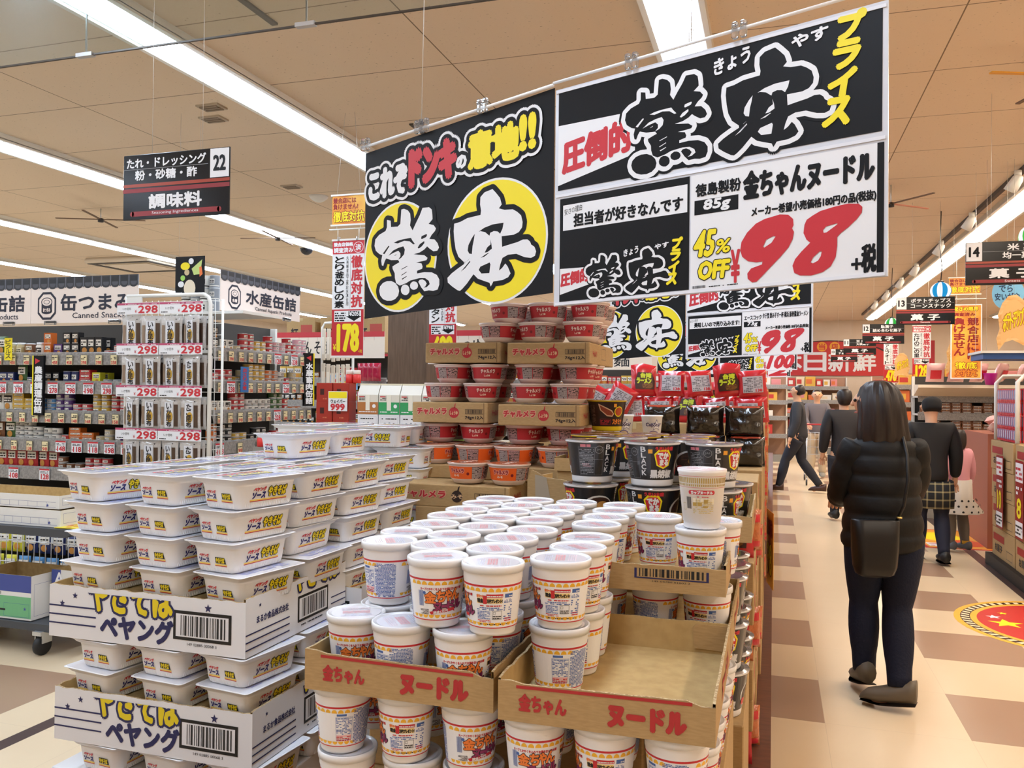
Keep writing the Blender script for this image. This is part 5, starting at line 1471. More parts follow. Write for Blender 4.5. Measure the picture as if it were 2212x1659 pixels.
SHELFM = M('#cfcdc6', .4, .2)
RAILM = noise_mat('rail_plastic', '#7f7a75', '#98938c', 60, .25)
BACKM = M('#3b3833', .6)
def gondola(name, label, o, U, length, depth, zs, htop, back=BACKM):
    """shelf unit: o is the front left corner, U runs along the front"""
    rz = math.atan2(U[1], U[0])
    t = thing(name, label, 'shelf unit', o, rz)
    b = MB(); b.box((0, depth, 0), (length, depth + .03, htop), back); b.build('back_panel', t)
    b = MB(); b.box((0, .02, 0), (length, depth, .14), M('#8b8880', .5)); b.build('base', t)
    for x in (0, length - .03):
        b = MB(); b.box((x, depth - .05, 0), (x + .03, depth, htop), PAINTW); b.build('upright', t)
    for z in zs:
        b = MB(); b.box((0, .012, z - .022), (length, depth, z), SHELFM); sh = b.build('shelf_board', t)
        b = MB(); b.loft([[(x, -.006, z - .075), (x, .012, z - .02), (x, .016, z + .022), (x, .002, z + .012)] for x in (0, length)], RAILM); b.build('price_rail', sh)
    return t

# left gondola facing the camera
G1X, G1L = -6.55, 2.28
zs1 = [1.74, 1.525, 1.305, 1.09, .875, .62, .36]
gondola('snack_gondola', 'long shelf unit of canned snacks on the left, facing the camera', (G1X, 4.95, 0), (1, 0, 0), G1L, .45, zs1, 2.0)
R, Gd, W_, Or, Pu, Gr, Nv, Bk, Br, Tn, Ye, Bu, Pk, Gy = ('#b5282c', '#c9a23c', '#e8e4da', '#c8641e', '#4c2a6c', '#3a5f2f', '#1d2a5e', '#141416', '#7a4a2a', '#c4b48a', '#d8d23a', '#4b86b8', '#d8a0a8', '#8f9296')
g1 = 'goods on the canned snack shelves'
SEQ1 = [[('jar', Tn, 6, 1), ('jar', Br, 3, 1), ('pouch', Gr, 1, 1), ('jar', Tn, 2, 1), ('box', Br, 1, 1), ('jar', W_, 1, 1), ('box', Or, 1, 2), ('box', Pu, 1, 2), ('box', Bk, 2, 2), ('tallbox', Bk, 3, 1), ('flatcan', R, 2, 2), ('box', W_, 2, 2), ('box', Bk, 2, 1)],
        [('pouch', Gr, 5, 1), ('can', Bk, 2, 2), ('box', Nv, 3, 1), ('pouch', Gr, 1, 1), ('can', Nv, 2, 1), ('box', Bk, 2, 1), ('tallcan', Nv, 2, 1), ('flatbox', R, 1, 3), ('box', Ye, 1, 2), ('flatcan', Gy, 2, 1), ('box', Gr, 2, 1), ('can', Nv, 2, 1), ('flatbox', R, 1, 2)],
        [('pouch', Br, 4, 1), ('pouch', W_, 5, 1), ('flatbox', Gd, 2, 4), ('flatcan', Bu, 2, 3), ('can', Pu, 2, 3), ('flatcan', R, 2, 2), ('can', Gd, 2, 3), ('can', R, 3, 3), ('box', R, 1, 1)],
        [('pouch', R, 4, 1), ('pouch', Br, 4, 1), ('pouch', Gr, 1, 1), ('flatcan', W_, 3, 4), ('can', W_, 2, 2), ('can', R, 1, 2), ('flatbox', Or, 2, 3), ('can', Tn, 2, 2), ('can', Pu, 2, 2)],
        [('pouch', Gr, 3, 1), ('can', R, 2, 2), ('can', W_, 2, 1), ('pouch', R, 5, 1), ('pouch', R, 2, 1), ('can', Br, 3, 2), ('can', R, 3, 2)],
        [('can', Ye, 3, 2), ('tallcan', Nv, 6, 1), ('tallcan', Nv, 5, 1), ('box', Gr, 2, 1), ('tallcan', Bk, 5, 1)],
        [('pouch', Ye, 8, 1), ('pouch', Nv, 8, 1)]]
SHN = ['top', 'second', 'third', 'fourth', 'fifth', 'sixth', 'lowest']
for i, sq in enumerate(SEQ1):
    fill((G1X, 4.98, 0), (1, 0, 0), 0, G1L, zs1[i], sq, '%s left snack shelf' % SHN[i], g1, depth=2 if i < 5 else 1)
PR1 = [['438', '458', '458', '458', '458', '458', '458', '398', '398', '358', '398', '398'], ['238', '238', '378', '378', '278', '798', '198', '298', '798', '228'], ['98', '98', '98', '158', '158', '148', '148', '148', '168', '168', '158', '248', '378'],
       ['138', '158', '158', '138', '98', '148', '118', '118', '198', '128', '198'], ['108', '108', '128', '128', '158', '158']]
for i, p in enumerate(PR1):
    st = ['cream', 'red', 'cream', 'red', 'red'][i]; n = len(p); u0 = .72
    cards((G1X, 4.95, 0), (1, 0, 0), (0, -1, 0), 0, zs1[i] - .078, [(u0 + (G1L - u0 - .06) * k / (n - 1), t, st if not (i in (3,) and k < 5) else 'cream') for k, t in enumerate(p)], '%s left snack rail' % SHN[i], 'price cards on the canned snack shelves')

# header signs with printed roof tiles
def header(name, label, o, U, w, h, kanji, eng, icon):
    rz = math.atan2(U[1], U[0])
    t = thing(name, label, 'shelf header sign', o, rz, 'cream shelf header signs with printed roof tiles')
    CRM = M('#eadcd2', .4); s = plane((0, 0, 0), (1, 0, 0)); b = MB()
    b.box((0, 0, 0), (w, .006, h), CRM)
    hh = h * .78
    b.rect(s, 0, hh, w, h, M('#2a2b30', .35), .001)
    n = int(w / .075)
    for k in range(n):
        u = w * (k + .5) / n
        b.disc(s, u, hh + .012, w / n * .46, M('#2a2b30', .35), .0012, 14, .026); b.disc(s, u, hh + .020, w / n * .34, M('#4a4c54', .35), .0016, 14, .020); b.rect(s, u - w / n * .34, hh + .028, u + w / n * .34, h - .01, M('#1c1d21', .35), .002); b.rect(s, u + w / n * .44, hh - .006, u + w / n * .56, h, M('#5d606a', .35), .0022)
    b.build('sign_board', t)
    b = MB(); c, v = w * .155, h * .38; rx, ry = h * .235, h * .28
    oc = lambda k: [(c + rx * k * sx, v + ry * k * sy) for sx, sy in ((-.45, -1), (.45, -1), (1, -.55), (1, .55), (.45, 1), (-.45, 1), (-1, .55), (-1, -.55))]
    b.poly(s, [oc(1.08)], NAVY if False else M('#1b1e30', .5), .001); b.poly(s, [oc(.90)], CRM, .0014)
    KK = M('#1b1e30', .5)
    b.rect(s, c - rx * .62, v - ry * .45, c + rx * .62, v + ry * .2, KK, .0018); b.disc(s, c, v - ry * .45, rx * .62, KK, .0018, 20, ry * .2); b.disc(s, c, v + ry * .3, rx * .66, KK, .002, 24, ry * .36); b.disc(s, c, v + ry * .3, rx * .56, CRM, .0024, 24, ry * .29); b.disc(s, c, v + ry * .3, rx * .36, KK, .0028, 20, ry * .17); b.disc(s, c, v + ry * .3, rx * .30, CRM, .0032, 20, ry * .13)
    b.text(s, icon, c - rx * .42, v - ry * .46, c + rx * .42, v - ry * .18, CRM, .0024, .0014)
    n = len(kanji)
    b.text(s, kanji, w * .29, h * .27, w * .94, h * .62, KK, .0012, .004)
    b.text(s, eng, w * .40, h * .10, w * .88, h * .22, KK, .0012, .0006)
    b.build('lettering', t)
    for u in (w * .2, w * .8):
        b = MB(); b.rbox((u - .05, -.02, -.012), (u + .05, .0, .016), CLEAR, .003); b.build('sign_clip', t)
    return t
header('shelf_header', 'cream header sign reading Canned Snacks with black roof tiles', (-5.235, 4.80, 1.965), (1, 0, 0), .965, .43 * .78, '缶つまみ', 'Canned Snacks', 'おつまみ')
header('shelf_header', 'cream header sign cut by the left edge of the picture', (-6.205, 4.80, 1.965), (1, 0, 0), .965, .43 * .78, '農産缶詰', 'Canned Products', '農産')
def strip_sign(o, U, txt, label):
    rz = math.atan2(U[1], U[0]); n = len(txt)
    t = thing('strip_sign', label, 'strip sign', o, rz, 'black vertical strip signs')
    s = plane((0, 0, 0), (1, 0, 0)); b = MB(); b.box((0, 0, 0), (.10, .02, .45), PBLACK); b.rect(s, -.006, 0, .006, .45, YELL, .001) if U[0] > .5 else b.rect(s, .094, 0, .106, .45, YELL, .001)
    b.poly(s, [[(.02, .43), (.07, .41), (.02, .385)]] if U[0] > .5 else [[(.07, .43), (.02, .41), (.07, .385)]], RED, .001)
    vtext(b, s, txt, .018, .088, .015, .37, PAPER, .001, .003); b.build('sign_board', t)
strip_sign((-5.345, 4.927, 1.285), (1, 0, 0), '農産調理缶詰', 'black vertical strip sign with white lettering on the snack shelves')
t = thing('yellow_strip_sign', 'small yellow vertical sign for pickles on the snack shelves', 'strip sign', (-5.62, 4.92, 1.70)); s = plane((0, 0, 0), (1, 0, 0)); b = MB(); b.box((0, 0, 0), (.075, .002, .17), YELL); vtext(b, s, 'ピクルス', .012, .062, .012, .158, M('#4a4a1a', .5), .001, .001); b.build('card', t)

# gondola running away from the camera: canned fish
G2Y, G2L = 5.02, 1.32
zs2 = [1.775, 1.545, 1.325, 1.10, .88, .6]
gondola('fish_gondola', 'shelf unit of canned fish running away from the camera', (-3.80, G2Y, 0), (0, 1, 0), G2L, .40, zs2, 2.025)
g2 = 'goods on the canned fish shelves'
SEQ2 = [[('box', Bk, 1, 2), ('box', W_, 2, 1), ('can', Tn, 1, 2), ('can', R, 2, 3), ('can', Gd, 2, 2), ('can', R, 1, 3), ('flatcan', Pk, 2, 3), ('can', R, 2, 3), ('can', Pk, 2, 3)],
        [('flatcan', R, 1, 2), ('can', R, 2, 2), ('can', Gd, 1, 2), ('can', Tn, 1, 3), ('can', Gd, 3, 3), ('flatcan', Or, 2, 3), ('can', W_, 1, 2), ('can', R, 1, 2), ('can', Tn, 2, 2), ('flatcan', W_, 2, 1)],
        [('box', W_, 3, 1), ('can', R, 2, 3), ('can', W_, 2, 2), ('can', W_, 2, 2), ('can', Gr, 2, 3), ('can', R, 1, 2), ('flatcan', Or, 2, 1)],
        [('can', Or, 1, 3), ('can', Bk, 2, 3), ('flatcan', Gd, 2, 3), ('can', Bk, 3, 2), ('flatcan', R, 2, 2), ('can', R, 2, 2)],
        [('can', R, 3, 2), ('can', Gr, 3, 2), ('can', W_, 5, 2)]]
for i, sq in enumerate(SEQ2):
    fill((-3.82, G2Y, 0), (0, 1, 0), pi / 2, G2L, zs2[i], sq, '%s canned fish shelf' % SHN[i], g2)
PR2 = [['398', '398', '358', '298', '398', '378', '128', '98', '238', '98', '98'], ['258', '238', '38', '158', '298', '98', '98', '228', '198', '178', '198'], ['186', '198', '98', '198', '158', '178', '228', '268', '208', '198', '178'], ['108', '98', '148', '158', '198', '128']]
for i, p in enumerate(PR2):
    n = len(p)
    cards((-3.80, G2Y, 0), (0, 1, 0), (1, 0, 0), pi / 2, zs2[i] - .078, [(.06 + (G2L - .12) * k / (n - 1), t, 'red' if t in ('128', '238', '228', '108') else 'cream') for k, t in enumerate(p)], '%s canned fish rail' % SHN[i], 'price cards on the canned fish shelves')
header('shelf_header', 'cream header sign reading Canned Aquatic Products', (-3.76, 5.03, 2.06), (0, 1, 0), 1.04, .29, '水産缶詰', 'Canned Aquatic Products', '水産')
strip_sign((-3.795, 6.21, 1.36), (.35, .94, 0), '水産畜肉缶詰', 'black vertical strip sign with a yellow edge at the end of the fish shelves')
t = thing('blue_strip_sign', 'small blue vertical sign on the second canned fish shelf', 'strip sign', (-3.78, 5.30, 1.475), pi / 2); s = plane((0, 0, 0), (1, 0, 0)); b = MB(); b.box((0, -.004, 0), (.10, -.002, .19), M('#2f6fae', .4)); s = plane((0, -.004, 0), (1, 0, 0)); vtext(b, s, 'あさり水煮', .025, .075, .015, .18, RED, .001, .001); b.build('card', t)

# white wire rack with hanging bags in front of the corner
RX0, RX1, RY = -4.20, -3.53, 4.62
t = thing('wire_rack', 'white wire rack with rows of hooks for snack bags', 'display rack', (RX0, RY, 0))
RW = RX1 - RX0
b = MB(); b.tube([(RW, 0, 0), (RW, 0, 2.06), (RW - .015, 0, 2.10), (RW - .05, 0, 2.12), (.0, 0, 2.12)], .013, PAINTW, 8); b.tube([(0, 0, 0), (0, 0, 2.12)], .013, PAINTW, 8); b.tube([(RW, .13, 0), (RW, .13, 2.10)], .008, PAINTW, 8); b.build('frame', t)
b = MB()
for k in range(14): b.tube([(RW * k / 13, .12, .3), (RW * k / 13, .12, 2.1)], .0025, PAINTW, 5)
for k in range(24): b.tube([(0, .12, .32 + k * .077), (RW, .12, .32 + k * .077)], .0025, PAINTW, 5)
b.build('wire_grid', t)
b = MB(); b.rbox((0, -.01, 1.99), (.13, .0, 2.13), PAINTW, .004); b.build('corner_plate', t)
def snack_bag(txt, back, lab):
    g = thing('snack_bag', lab, 'snack bag', group='clear dried kelp snack bags on the wire rack')
    b, s = pillow(.150, .215, .028, M('#c6c2bd', .12, 0, 0, 1, .7, (50, .6)), 5, nu=8, nv=10); b.build('bag', g)
    b = MB(.02); b.rect(s, -.034, .012, .026, .180, M('#dedfe3', .3), .002); b.disc(s, .004, .085, .022, M('#c39a36', .3), .0026, 14, .036); b.rect(s, .032, .02, .060, .165, M('#4a3628', .35), .002); b.rect(s, -.062, .03, -.040, .15, M('#8a7460', .35), .002)
    for i, c in enumerate(txt): b.text(s, c, -.020, .136 - i * .039, .016, .172 - i * .039, BLACKINK, .0034, .0012)
    b.poly(s, [[(.03, .192), (.045, .192), (.037, .184)]], BLACKINK, .002)
    b.build('printed_label', g)
    return Kind(g)
SB = [snack_bag('いか昆布', 0, 'x'), snack_bag('たこ昆布', 0, 'x')]
zr_ = [1.765, 1.505, 1.225, .94]
for r, z in enumerate(zr_):
    for c in range(4):
        x = RX0 + .08 + c * .158
        hb = MB(); hb.tube([(x - RX0, .12, z + .21), (x - RX0, -.04, z + .215), (x - RX0, -.055, z + .235)], .003, PAINTW, 5); hb.build('hook', t)
        for d in range(3):
            SB[1 if c == 3 else 0].put((x + d * .012, RY - .035 + d * .045, z + rs.uniform(-.004, .004)), rs.uniform(-.25, .25), '%s dried kelp bag on the wire rack, %s hook row, %s hook, %s in line' % ('octopus' if c == 3 else 'squid', ORD[r], ORD[c], ORD[d]))
    for k in range(2):
        price_card('298', 'strip').put((RX0 + .15 + k * .345, RY - .07, z + .215 if r else z + .225), 0, 'wide white price strip reading 298, %s hook row, %s one' % (ORD[r], ('left', 'right')[k]), 'wide price strips on the wire rack')
# rack end with pale stick bags
t = thing('stick_rack', 'white wire rack of pale hanging stick packs past the fish shelves', 'display rack', (-3.75, 6.42, 0), .3)
b = MB(); b.tube([(0, 0, 0), (0, 0, 2.04), (.02, 0, 2.08), (.3, 0, 2.1)], .011, PAINTW, 8); b.tube([(.26, .05, 0), (.26, .05, 2.1)], .011, PAINTW, 8); b.build('frame', t)
b = MB()
for k in range(6): b.tube([(.0, .02, .9 + k * .2), (.26, .05, .9 + k * .2)], .003, PAINTW, 5)
b.build('wire_grid', t)
b = MB(); b.rbox((-.018, -.008, 0), (.018, .008, .27), M('#d9cdb8', .35), .004); b.rect(plane((0, -.008, 0), (1, 0, 0)), -.012, .05, .012, .2, M('#efe6d6', .4), .001); o = b.build('stick_pack'); o['category'] = 'snack bag'
STK = Kind(o)
for r, z in enumerate((1.75, 1.45, 1.15)):
    for c in range(6): STK.put((-3.70 + c * .038, 6.36 + c * .016, z + rs.uniform(-.01, .01)), rs.uniform(-.3, .3), 'pale stick pack hanging past the fish shelves, %s row, %s along' % (ORD[r], ORD[c]), 'pale stick packs')

# black hanging board with printed vegetables, and cans stacked on top of the shelves
t = thing('vegetable_board', 'black hanging board with printed vegetables above the fish shelves', 'hanging sign', (-4.14, 5.02, 2.19)); s = plane((0, 0, 0), (1, 0, 0))
b = MB(); b.box((0, 0, 0), (.25, .004, .26), PBLACK); b.disc(s, .085, .19, .04, YELL, .001, 18, .028); b.disc(s, .135, .225, .022, PAPER, .001, 16); b.poly(s, [[(.14, .17), (.23, .235), (.215, .13), (.16, .125)]], M('#bcd07a', .5), .0014); b.poly(s, [[(.205, .18), (.225, .185), (.235, .13), (.21, .11)]], M('#e8763a', .5), .0016); b.disc(s, .10, .145, .022, M('#c9b48a', .5), .0014, 14); b.disc(s, .065, .105, .02, M('#9ccf5a', .5), .001, 14); b.disc(s, .05, .06, .026, PAPER, .001, 14, .022)
b.disc(s, .125, .03, .05, M('#e8d9bd', .5), .0012, 18, .062); b.build('board', t)
b = MB(); b.tube([(.03, 0, .26), (.03, 0, 1.3)], .0012, WIRE, 5); b.tube([(.2, 0, .26), (.2, 0, 1.3)], .0012, WIRE, 5); b.build('hanging_wire', t)
for c in range(5):
    for q in range(3):
        if c < 4: goods('tallcan', Gy if c % 2 else W_).put((-4.20 + c * .082, 5.22, 2.05 + .095 * q), 0, '%s tall can stacked under the vegetable board, %s across, %s up' % (CNAMES[Gy if c % 2 else W_], ORD[c], ORD[q]), 'tall cans on top of the shelves')
b = MB(); b.box((-4.25, 5.0, 2.03), (-3.55, 5.45, 2.05), PAINTW); tag(b.build('top_shelf'), 'white top shelf carrying the tall cans', 'shelf')

# ------------------------------------------------------------ stock cart at the left edge
CX1, CY0, CY1 = -3.68, 3.66, 4.16
t = thing('stock_cart', 'dark grey two-tier stock cart with black wheels at the left edge', 'cart', (CX1, CY0, 0))
CG = M('#3c4148', .45)
for z, th in ((.665, .045), (.135, .04)):
    b = MB(); b.loft([[(-1.15, q, z), (-.05, q, z), (0, q, z + th * .5), (-.02, q, z + th), (-1.15, q, z + th)] for q in (0, CY1 - CY0)][::-1], CG); b.build('deck', t)
b = MB()
for x in (-1.1, -.35): b.tube([(x, CY1 - CY0 - .03, .17), (x, CY1 - CY0 - .03, .67)], .014, CG)
b.build('post', t)
for x, y in ((-.215, .0), (-.20, .42), (-1.0, .03), (-1.0, .45)):
    b = MB(); b.box((x - .028, y - .005, .07), (x - .022, y + .06, .135), STEEL); b.box((x + .022, y - .005, .07), (x + .028, y + .06, .135), STEEL); b.box((x - .03, y - .02, .115), (x + .03, y + .07, .137), STEEL); c = b.build('caster', t)
    b = MB(); b.loft([[(x + dx, y + .02 + r * sin(2 * pi * k / 20), .055 + r * cos(2 * pi * k / 20)) for k in range(20)] for dx, r in ((-.018, .045), (-.012, .055), (.012, .055), (.018, .045))], M('#1b1b1c', .6), True); b.build('wheel', c)
def paper_box(x, y, z, w, d, h, c1, txt, lab, green=False):
    t = thing('paper_box', lab, 'box', (x, y, z), 0, 'open copy paper boxes on the stock cart')
    OW, BLU = M('#dcdbd6', .6), M('#3d4b8f', .6); s = plane((0, 0, 0), (1, 0, 0)); b = MB()
    b.box((.002, .002, 0), (w - .002, d - .002, .004), KRAFT_IN); b.build('box_bottom', t)
    b = MB(); board(b, s, [(0, h), (w, h)], .005, OW, KRAFT_IN, KRAFT_EDGE)
    b.rect(s, 0, h * .62, w * (1 if green else .30), h, BLU, .0006); b.text(s, txt, .02, h * .68, .09, h * .94, PAPER, .0009, .002)
    if green: b.rect(s, 0, h * .04, w, h * .52, M('#6cae7c', .6), .0006); b.frame(s, w * .55, h * .06, w * .97, h * .36, .0012, BLU, .0009); b.barcode(s, w * .18, h * .54, w * .5, h * .61, BLACKINK); b.micro(s, w * .1, h * .18, w * .7, h * .26, BLACKINK, 1, .0009)
    else:
        for k in range(8): b.rect(s, w * (.33 + .08 * k), h * .12, w * (.33 + .08 * k) + .0012, h * .5, BLU, .0007)
        b.rect(s, w * .33, h * .5, w * .97, h * .515, BLU, .0007); b.rect(s, w * .33, h * .12, w * .97, h * .135, BLU, .0007)
    star(b, s, w * .9, h * .25, .012, BLU)
    b.build('front_panel', t)
    for o, U, L in (((w, 0, 0), (0, 1, 0), d), ((0, d, 0), (0, -1, 0), d), ((w, d, 0), (-1, 0, 0), w)):
        s = plane(o, U); b = MB(); board(b, s, [(0, h), (L, h)], .005, OW, KRAFT_IN, KRAFT_EDGE); b.frame(s, .02, .02, L - .02, h * .8, .0012, BLU); b.build('side_panel', t)
paper_box(-4.42, 3.68, .18, .44, .30, .25, 0, 'B', 'open green and blue paper box on the cart lower deck', True)
paper_box(-3.96, 3.80, .18, .22, .28, .27, 0, 'A', 'open white and blue paper box on the cart lower deck, beside the tubs')
paper_box(-4.60, 3.70, .712, .80, .34, .095, 0, 'A4', 'flat open paper box on the cart upper deck, lower of two')
paper_box(-4.66, 3.71, .812, .84, .32, .075, 0, 'A5', 'flat open paper box on the cart upper deck, upper of two')
b = MB(); s = plane((-3.80, 3.68, .713), (.97, .2, 0), (-.2, .97, 0)); b.loft([[s(u, v, l) for u, v in ((-.02, 0), (.2, -.02), (.22, .12), (.0, .15))] for l in (0, .004)], M('#e5cf35', .4)); b.micro(s, .01, .01, .19, .11, RED, 4, .0045, .6, .5); tag(b.build('flyer'), 'yellow and red flyer lying on the cart upper deck', 'flyer')
# low bins under the snack shelves with mega price cards
for k, x in enumerate((-5.35, -4.93, -4.50)):
    price_card2 = thing('mega_price_card', 'red card for mega price on the low bins behind the cart, %s from left' % ORD[k], 'price card', (x, 4.90, .34), 0, 'red mega price cards')
    s = plane((0, 0, 0), (1, 0, 0)); b = MB(); b.box((0, 0, 0), (.25, .003, .24), PAPER); b.rect(s, .005, .14, .245, .235, DKRED, .001); b.text(s, 'MEGAドンッ!!', .02, .19, .23, .228, YELL, .002, .001, slope=.05); b.text(s, '安プライス', .05, .148, .22, .184, YELL, .002, .001); b.micro(s, .06, .06, .23, .13, RED, 3, .001); b.build('card', price_card2)
t = thing('wire_bin', 'long wire bin with yellow bags below the snack shelves', 'bin', (-6.2, 4.55, .12)); b = MB()
for k in range(40): b.tube([(k * .05, .0, 0), (k * .05, .0, .44)], .003, STEEL, 5)
for z in (0, .15, .3, .44): b.tube([(0, 0, z), (1.95, 0, z)], .004, STEEL, 5)
b.build('wire_front', t)
b = MB(); b.box((0, .01, -.01), (1.95, .34, .02), BACKM); b.box((.0, .02, -.12), (1.95, .3, -.01), BACKM); b.build('base', t)
for k in range(15):
    goods('pouch', Ye if k < 8 else Bu).put((-6.1 + k * .125, 4.66, .14), .1, '%s pouch in the wire bin under the snack shelves, %s from left' % ('yellow' if k < 8 else 'blue', ORD[k]), 'pouches in the wire bin')
    goods('pouch', Ye if k < 8 else Nv).put((-6.1 + k * .125, 4.72, .30), .1, '%s pouch on top in the wire bin, %s from left' % ('yellow' if k < 8 else 'navy', ORD[k]), 'pouches in the wire bin')

# ------------------------------------------------------------ displays between the left shelves and the noodle tower
DT = M('#8a857c', .5)
b = MB(); b.box((-2.96, 4.92, 0), (-1.66, 5.40, 1.17), noise_mat('display_side', '#a89678', '#b3a183', 8, .6)); tag(b.build('display_table'), 'plain display table carrying the white and green boxes', 'table')
def mk_pack(stripe, pouch):
    NM = ('upright %s seasoning pouch' if pouch else 'white seasoning box with %s foot') % stripe
    col = {'green': '#2f9a5c', 'orange': '#e0842e', 'lime': '#6fae36', 'brown': '#b0703a'}[stripe]
    t = thing('seasoning_pack' if pouch else 'seasoning_box', NM, 'pouch' if pouch else 'box', group='upright seasoning pouches' if pouch else 'white seasoning boxes')
    b = MB(); s = plane((0, -.0425, 0), (1, 0, 0))
    if pouch:
        b.loft([[(x, y * k, z) for x, y in ((-.058, -.0425), (.058, -.0425), (.058, .0425), (-.058, .0425))] for z, k in ((0, 1), (.10, 1), (.15, .35))], M('#dcd8cb', .35)); s = plane((0, -.0425, 0), (1, 0, 0)); b.rect(s, -.058, 0, .058, .062, M(col, .4), .0008); b.rect(s, -.012, .02, .012, .1, M('#e8e4d4', .4), .0014); b.micro(s, -.05, .01, .05, .018, PAPER, 1, .0014); b.disc(s, .036, .042, .010, PAPER, .0014, 12); b.micro(s, -.05, .072, -.016, .096, BLACKINK, 3, .001); b.rect(s, -.05, .088, -.02, .093, RED, .0014)
        b.build('pouch', t); b = MB(); b.box((-.058, -.016, .15), (.058, .016, .158), M('#e8e0c4', .5)); b.build('seal', t)
    else:
        b.rbox((-.058, -.0425, 0), (.058, .0425, .135), M('#e2e3e6', .4), .002); b.rect(s, -.058, 0, .058, .038, M(col, .4), .0008); b.frame(s, -.046, .052, .050, .125, .001, M('#b8bcc6', .4)); b.micro(s, -.04, .11, .045, .12, BLACKINK, 1, .001); b.disc(s, -.022, .085, .008, M('#9aa0a8', .4), .001, 12); b.disc(s, .028, .082, .010, M('#7a4a3a', .4), .001, 12); b.disc(s, .004, .09, .006, M('#9aa0a8', .4), .001, 12); b.micro(s, -.014, .06, .014, .065, BLACKINK, 1, .001); b.build('box', t)
    t.scale = (1.27, 1.27, 1.27)
    return Kind(t)
PK = {(c, p): mk_pack(c, p) for c in ('green', 'orange', 'lime', 'brown') for p in (True, False)}
for i, (cb, cp) in enumerate((('brown', 'brown'), ('lime', 'green'), ('orange', 'green'), ('orange', 'orange'), ('lime', 'orange'), ('lime', 'lime'))):
    x = -2.54 + i * .153
    PK[(cb, False)].put((x, 4.99, 1.17), 0, 'white box with %s foot, %s from left in the seasoning row' % (cb, ORD[i]))
    PK[(cb, False)].put((x, 5.115, 1.17), 0, 'white box with %s foot, back row, %s from left' % (cb, ORD[i]))
    PK[(cp, True)].put((x, 4.99, 1.342), 0, 'upright %s banded pouch, %s from left in the seasoning row' % (cp, ORD[i]))
    PK[(cp, True)].put((x + .01, 5.105, 1.342), 0, 'upright %s banded pouch, back row, %s from left' % (cp, ORD[i]))
DR = M('#a02a1e', .3)
b = MB(); b.rbox((-.06, -.05, 0), (.06, .05, .125), DR, .003); s = plane((0, -.05, 0), (1, 0, 0)); b.rect(s, -.03, .045, .0, .085, M('#3c0c0a', .4), .0008); b.micro(s, -.045, .015, .045, .03, M('#c86a4a', .4), 1, .0008); o = b.build('red_box'); o['category'] = 'box'; RBX = Kind(o)
for c in range(2):
    for r in range(3): RBX.put((-2.86 + c * .125, 4.98, 1.17 + .125 * r), 0, 'dark red box in the stack behind the 999 card, %s column, %s up' % (('left', 'right')[c], ORD[r]), 'stacked dark red boxes')
t = thing('yellow_price_card', 'yellow and white price card reading 999 on the dark red boxes', 'price card', (-2.82, 4.915, 1.36), -.06); s = plane((0, 0, 0), (1, 0, 0)); b = MB(); b.box((0, 0, 0), (.145, .002, .13), PAPER); b.rect(s, .003, .085, .142, .127, YELL, .0008); b.text(s, 'ウェイパー', .02, .052, .13, .076, BLACKINK, .001, .001); b.text(s, '999', .02, .006, .125, .046, RED, .001, .003); b.build('card', t)
b = MB(); b.lathe([(.024, 0), (.027, .004), (.027, .055), (.02, .06)], M('#d6322e', .35), 16); b.lathe([(.022, .06), (.024, .062), (.024, .085), (.022, .087)], M('#e8dcd2', .4), 16); o = b.build('red_jar'); o['category'] = 'jar'; RJ = Kind(o)
for i in range(5): RJ.put((-2.72 + i * .055, 5.02, 1.545) if i < 2 else (-3.0 + i * .0, 4.95, 1.17), 0, 'small red jar with pale lid on the dark red boxes, %s' % ORD[i], 'small red jars') if i < 2 else None
b = MB(); b.box((-3.25, 4.70, 0), (-3.04, 4.95, 1.12), DT); tag(b.build('jar_stand'), 'narrow stand with red jars in front of the dark red boxes', 'stand')
for i in range(4): RJ.put((-3.22 + i * .055, 4.75, 1.12), 0, 'small red jar with pale lid on the narrow stand, %s from left' % ORD[i], 'small red jars')

# back gondolas beyond
def back_gondola(x, y, w, label, hdr, where, hcol='#e8dccb', band='#c0343c'):
    zs = [1.62, 1.36, 1.10, .84, .55]
    gondola('back_gondola', label, (x, y, 0), (1, 0, 0), w, .4, zs, 1.9)
    t = thing('shelf_header', 'cream header with red fringe over %s' % where, 'shelf header sign', (x, y - .05, 1.86))
    b = MB(); s = plane((0, 0, 0), (1, 0, 0)); b.box((0, 0, 0), (w, .006, .30), M(hcol, .45)); b.rect(s, 0, .24, w, .30, M(band, .45), .001)
    for k in range(int(w / .12)): b.rect(s, .12 * k, .2, .12 * k + .004, .24, M('#b8a58c', .5), .001)
    n = int(w / 1.1)
    for k in range(max(1, n)): b.text(s, hdr, .25 + 1.1 * k, .05, .75 + 1.1 * k, .20, BLACKINK, .001, .003)
    b.build('sign_board', t)
    b = MB(); b.box((.1, .005, .04), (.14, .14, .06), PAINTW); b.box((w - .14, .005, .04), (w - .1, .14, .06), PAINTW); b.build('bracket', t)
    pal = [(R, 'pouch'), (Gr, 'pouch'), (Br, 'box'), (Or, 'pouch'), (Bk, 'box'), (W_, 'pouch'), (R, 'tallbox'), (Gd, 'pouch')]
    for i, z in enumerate(zs[:4]):
        sq = []
        for q in range(int(w / .3)):
            c, k = rs.choice(pal); sq.append((k, c, 3, 1))
        fill((x, y + .03, 0), (1, 0, 0), 0, w, z, sq, '%s %s' % (SHN[i], where.replace('the ', '', 1)), 'goods on %s' % where, depth=1)
back_gondola(-5.6, 8.5, 1.45, 'shelf unit with red fringed header left of the wooden column', 'うどん そば', 'the noodle shelf left of the column')
back_gondola(-3.75, 8.5, 1.5, 'shelf unit with red fringed header right of the wooden column', 'だし つゆ', 'the shelf right of the column')
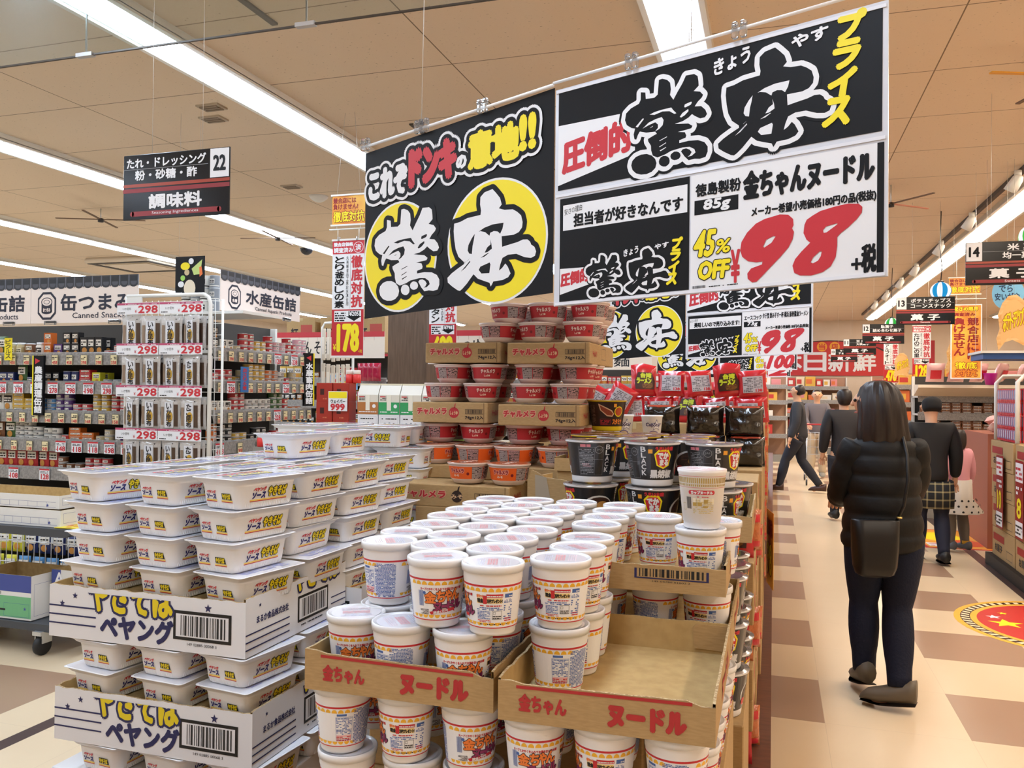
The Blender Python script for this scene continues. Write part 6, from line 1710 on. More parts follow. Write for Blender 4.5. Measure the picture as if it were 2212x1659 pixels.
for i, x in enumerate((-5.5, -5.05, -4.6)):
    plain_carton((x, 8.55, 2.17 if False else 1.905), (x + .38, 8.88, 2.12), 'brown carton stored on top of the shelf left of the column, %s from left' % ORD[i], 'cartons on top of the back shelves') if False else plain_carton((x, 8.60, 1.931), (x + .38, 8.92, 2.34), 'brown carton stored on top of the shelf left of the column, %s from left' % ORD[i], 'cartons on top of the back shelves', prints=lambda b, s, w, h: (b.rect(s, w * .5, h * .2, w * .9, h * .8, M('#b0483c', .5), .0008), b.text(s, '麺', w * .15, h * .3, w * .4, h * .7, BLACKINK, .001, .003)))
b = MB(); p, s = pillow(.11, .20, .06, M('#a81c3c', .2, 0, 0, 1, .5), 6, nu=8, nv=8); o = p.build('magenta_bag'); o['category'] = 'snack bag'; MG = Kind(o)
for r, z in enumerate((1.60, 1.28)):
    for c in range(4): MG.put((-4.40 + c * .07, 8.40 - .02 * c, z), 0, 'magenta foil bag hanging by the wooden column, %s row, %s along' % (('upper', 'lower')[r], ORD[c]), 'magenta foil bags')
t = thing('campaign_card', 'colourful campaign card under the 178 banner', 'price card', (-4.86, 8.49, 1.50)); s = plane((0, 0, 0), (1, 0, 0)); b = MB(); b.box((0, 0, 0), (.36, .003, .17), M('#7fb2dc', .4)); b.poly(s, [[(.01, .1), (.2, .165), (.2, .12), (.05, .08)]], RED, .001); b.poly(s, [[(.03, .02), (.35, .07), (.35, .11), (.03, .08)]], YELL, .0014); b.text(s, 'この価格!!', .03, .105, .2, .14, PAPER, .002, .001, slope=.25); b.text(s, '値下げしました', .1, .08, .34, .105, BLACKINK, .002, .001); b.disc(s, .06, .04, .04, PAPER, .002, 18, .03); b.text(s, '商品はこちらです', .12, .03, .28, .055, DKRED, .002, .001); b.build('card', t)
back_gondola(-11.5, 11.2, 4.2, 'long far shelf unit behind the snack shelves', '調味料', 'the long far left shelf')
back_gondola(-4.0, 13.0, 2.2, 'far shelf unit behind the noodle tower', '乾麺', 'the far middle shelf')

# ------------------------------------------------------------ people
def skin_obj(name, chains, mat, parent, sub=2):
    """chains: list of polylines [(x, y, z, r), ...]; equal points are shared, the first point is the root"""
    vs, rs_, es, ix = [], [], [], {}
    for ch in chains:
        prev = None
        for x, y, z, r in ch:
            k = (round(x, 4), round(y, 4), round(z, 4))
            if k not in ix: ix[k] = len(vs); vs.append((x, y, z)); rs_.append(r)
            i = ix[k]
            if prev is not None and prev != i: es.append((prev, i))
            prev = i
    me = bpy.data.meshes.new(name); me.from_pydata(vs, es, []); me.materials.append(mat)
    o = bpy.data.objects.new(name, me); COL.objects.link(o); o.parent = parent
    md = o.modifiers.new('skin', 'SKIN'); md.use_smooth_shade = True; md.branch_smoothing = 0.3
    sk = me.skin_vertices[0].data
    for i, r in enumerate(rs_): sk[i].radius = (r[0], r[1]) if isinstance(r, tuple) else (r, r)
    sk[0].use_root = True
    ss = o.modifiers.new('sub', 'SUBSURF'); ss.levels = ss.render_levels = sub
    return o

SKINC = M('#d6a482', .5)
def hand(c, d, up, side, s):
    """five separate fingers and a thumb-side root; c wrist, d direction of the palm, side = +-1 for the thumb"""
    c, d, up = Vector(c), Vector(d).normalized(), Vector(up).normalized()
    w = d.cross(up).normalized() * side
    t4 = lambda p, r: (p.x, p.y, p.z, r)
    palm = c + d * .045 * s; kn = c + d * .085 * s
    out = [[t4(c, .022 * s), t4(palm, .027 * s)]]
    for i, (off, L) in enumerate(((.030, .066), (.010, .074), (-.010, .070), (-.029, .055))):
        b0 = kn + w * off * s
        out.append([t4(palm, .027 * s), t4(b0, .0100 * s), t4(b0 + d * L * .5 * s - up * .012 * s, .0088 * s), t4(b0 + d * L * .82 * s - up * .040 * s, .0075 * s)])
    b0 = palm + w * .036 * s - d * .01 * s
    out.append([t4(palm, .027 * s), t4(b0, .0115 * s), t4(b0 + w * .018 * s + d * .03 * s - up * .010 * s, .0095 * s), t4(b0 + w * .010 * s + d * .058 * s - up * .024 * s, .008 * s)])
    return out

def person(label, loc, rz, H, J, cloth):
    """J: joint overrides as fractions of the height; cloth: colours. Local +y is the way the person faces"""
    t = thing('person', label, 'person', loc, rz)
    D = dict(pel=(0, 0, .53), sp=(0, 0, .62), ch=(0, .0, .73), nk=(0, .005, .84), hd=(0, .015, .925), sh=.105, elL=(-.135, 0, .64), elR=(.135, 0, .64), wrL=(-.14, .05, .50), wrR=(.14, .05, .50),
             hip=.055, shz=.80, knL=(-.06, .01, .285), knR=(.06, .01, .285), anL=(-.06, -.01, .045), anR=(.06, -.01, .045), toeL=(0, .09, -.02), toeR=(0, .09, -.02))
    D.update(J)
    p = {k: tuple(q * H for q in v) if isinstance(v, tuple) else v * H for k, v in D.items()}
    P = lambda k, r: (*p[k], r * H)
    shL, shR = (-p['sh'], p['ch'][1], p['shz'], .036 * H), (p['sh'], p['ch'][1], p['shz'], .036 * H)
    hiL, hiR = (-p['hip'], p['pel'][1], .50 * H, .058 * H), (p['hip'], p['pel'][1], .50 * H, .058 * H)
    hx, hy, hz = p['hd']
    fa = cloth.get('face', 0); fr = lambda dx, dy: (hx + dx * cos(fa) - dy * sin(fa), hy + dx * sin(fa) + dy * cos(fa))
    toe = lambda a, tv: (p[a][0] + tv[0], p[a][1] + tv[1], p[a][2] + tv[2], .022 * H)
    ch = [[P('pel', .07), P('sp', .065), P('ch', .075), P('nk', .032), (hx, hy, hz - .035 * H, .042 * H), (hx, hy, hz + .01 * H, .054 * H), (hx, hy - .004 * H, hz + .045 * H, .04 * H)],
          [P('ch', .075), shL, P('elL', .026), P('wrL', .018)], [P('ch', .075), shR, P('elR', .026), P('wrR', .018)],
          [P('pel', .07), hiL, P('knL', .036), P('anL', .024), toe('anL', p['toeL'])], [P('pel', .07), hiR, P('knR', .036), P('anR', .024), toe('anR', p['toeR'])],
          [(hx, hy, hz + .01 * H, .054 * H), (*fr(0, .050 * H), hz - .002 * H, .010 * H), (*fr(0, .059 * H), hz - .014 * H, .0065 * H)]]
    for e in (-1, 1): ch.append([(hx, hy, hz + .01 * H, .054 * H), (*fr(e * .053 * H, -.005 * H), hz - .004 * H, .011 * H), (*fr(e * .060 * H, -.010 * H), hz + .004 * H, .007 * H)])
    for sd, (wr, el) in ((1, ('wrL', 'elL')), (-1, ('wrR', 'elR'))):
        d = Vector(p[wr]) - Vector(p[el]); u = Vector((0, -.3, 1)) if abs(d.z) < abs(d.y) else Vector((0, 1, .2))
        hc = hand(p[wr], d, u, sd, H / 1.62)
        hc[0][0] = P(wr, .018); ch += hc
    skin_obj('body', ch, SKINC, t, 2)
    for e in (-1, 1):
        b = MB(); b.ball((*fr(e * .020 * H, .0435 * H), hz + .004 * H), .0052 * H, M('#1a1412', .2), 10, 6); b.build('eye', t)
    b = MB(); b.ball((*fr(0, .042 * H), hz - .034 * H), .0085 * H, M('#b0675a', .5), 10, 6, (.8, .8, .35)); b.build('mouth', t)
    f = cloth.get('fit', 1.0)
    def G(k, r): return P(k, r * f)
    tc = cloth.get('top')
    if tc:
        chs = [[(0, p['pel'][1], cloth.get('hem', .48) * H, .088 * f * H), P('pel', .088 * f), P('sp', .082 * f), P('ch', .09 * f), (0, .0, .825 * H, .045 * H)],
               [P('ch', .09 * f), (shL[0], shL[1], shL[2], .047 * f * H), P('elL', .038 * f), (p['wrL'][0], p['wrL'][1], p['wrL'][2], .027 * f * H)],
               [P('ch', .09 * f), (shR[0], shR[1], shR[2], .047 * f * H), P('elR', .038 * f), (p['wrR'][0], p['wrR'][1], p['wrR'][2], .027 * f * H)]]
        skin_obj(cloth.get('topname', 'jacket'), chs, tc, t)
    lc = cloth.get('legs')
    if lc:
        lr = cloth.get('leg_r', 1.0)
        b = MB(); px, py, pz = p['pel']; hh = cloth.get('hips', .088) * H
        b.loft([[(px + rx * hh * cos(2 * pi * k / 24), py + ry * hh * sin(2 * pi * k / 24), z * H) for k in range(24)] for z, rx, ry in ((.445, .75, .62), (.47, .98, .80), (.50, 1.06, .86), (.53, 1.02, .80), (.575, .90, .72))], lc, True)
        for hi, kn, an in ((hiL, 'knL', 'anL'), (hiR, 'knR', 'anR')):
            A, K, N2 = Vector(hi[:3]) - Vector((0, 0, .0)), Vector(p[kn]), Vector(p[kn]).lerp(Vector(p[an]), .93)
            A = A + Vector((0, 0, -.01 * H)); pts, rr = [], []
            for k in range(9): f = k / 8; pts.append(A.lerp(K, f)); rr.append((.060 + (.040 - .060) * f + .004 * sin(pi * f)) * lr * H)
            for k in range(1, 9): f = k / 8; pts.append(K.lerp(N2, f)); rr.append((.040 + (.032 - .040) * f + .006 * sin(pi * min(1, f * 1.3))) * lr * H)
            b.tube(pts, rr, lc, 18)
        b.build(cloth.get('legname', 'trousers'), t)
    sc = cloth.get('shoe')
    for a, tv in (('anL', p['toeL']), ('anR', p['toeR'])):
        d = Vector(tv); dh = Vector((d.x, d.y, 0)).normalized(); w = Vector((-dh.y, dh.x, 0)); c = Vector(p[a]); zb = c.z + d.z - .006 * H
        hl = zb + cloth.get('heel', {}).get(a, 0)
        b = MB(); L = .155 * H
        rings = []
        for k in range(9):
            x = k / 8; base = hl * (1 - min(1, x * 1.6)) + zb * min(1, x * 1.6); wd = .030 * H * (.75 + .45 * sin(pi * min(1, x * .92 + .08))) * (1 - .35 * max(0, x - .75) * 4 * .6); hh = (.048 * (1 - x) ** .7 + .022) * H * (1 if x < .97 else .6)
            ctr = c + dh * (-.045 * H + L * x)
            rings.append([(ctr.x + w.x * wd * cos(th), ctr.y + w.y * wd * cos(th), base + hh * .5 + hh * .5 * sin(th)) for th in [2 * pi * i / 12 for i in range(12)]])
        b.loft(rings, sc, True)
        if cloth.get('sole'): b.loft([[(x, y, z - .004) for x, y, z in [(r[0] , r[1], min(q[2] for q in rg2)) for r in rg2]] for rg2 in rings], cloth['sole'])
        b.build('shoe', t)
    hc = cloth.get('hair')
    if hc:
        L = cloth.get('hair_len', .06) * H
        chs = [[(hx, hy - .004 * H, hz + .052 * H, .046 * H), (hx, hy - .018 * H, hz + .022 * H, .062 * H), (hx, hy - .032 * H, hz - .02 * H, .056 * H), (hx + cloth.get('hair_dx', 0) * H, hy - .036 * H, hz - .02 * H - L, .045 * H)]]
        skin_obj(cloth.get('hairname', 'hair'), chs, hc, t)
    return t, p

def plaid_mat():
    m = bpy.data.materials.new('plaid_cloth'); m.use_nodes = True; nt = m.node_tree; L = nt.links
    b = nt.nodes['Principled BSDF']; b.inputs['Roughness'].default_value = .85
    tc = nt.nodes.new('ShaderNodeTexCoord'); sp = nt.nodes.new('ShaderNodeSeparateXYZ'); L.new(tc.outputs['Object'], sp.inputs[0])
    def band(src, k, w):
        a = nt.nodes.new('ShaderNodeMath'); a.operation = 'MULTIPLY'; L.new(src, a.inputs[0]); a.inputs[1].default_value = k
        f = nt.nodes.new('ShaderNodeMath'); f.operation = 'FRACT'; L.new(a.outputs[0], f.inputs[0])
        l = nt.nodes.new('ShaderNodeMath'); l.operation = 'LESS_THAN'; L.new(f.outputs[0], l.inputs[0]); l.inputs[1].default_value = w
        return l.outputs[0]
    ad = nt.nodes.new('ShaderNodeMath'); ad.operation = 'ADD'; L.new(band(sp.outputs[0], 16, .2), ad.inputs[0]); L.new(band(sp.outputs[2], 14, .2), ad.inputs[1])
    hf = nt.nodes.new('ShaderNodeMath'); hf.operation = 'MULTIPLY'; L.new(ad.outputs[0], hf.inputs[0]); hf.inputs[1].default_value = .45
    mx = nt.nodes.new('ShaderNodeMix'); mx.data_type = 'RGBA'; L.new(hf.outputs[0], mx.inputs[0]); mx.inputs[6].default_value = lin('#1a1e22'); mx.inputs[7].default_value = lin('#b0a57c')
    L.new(mx.outputs[2], b.inputs['Base Color'])
    return m
BLKJ = M('#08090b', .6, 0, 0, 1, 0, (25, .25), .3); DENIM = M('#10162a', .8, 0, 0, 1, 0, (90, .3), .3); HAIRM = M('#1d1310', .42)
W_H = 1.60
tw, pw = person('person from behind in black puffer jacket and dark jeans, bag at the hip', (.525, 4.48, 0), .18, W_H,
    dict(hd=(-.035, .02, .918), sh=.070, shz=.765, elL=(-.112, .045, .635), elR=(.100, .06, .64), wrL=(-.095, .165, .60), wrR=(.085, .175, .60), knL=(-.045, .05, .29), knR=(.042, .005, .285), anL=(-.040, .055, .058), anR=(.022, -.085, .050), toeL=(.004, .095, -.030), toeR=(-.078, .040, -.026)),
    dict(legs=DENIM, legname='jeans', leg_r=1.05, shoe=M('#5b5040', .55), sole=M('#3a3028', .6), face=1.15, heel={'anR': .02, 'anL': .035}))
# quilted jacket in rings that bulge between the seams
def ering(cx, cy, z, rx, ry, n=28, tilt=0): return [(cx + rx * cos(2 * pi * k / n), cy + ry * sin(2 * pi * k / n), z + tilt * sin(2 * pi * k / n)) for k in range(n)]
b = MB(); rings = []
base = [(.735, .168, .125), (.765, .186, .142), (.80, .190, .148), (.90, .180, .145), (1.00, .172, .142), (1.10, .172, .140), (1.19, .170, .132), (1.26, .150, .112), (1.315, .085, .08), (1.35, .07, .075), (1.385, .075, .078)]
N_ = 60
for k in range(N_ + 1):
    z = .735 + (1.385 - .735) * k / N_
    for (z0, a0, c0), (z1, a1, c1) in zip(base, base[1:]):
        if z <= z1 + 1e-6: f = (z - z0) / (z1 - z0); rx, ry = a0 + (a1 - a0) * f, c0 + (c1 - c0) * f; break
    q = abs(sin(pi * (z - .735) / .094)) ** .5 * .014 - .007 if z < 1.30 else 0
    rings.append(ering(-.005, .01, z, rx + q, ry + q))
b.loft(rings, BLKJ, True); b.build('puffer_jacket', tw)
for sd, pts in ((-1, [(-.125, .0, 1.265, .072), (-.165, .02, 1.16, .070), (-.182, .065, 1.03, .066), (-.172, .15, .99, .058), (-.152, .25, .965, .050)]), (1, [(.125, .0, 1.265, .072), (.158, .03, 1.16, .068), (.168, .085, 1.04, .064), (.155, .17, .99, .058), (.136, .265, .965, .050)])):
    b = MB(); P_, R_ = [], []
    for (x0, y0, z0, r0), (x1, y1, z1, r1) in zip(pts, pts[1:]):
        for k in range(8):
            f = k / 8; P_.append((x0 + (x1 - x0) * f, y0 + (y1 - y0) * f, z0 + (z1 - z0) * f)); R_.append(r0 + (r1 - r0) * f + (abs(sin(pi * (k + .0) / 8)) ** .5 * .012 - .006))
    P_.append(pts[-1][:3]); R_.append(pts[-1][3]); b.tube(P_, R_, BLKJ, 16); b.build('sleeve', tw)
# hair falls over the collar
b = MB(); hd = pw['hd']
hr = [(1.575, .02, .02), (1.565, .055, .06), (1.54, .082, .088), (1.50, .098, .104), (1.45, .104, .108), (1.40, .106, .104), (1.35, .112, .096), (1.30, .118, .084), (1.25, .112, .068), (1.21, .098, .05), (1.175, .07, .03)]
def strands(z, rx, ry):
    cx, cy, n = hd[0] + .030 + .06 * (1.575 - z), hd[1] - .022 - .10 * (1.575 - z), 72
    return [(cx + rx * (1 + .05 * sin(11 * a + 9 * z) + .03 * sin(23 * a - 14 * z)) * cos(a), cy + ry * (1 + .05 * sin(11 * a + 9 * z) + .03 * sin(23 * a - 14 * z)) * sin(a), z + (.012 * sin(13 * a) if z < 1.24 else 0)) for a in [2 * pi * k / n for k in range(n)]]
b.loft([strands(*q) for q in hr], HAIRM, True); b.build('hair', tw)
# shoulder bag and strap: carried, so a thing of its own
t = thing('shoulder_bag', 'black slouchy shoulder bag hanging at the hip of the person in the puffer jacket', 'bag', (.465, 4.30, .640), .18)
LEA = M('#0b0b0d', .36, spec=.4)
b = MB(); b.loft([[(x * .108 * kx, y * .05 * ky, z) for x, y in [(cos(2 * pi * i / 24), max(-1, min(1, 1.4 * sin(2 * pi * i / 24)))) for i in range(24)]] for z, kx, ky in ((.0, .55, .5), (.015, .82, .9), (.05, .93, 1.1), (.13, 1.0, 1.1), (.20, 1.02, .9), (.265, 1.04, .6), (.272, 1.02, .5))], LEA, True); b.build('bag_body', t)
b = MB(); b.tube([(.095, 0, .26), (.125, -.012, .34), (.145, -.005, .46), (.152, .03, .58), (.150, .09, .67), (.12, .16, .72)], .008, LEA, 8); b.build('strap', t)
b = MB(); b.lathe([(.012, -.004), (.012, .004)], M('#c9b26a', .3, .8), 12, (.105, -.016, .285)); b.build('buckle', t)

t, q = person('person in a black knit cap and dark coat, walking away beyond the puffer jacket', (1.36, 8.30, 0), .05, 1.52, dict(anL=(-.055, .06, .045), anR=(.06, -.06, .045), knR=(.06, .02, .285)),
    dict(top=M('#0c0d10', .75), topname='coat', fit=1.15, hem=.47, legs=M('#161d33', .75), legname='jeans', shoe=M('#17171a', .5), sole=M('#e6e4de', .5), hair=M('#0f0f11', .85), hairname='knit_cap', hair_len=.01))
b = MB(); pl_ = plaid_mat(); b.loft([ering(.02, -.0, z, rx, ry, 20) for z, rx, ry in ((.50, .17, .13), (.62, .175, .135), (.74, .165, .125))], pl_, True); b.build('shirt_tail', t)
# dotted skirt child
t, q = person('child in a pink top, dotted skirt, grey leggings and yellow socks', (1.70, 8.96, 0), .6, 1.20, dict(anL=(-.05, .02, .05), anR=(.06, -.02, .05)),
    dict(top=M('#d99aa6', .7), topname='top', fit=1.1, hem=.52, legs=M('#6d655e', .8), legname='leggings', shoe=M('#5f646e', .6), hair=M('#221815', .5), hair_len=.10))
SKT = M('#c9c2b8', .7); b = MB()
R1 = [[((.22 if z < .42 else .13) * (1 + (.06 * cos(9 * a) if z < .6 else 0)) * cos(a), (.20 if z < .42 else .115) * (1 + (.06 * cos(9 * a) if z < .6 else 0)) * sin(a), z) for a in [2 * pi * k / 54 for k in range(54)]] for z in (.385, .40, .52, .70)]
b.loft(R1, SKT, True, (False, True))
for k in range(18):
    for r_ in range(3):
        a = 2 * pi * (k + .5 * (r_ % 2)) / 18; z = .41 + r_ * .05; rr = (.215 - (z - .40) * .5)
        b.disc(plane((rr * 1.06 * cos(a), .92 * rr * 1.06 * sin(a), z), (-sin(a), cos(a), 0)), 0, 0, .011, BLACKINK, .006, 8)
b.build('skirt', t)
for a in ('anL', 'anR'):
    x, y, z = q[a]; b = MB(); b.lathe([(.036, z - .01), (.04, z + .055)], M('#d9a72a', .7), 14, (x, y, 0)); b.build('sock', t)
person('person with a dark jacket striding left at the far end of the island', (.36, 13.5, 0), 1.45, 1.68, dict(anL=(-.05, .16, .045), anR=(.05, -.20, .055), knL=(-.05, .10, .30), knR=(.05, -.03, .29), toeR=(0, .085, -.03)), dict(top=M('#2a2c33', .7), fit=1.1, legs=M('#191c28', .75), shoe=M('#3c201a', .35), hair=HAIRM, hair_len=.02))
person('person in a grey top and beige trousers pushing a shopping cart toward the camera', (.75, 16.0, 0), pi, 1.62, dict(wrL=(-.10, .20, .60), wrR=(.10, .20, .60), elL=(-.13, .06, .65), elR=(.13, .06, .65)), dict(top=M('#6a6468', .8), fit=1.1, legs=M('#c9b79c', .8), leg_r=1.15, shoe=M('#8a867c', .6), hair=HAIRM, hair_len=.02))
person('person in dark clothes seen between the cart and the puffer jacket', (.80, 10.6, 0), .2, 1.60, dict(anL=(-.05, .05, .045)), dict(top=M('#1b1a1f', .7), fit=1.15, legs=M('#1c1e28', .75), shoe=M('#1a1a1c', .5), hair=HAIRM, hair_len=.05))
# shopping cart
t = thing('shopping_cart', 'grey wire shopping cart pushed along the far aisle', 'shopping cart', (.78, 15.0, 0))
b = MB()
for x in (-.25, .25):
    b.tube([(x, .55, .98), (x, .45, .55), (x, -.42, .12)], .012, STEEL); b.tube([(x, -.42, .12), (x, -.38, .85)], .012, STEEL); b.tube([(x, .45, .55), (x, .5, .12)], .012, STEEL)
b.tube([(-.25, .55, .98), (.25, .55, .98)], .014, M('#b5282c', .4)); b.build('frame', t)
b = MB()
for k in range(9): b.tube([(-.25 + .0625 * k, -.4, .52), (-.25 + .0625 * k, -.42, .88)], .003, STEEL, 5)
for z in (.52, .64, .76, .88):
    b.tube([(-.25, -.4, z), (.25, -.4, z)], .004, STEEL, 5)
    for x in (-.25, .25): b.tube([(x, -.4, z), (x, .45, z)], .004, STEEL, 5)
b.build('basket', t)
for x in (-.25, .25):
    for y in (-.42, .5):
        b = MB(); b.loft([[(x + dx, y + .05 * cos(2 * pi * k / 14), .055 + .05 * sin(2 * pi * k / 14)) for k in range(14)] for dx in (-.012, .012)][::-1], M('#2a2a2c', .6)); b.tube([(x, y, .055), (x, y, .13)], .012, STEEL, 6); b.build('wheel', t)

# ------------------------------------------------------------ right side of the aisle
KR = 'piled brown cartons on the right'
bx = [(1.86, 6.95, .10), (1.86, 7.72, .10)]
b = MB(); b.box((1.84, 6.92, 0), (2.75, 8.5, .10), M('#1b1815', .6)); tag(b.build('pallet'), 'black low pallet under the right-hand carton pile', 'pallet')
def snack_carton(b, s, w, h):
    b.rect(s, w * .1, h * .55, w * .6, h * .85, M('#a02a24', .6), .0008); b.frame(s, w * .68, h * .12, w * .94, h * .4, .004, BLACKINK, .0008); b.barcode(s, w * .71, h * .16, w * .91, h * .36, BLACKINK)
for c, y in enumerate((6.95, 7.72)):
    for r in range(4):
        t = plain_carton((1.87 + rs.uniform(0, .02), y, .10 + r * .255), (2.42, y + .72, .10 + r * .255 + .25), 'brown snack carton in the right-hand pile, %s column, %s up' % (('near', 'far')[c], ORD[r]), KR, prints=snack_carton)
        b = MB(); s = plane((-.002, .72, 0), (0, -1, 0)); b.rect(s, .05, .14, .4, .20, M('#a02a24', .6), .0008); b.frame(s, .48, .03, .66, .10, .004, BLACKINK); b.text(s, 'お菓子', .1, .05, .34, .115, BLACKINK, .001, .002); b.build('side_print', t)
for k, (x, y, tx) in enumerate(((1.845, 7.55, '8'), (1.845, 8.15, '10'))):
    t = thing('strip_price_card', 'tall red strip price card on the right-hand carton pile, %s one' % ('nearer', 'farther')[k], 'price card', (x, y, .38), -pi / 2); s = plane((0, 0, 0), (1, 0, 0)); b = MB(); b.box((0, 0, 0), (.22, .003, .62), DKRED); b.rect(s, .01, .45, .21, .60, PAPER, .001); b.rect(s, .01, .02, .21, .14, PAPER, .001); b.micro(s, .02, .47, .2, .58, RED, 3, .002); b.text(s, tx, .05, .17, .17, .32, YELL, .002, .006); b.micro(s, .02, .04, .2, .12, BLACKINK, 3, .002); b.micro(s, .03, .35, .19, .43, PAPER, 2, .002); b.build('card', t)
# red snack boxes in a white tube frame on top of the pile
t = thing('tube_frame', 'white bent tube frame round the red snack boxes on the right', 'display rack', (1.90, 7.72, 1.12)); b = MB()
for y in (0, .68): b.tube([(0, y, 0), (0, y, .50), (.05, y, .56), (.65, y, .56)], .018, PAINTW, 8)
b.tube([(.3, 0, .56), (.3, .68, .56)], .012, PAINTW, 8); b.build('frame', t)
b = MB(); b.box((-.022, -.03, 0), (.022, .03, .11), M('#c4283a', .3)); s = plane((-.022, .03, 0), (0, -1, 0)); b.rect(s, .008, .02, .052, .1, M('#8d94b8', .4), .0008); b.rect(s, .016, .03, .028, .09, PAPER, .0012); s = plane((0, -.03, 0), (1, 0, 0)); b.rect(s, -.016, .02, .016, .1, M('#8d94b8', .4), .0008); b.rect(s, -.008, .03, .004, .09, PAPER, .0012); o = b.build('snack_stick_box'); o['category'] = 'snack box'; SSB = Kind(o)
for r in range(4):
    for c in range(9): SSB.put((1.925, 7.83 + c * .064, 1.12 + r * .112), 0, 'slim red snack box by the white tube frame, aisle face, %s row, %s along' % (ORD[r], ORD[c]), 'slim red snack boxes')
    for c in range(9): SSB.put((1.98 + c * .047, 7.81, 1.12 + r * .112), 0, 'slim red snack box by the white tube frame, near face, %s row, %s along' % (ORD[r], ORD[c]), 'slim red snack boxes')
p, s = pillow(.2, .24, .09, M('#d9a9a4', .25, 0, 0, 1, .5, (20, .4)), 7, nu=8, nv=8); p.cut = .03; p.rect(s, -.06, .06, .06, .17, RED, .003); o = p.build('snack_bag'); o['category'] = 'snack bag'; PKB = Kind(o)
for i, (x, y, z, r) in enumerate(((2.0, 6.95, 1.10, (1.2, 0, .3)), (2.10, 6.88, 1.20, (.9, .2, -.4)), (2.25, 6.9, 1.12, (1.3, 0, .8)))): PKB.put((x, y, z), 0, 'crinkled pink and red snack bag lying on the near end of the cartons, %s' % ORD[i], 'crinkled snack bags on the cartons', rot=r)
for i in range(6): PKB.put((2.12 + .1 * (i % 3), 9.32 + .16 * i, 1.18 + .06 * (i % 2)), 0, 'pink snack bag on the bin past the carton pile, %s along' % ORD[i], 'snack bags on the far bin', rot=(1.3, 0, .4 * i))
b = MB(); b.box((2.02, 9.25, 0), (2.6, 10.3, 1.13), M('#9a5a44', .6)); tag(b.build('snack_bin'), 'plain bin carrying pink snack bags past the carton pile', 'bin')
# chocolate gondola facing the camera past the bin
gondola('chocolate_gondola', 'shelf unit with brown and white snack rows under a cream canopy on the right', (1.35 + .35, 11.3, 0), (1, 0, 0), 2.6, .5, [1.50, 1.28, 1.06, .84, .5], 1.75)
b = MB(); b.loft([[(x, 10.95, 1.60), (x, 11.3, 1.50), (x, 11.3, 1.64), (x, 10.95, 1.635)] for x in (1.65, 4.3)][::-1], M('#e6d5bd', .4)); tag(b.build('cream_canopy'), 'cream shelf canopy with a sloped underside over the snack rows', 'shelf canopy')
for r, z in enumerate((1.28, 1.06, .84, .5)):
    fill((1.70, 11.32, 0), (1, 0, 0), 0, 1.0, z, [('flatbox', Br, 8, 4)], '%s brown snack row' % ORD[r], 'brown snack boxes under the canopy', depth=1)
    fill((2.72, 11.32, 0), (1, 0, 0), 0, 1.3, z, [('box', Bk, 3, 2), ('box', Gd, 3, 2), ('box', Bk, 3, 2), ('box', R, 3, 2), ('box', Tn, 3, 2)], '%s mixed snack row' % ORD[r], 'mixed snack boxes under the canopy', depth=1)
for c in range(10): PKB.put((1.85 + c * .22, 11.1, 1.67), 0, 'snack bag lying on the cream canopy, %s along' % ORD[c], 'snack bags on the cream canopy', rot=(.4, 0, .3 * c))
b = MB(); p = MB(); p.lathe([(.05, 0), (.075, .13), (.078, .135)], M('#c41a9a', .3), 18); tag(p.build('magenta_pail'), 'small magenta pail on the canopy beside the orange banner', 'pail').location = (2.42, 10.98, 1.64)
# near right shelves past the picture edge
gondola('candy_gondola', 'shelf unit of bagged sweets behind the wooden column on the right', (2.62, 9.0, 0), (1, 0, 0), 2.2, .45, [1.66, 1.38, 1.1, .82], 1.9)
for r, z in enumerate((1.66, 1.38)): fill((2.62, 9.03, 0), (1, 0, 0), 0, 2.2, z, [('pouch', Gy, 4, 1), ('pouch', R, 4, 1), ('pouch', W_, 4, 1), ('pouch', R, 5, 1)], '%s sweets shelf' % ORD[r], 'bags on the sweets shelves', depth=1)
t = thing('sweets_header', 'dark red header of the sweets shelf behind the column', 'shelf header sign', (2.62, 8.96, 1.86)); s = plane((0, 0, 0), (1, 0, 0)); b = MB(); b.box((0, 0, 0), (1.2, .006, .18), SIGNRED); b.text(s, '詰め合わせ', .05, .06, .6, .15, M('#e8c8c0', .5), .001, .003); b.text(s, 'Assortment', .2, .015, .55, .045, M('#e8c8c0', .5), .001); b.build('sign_board', t)
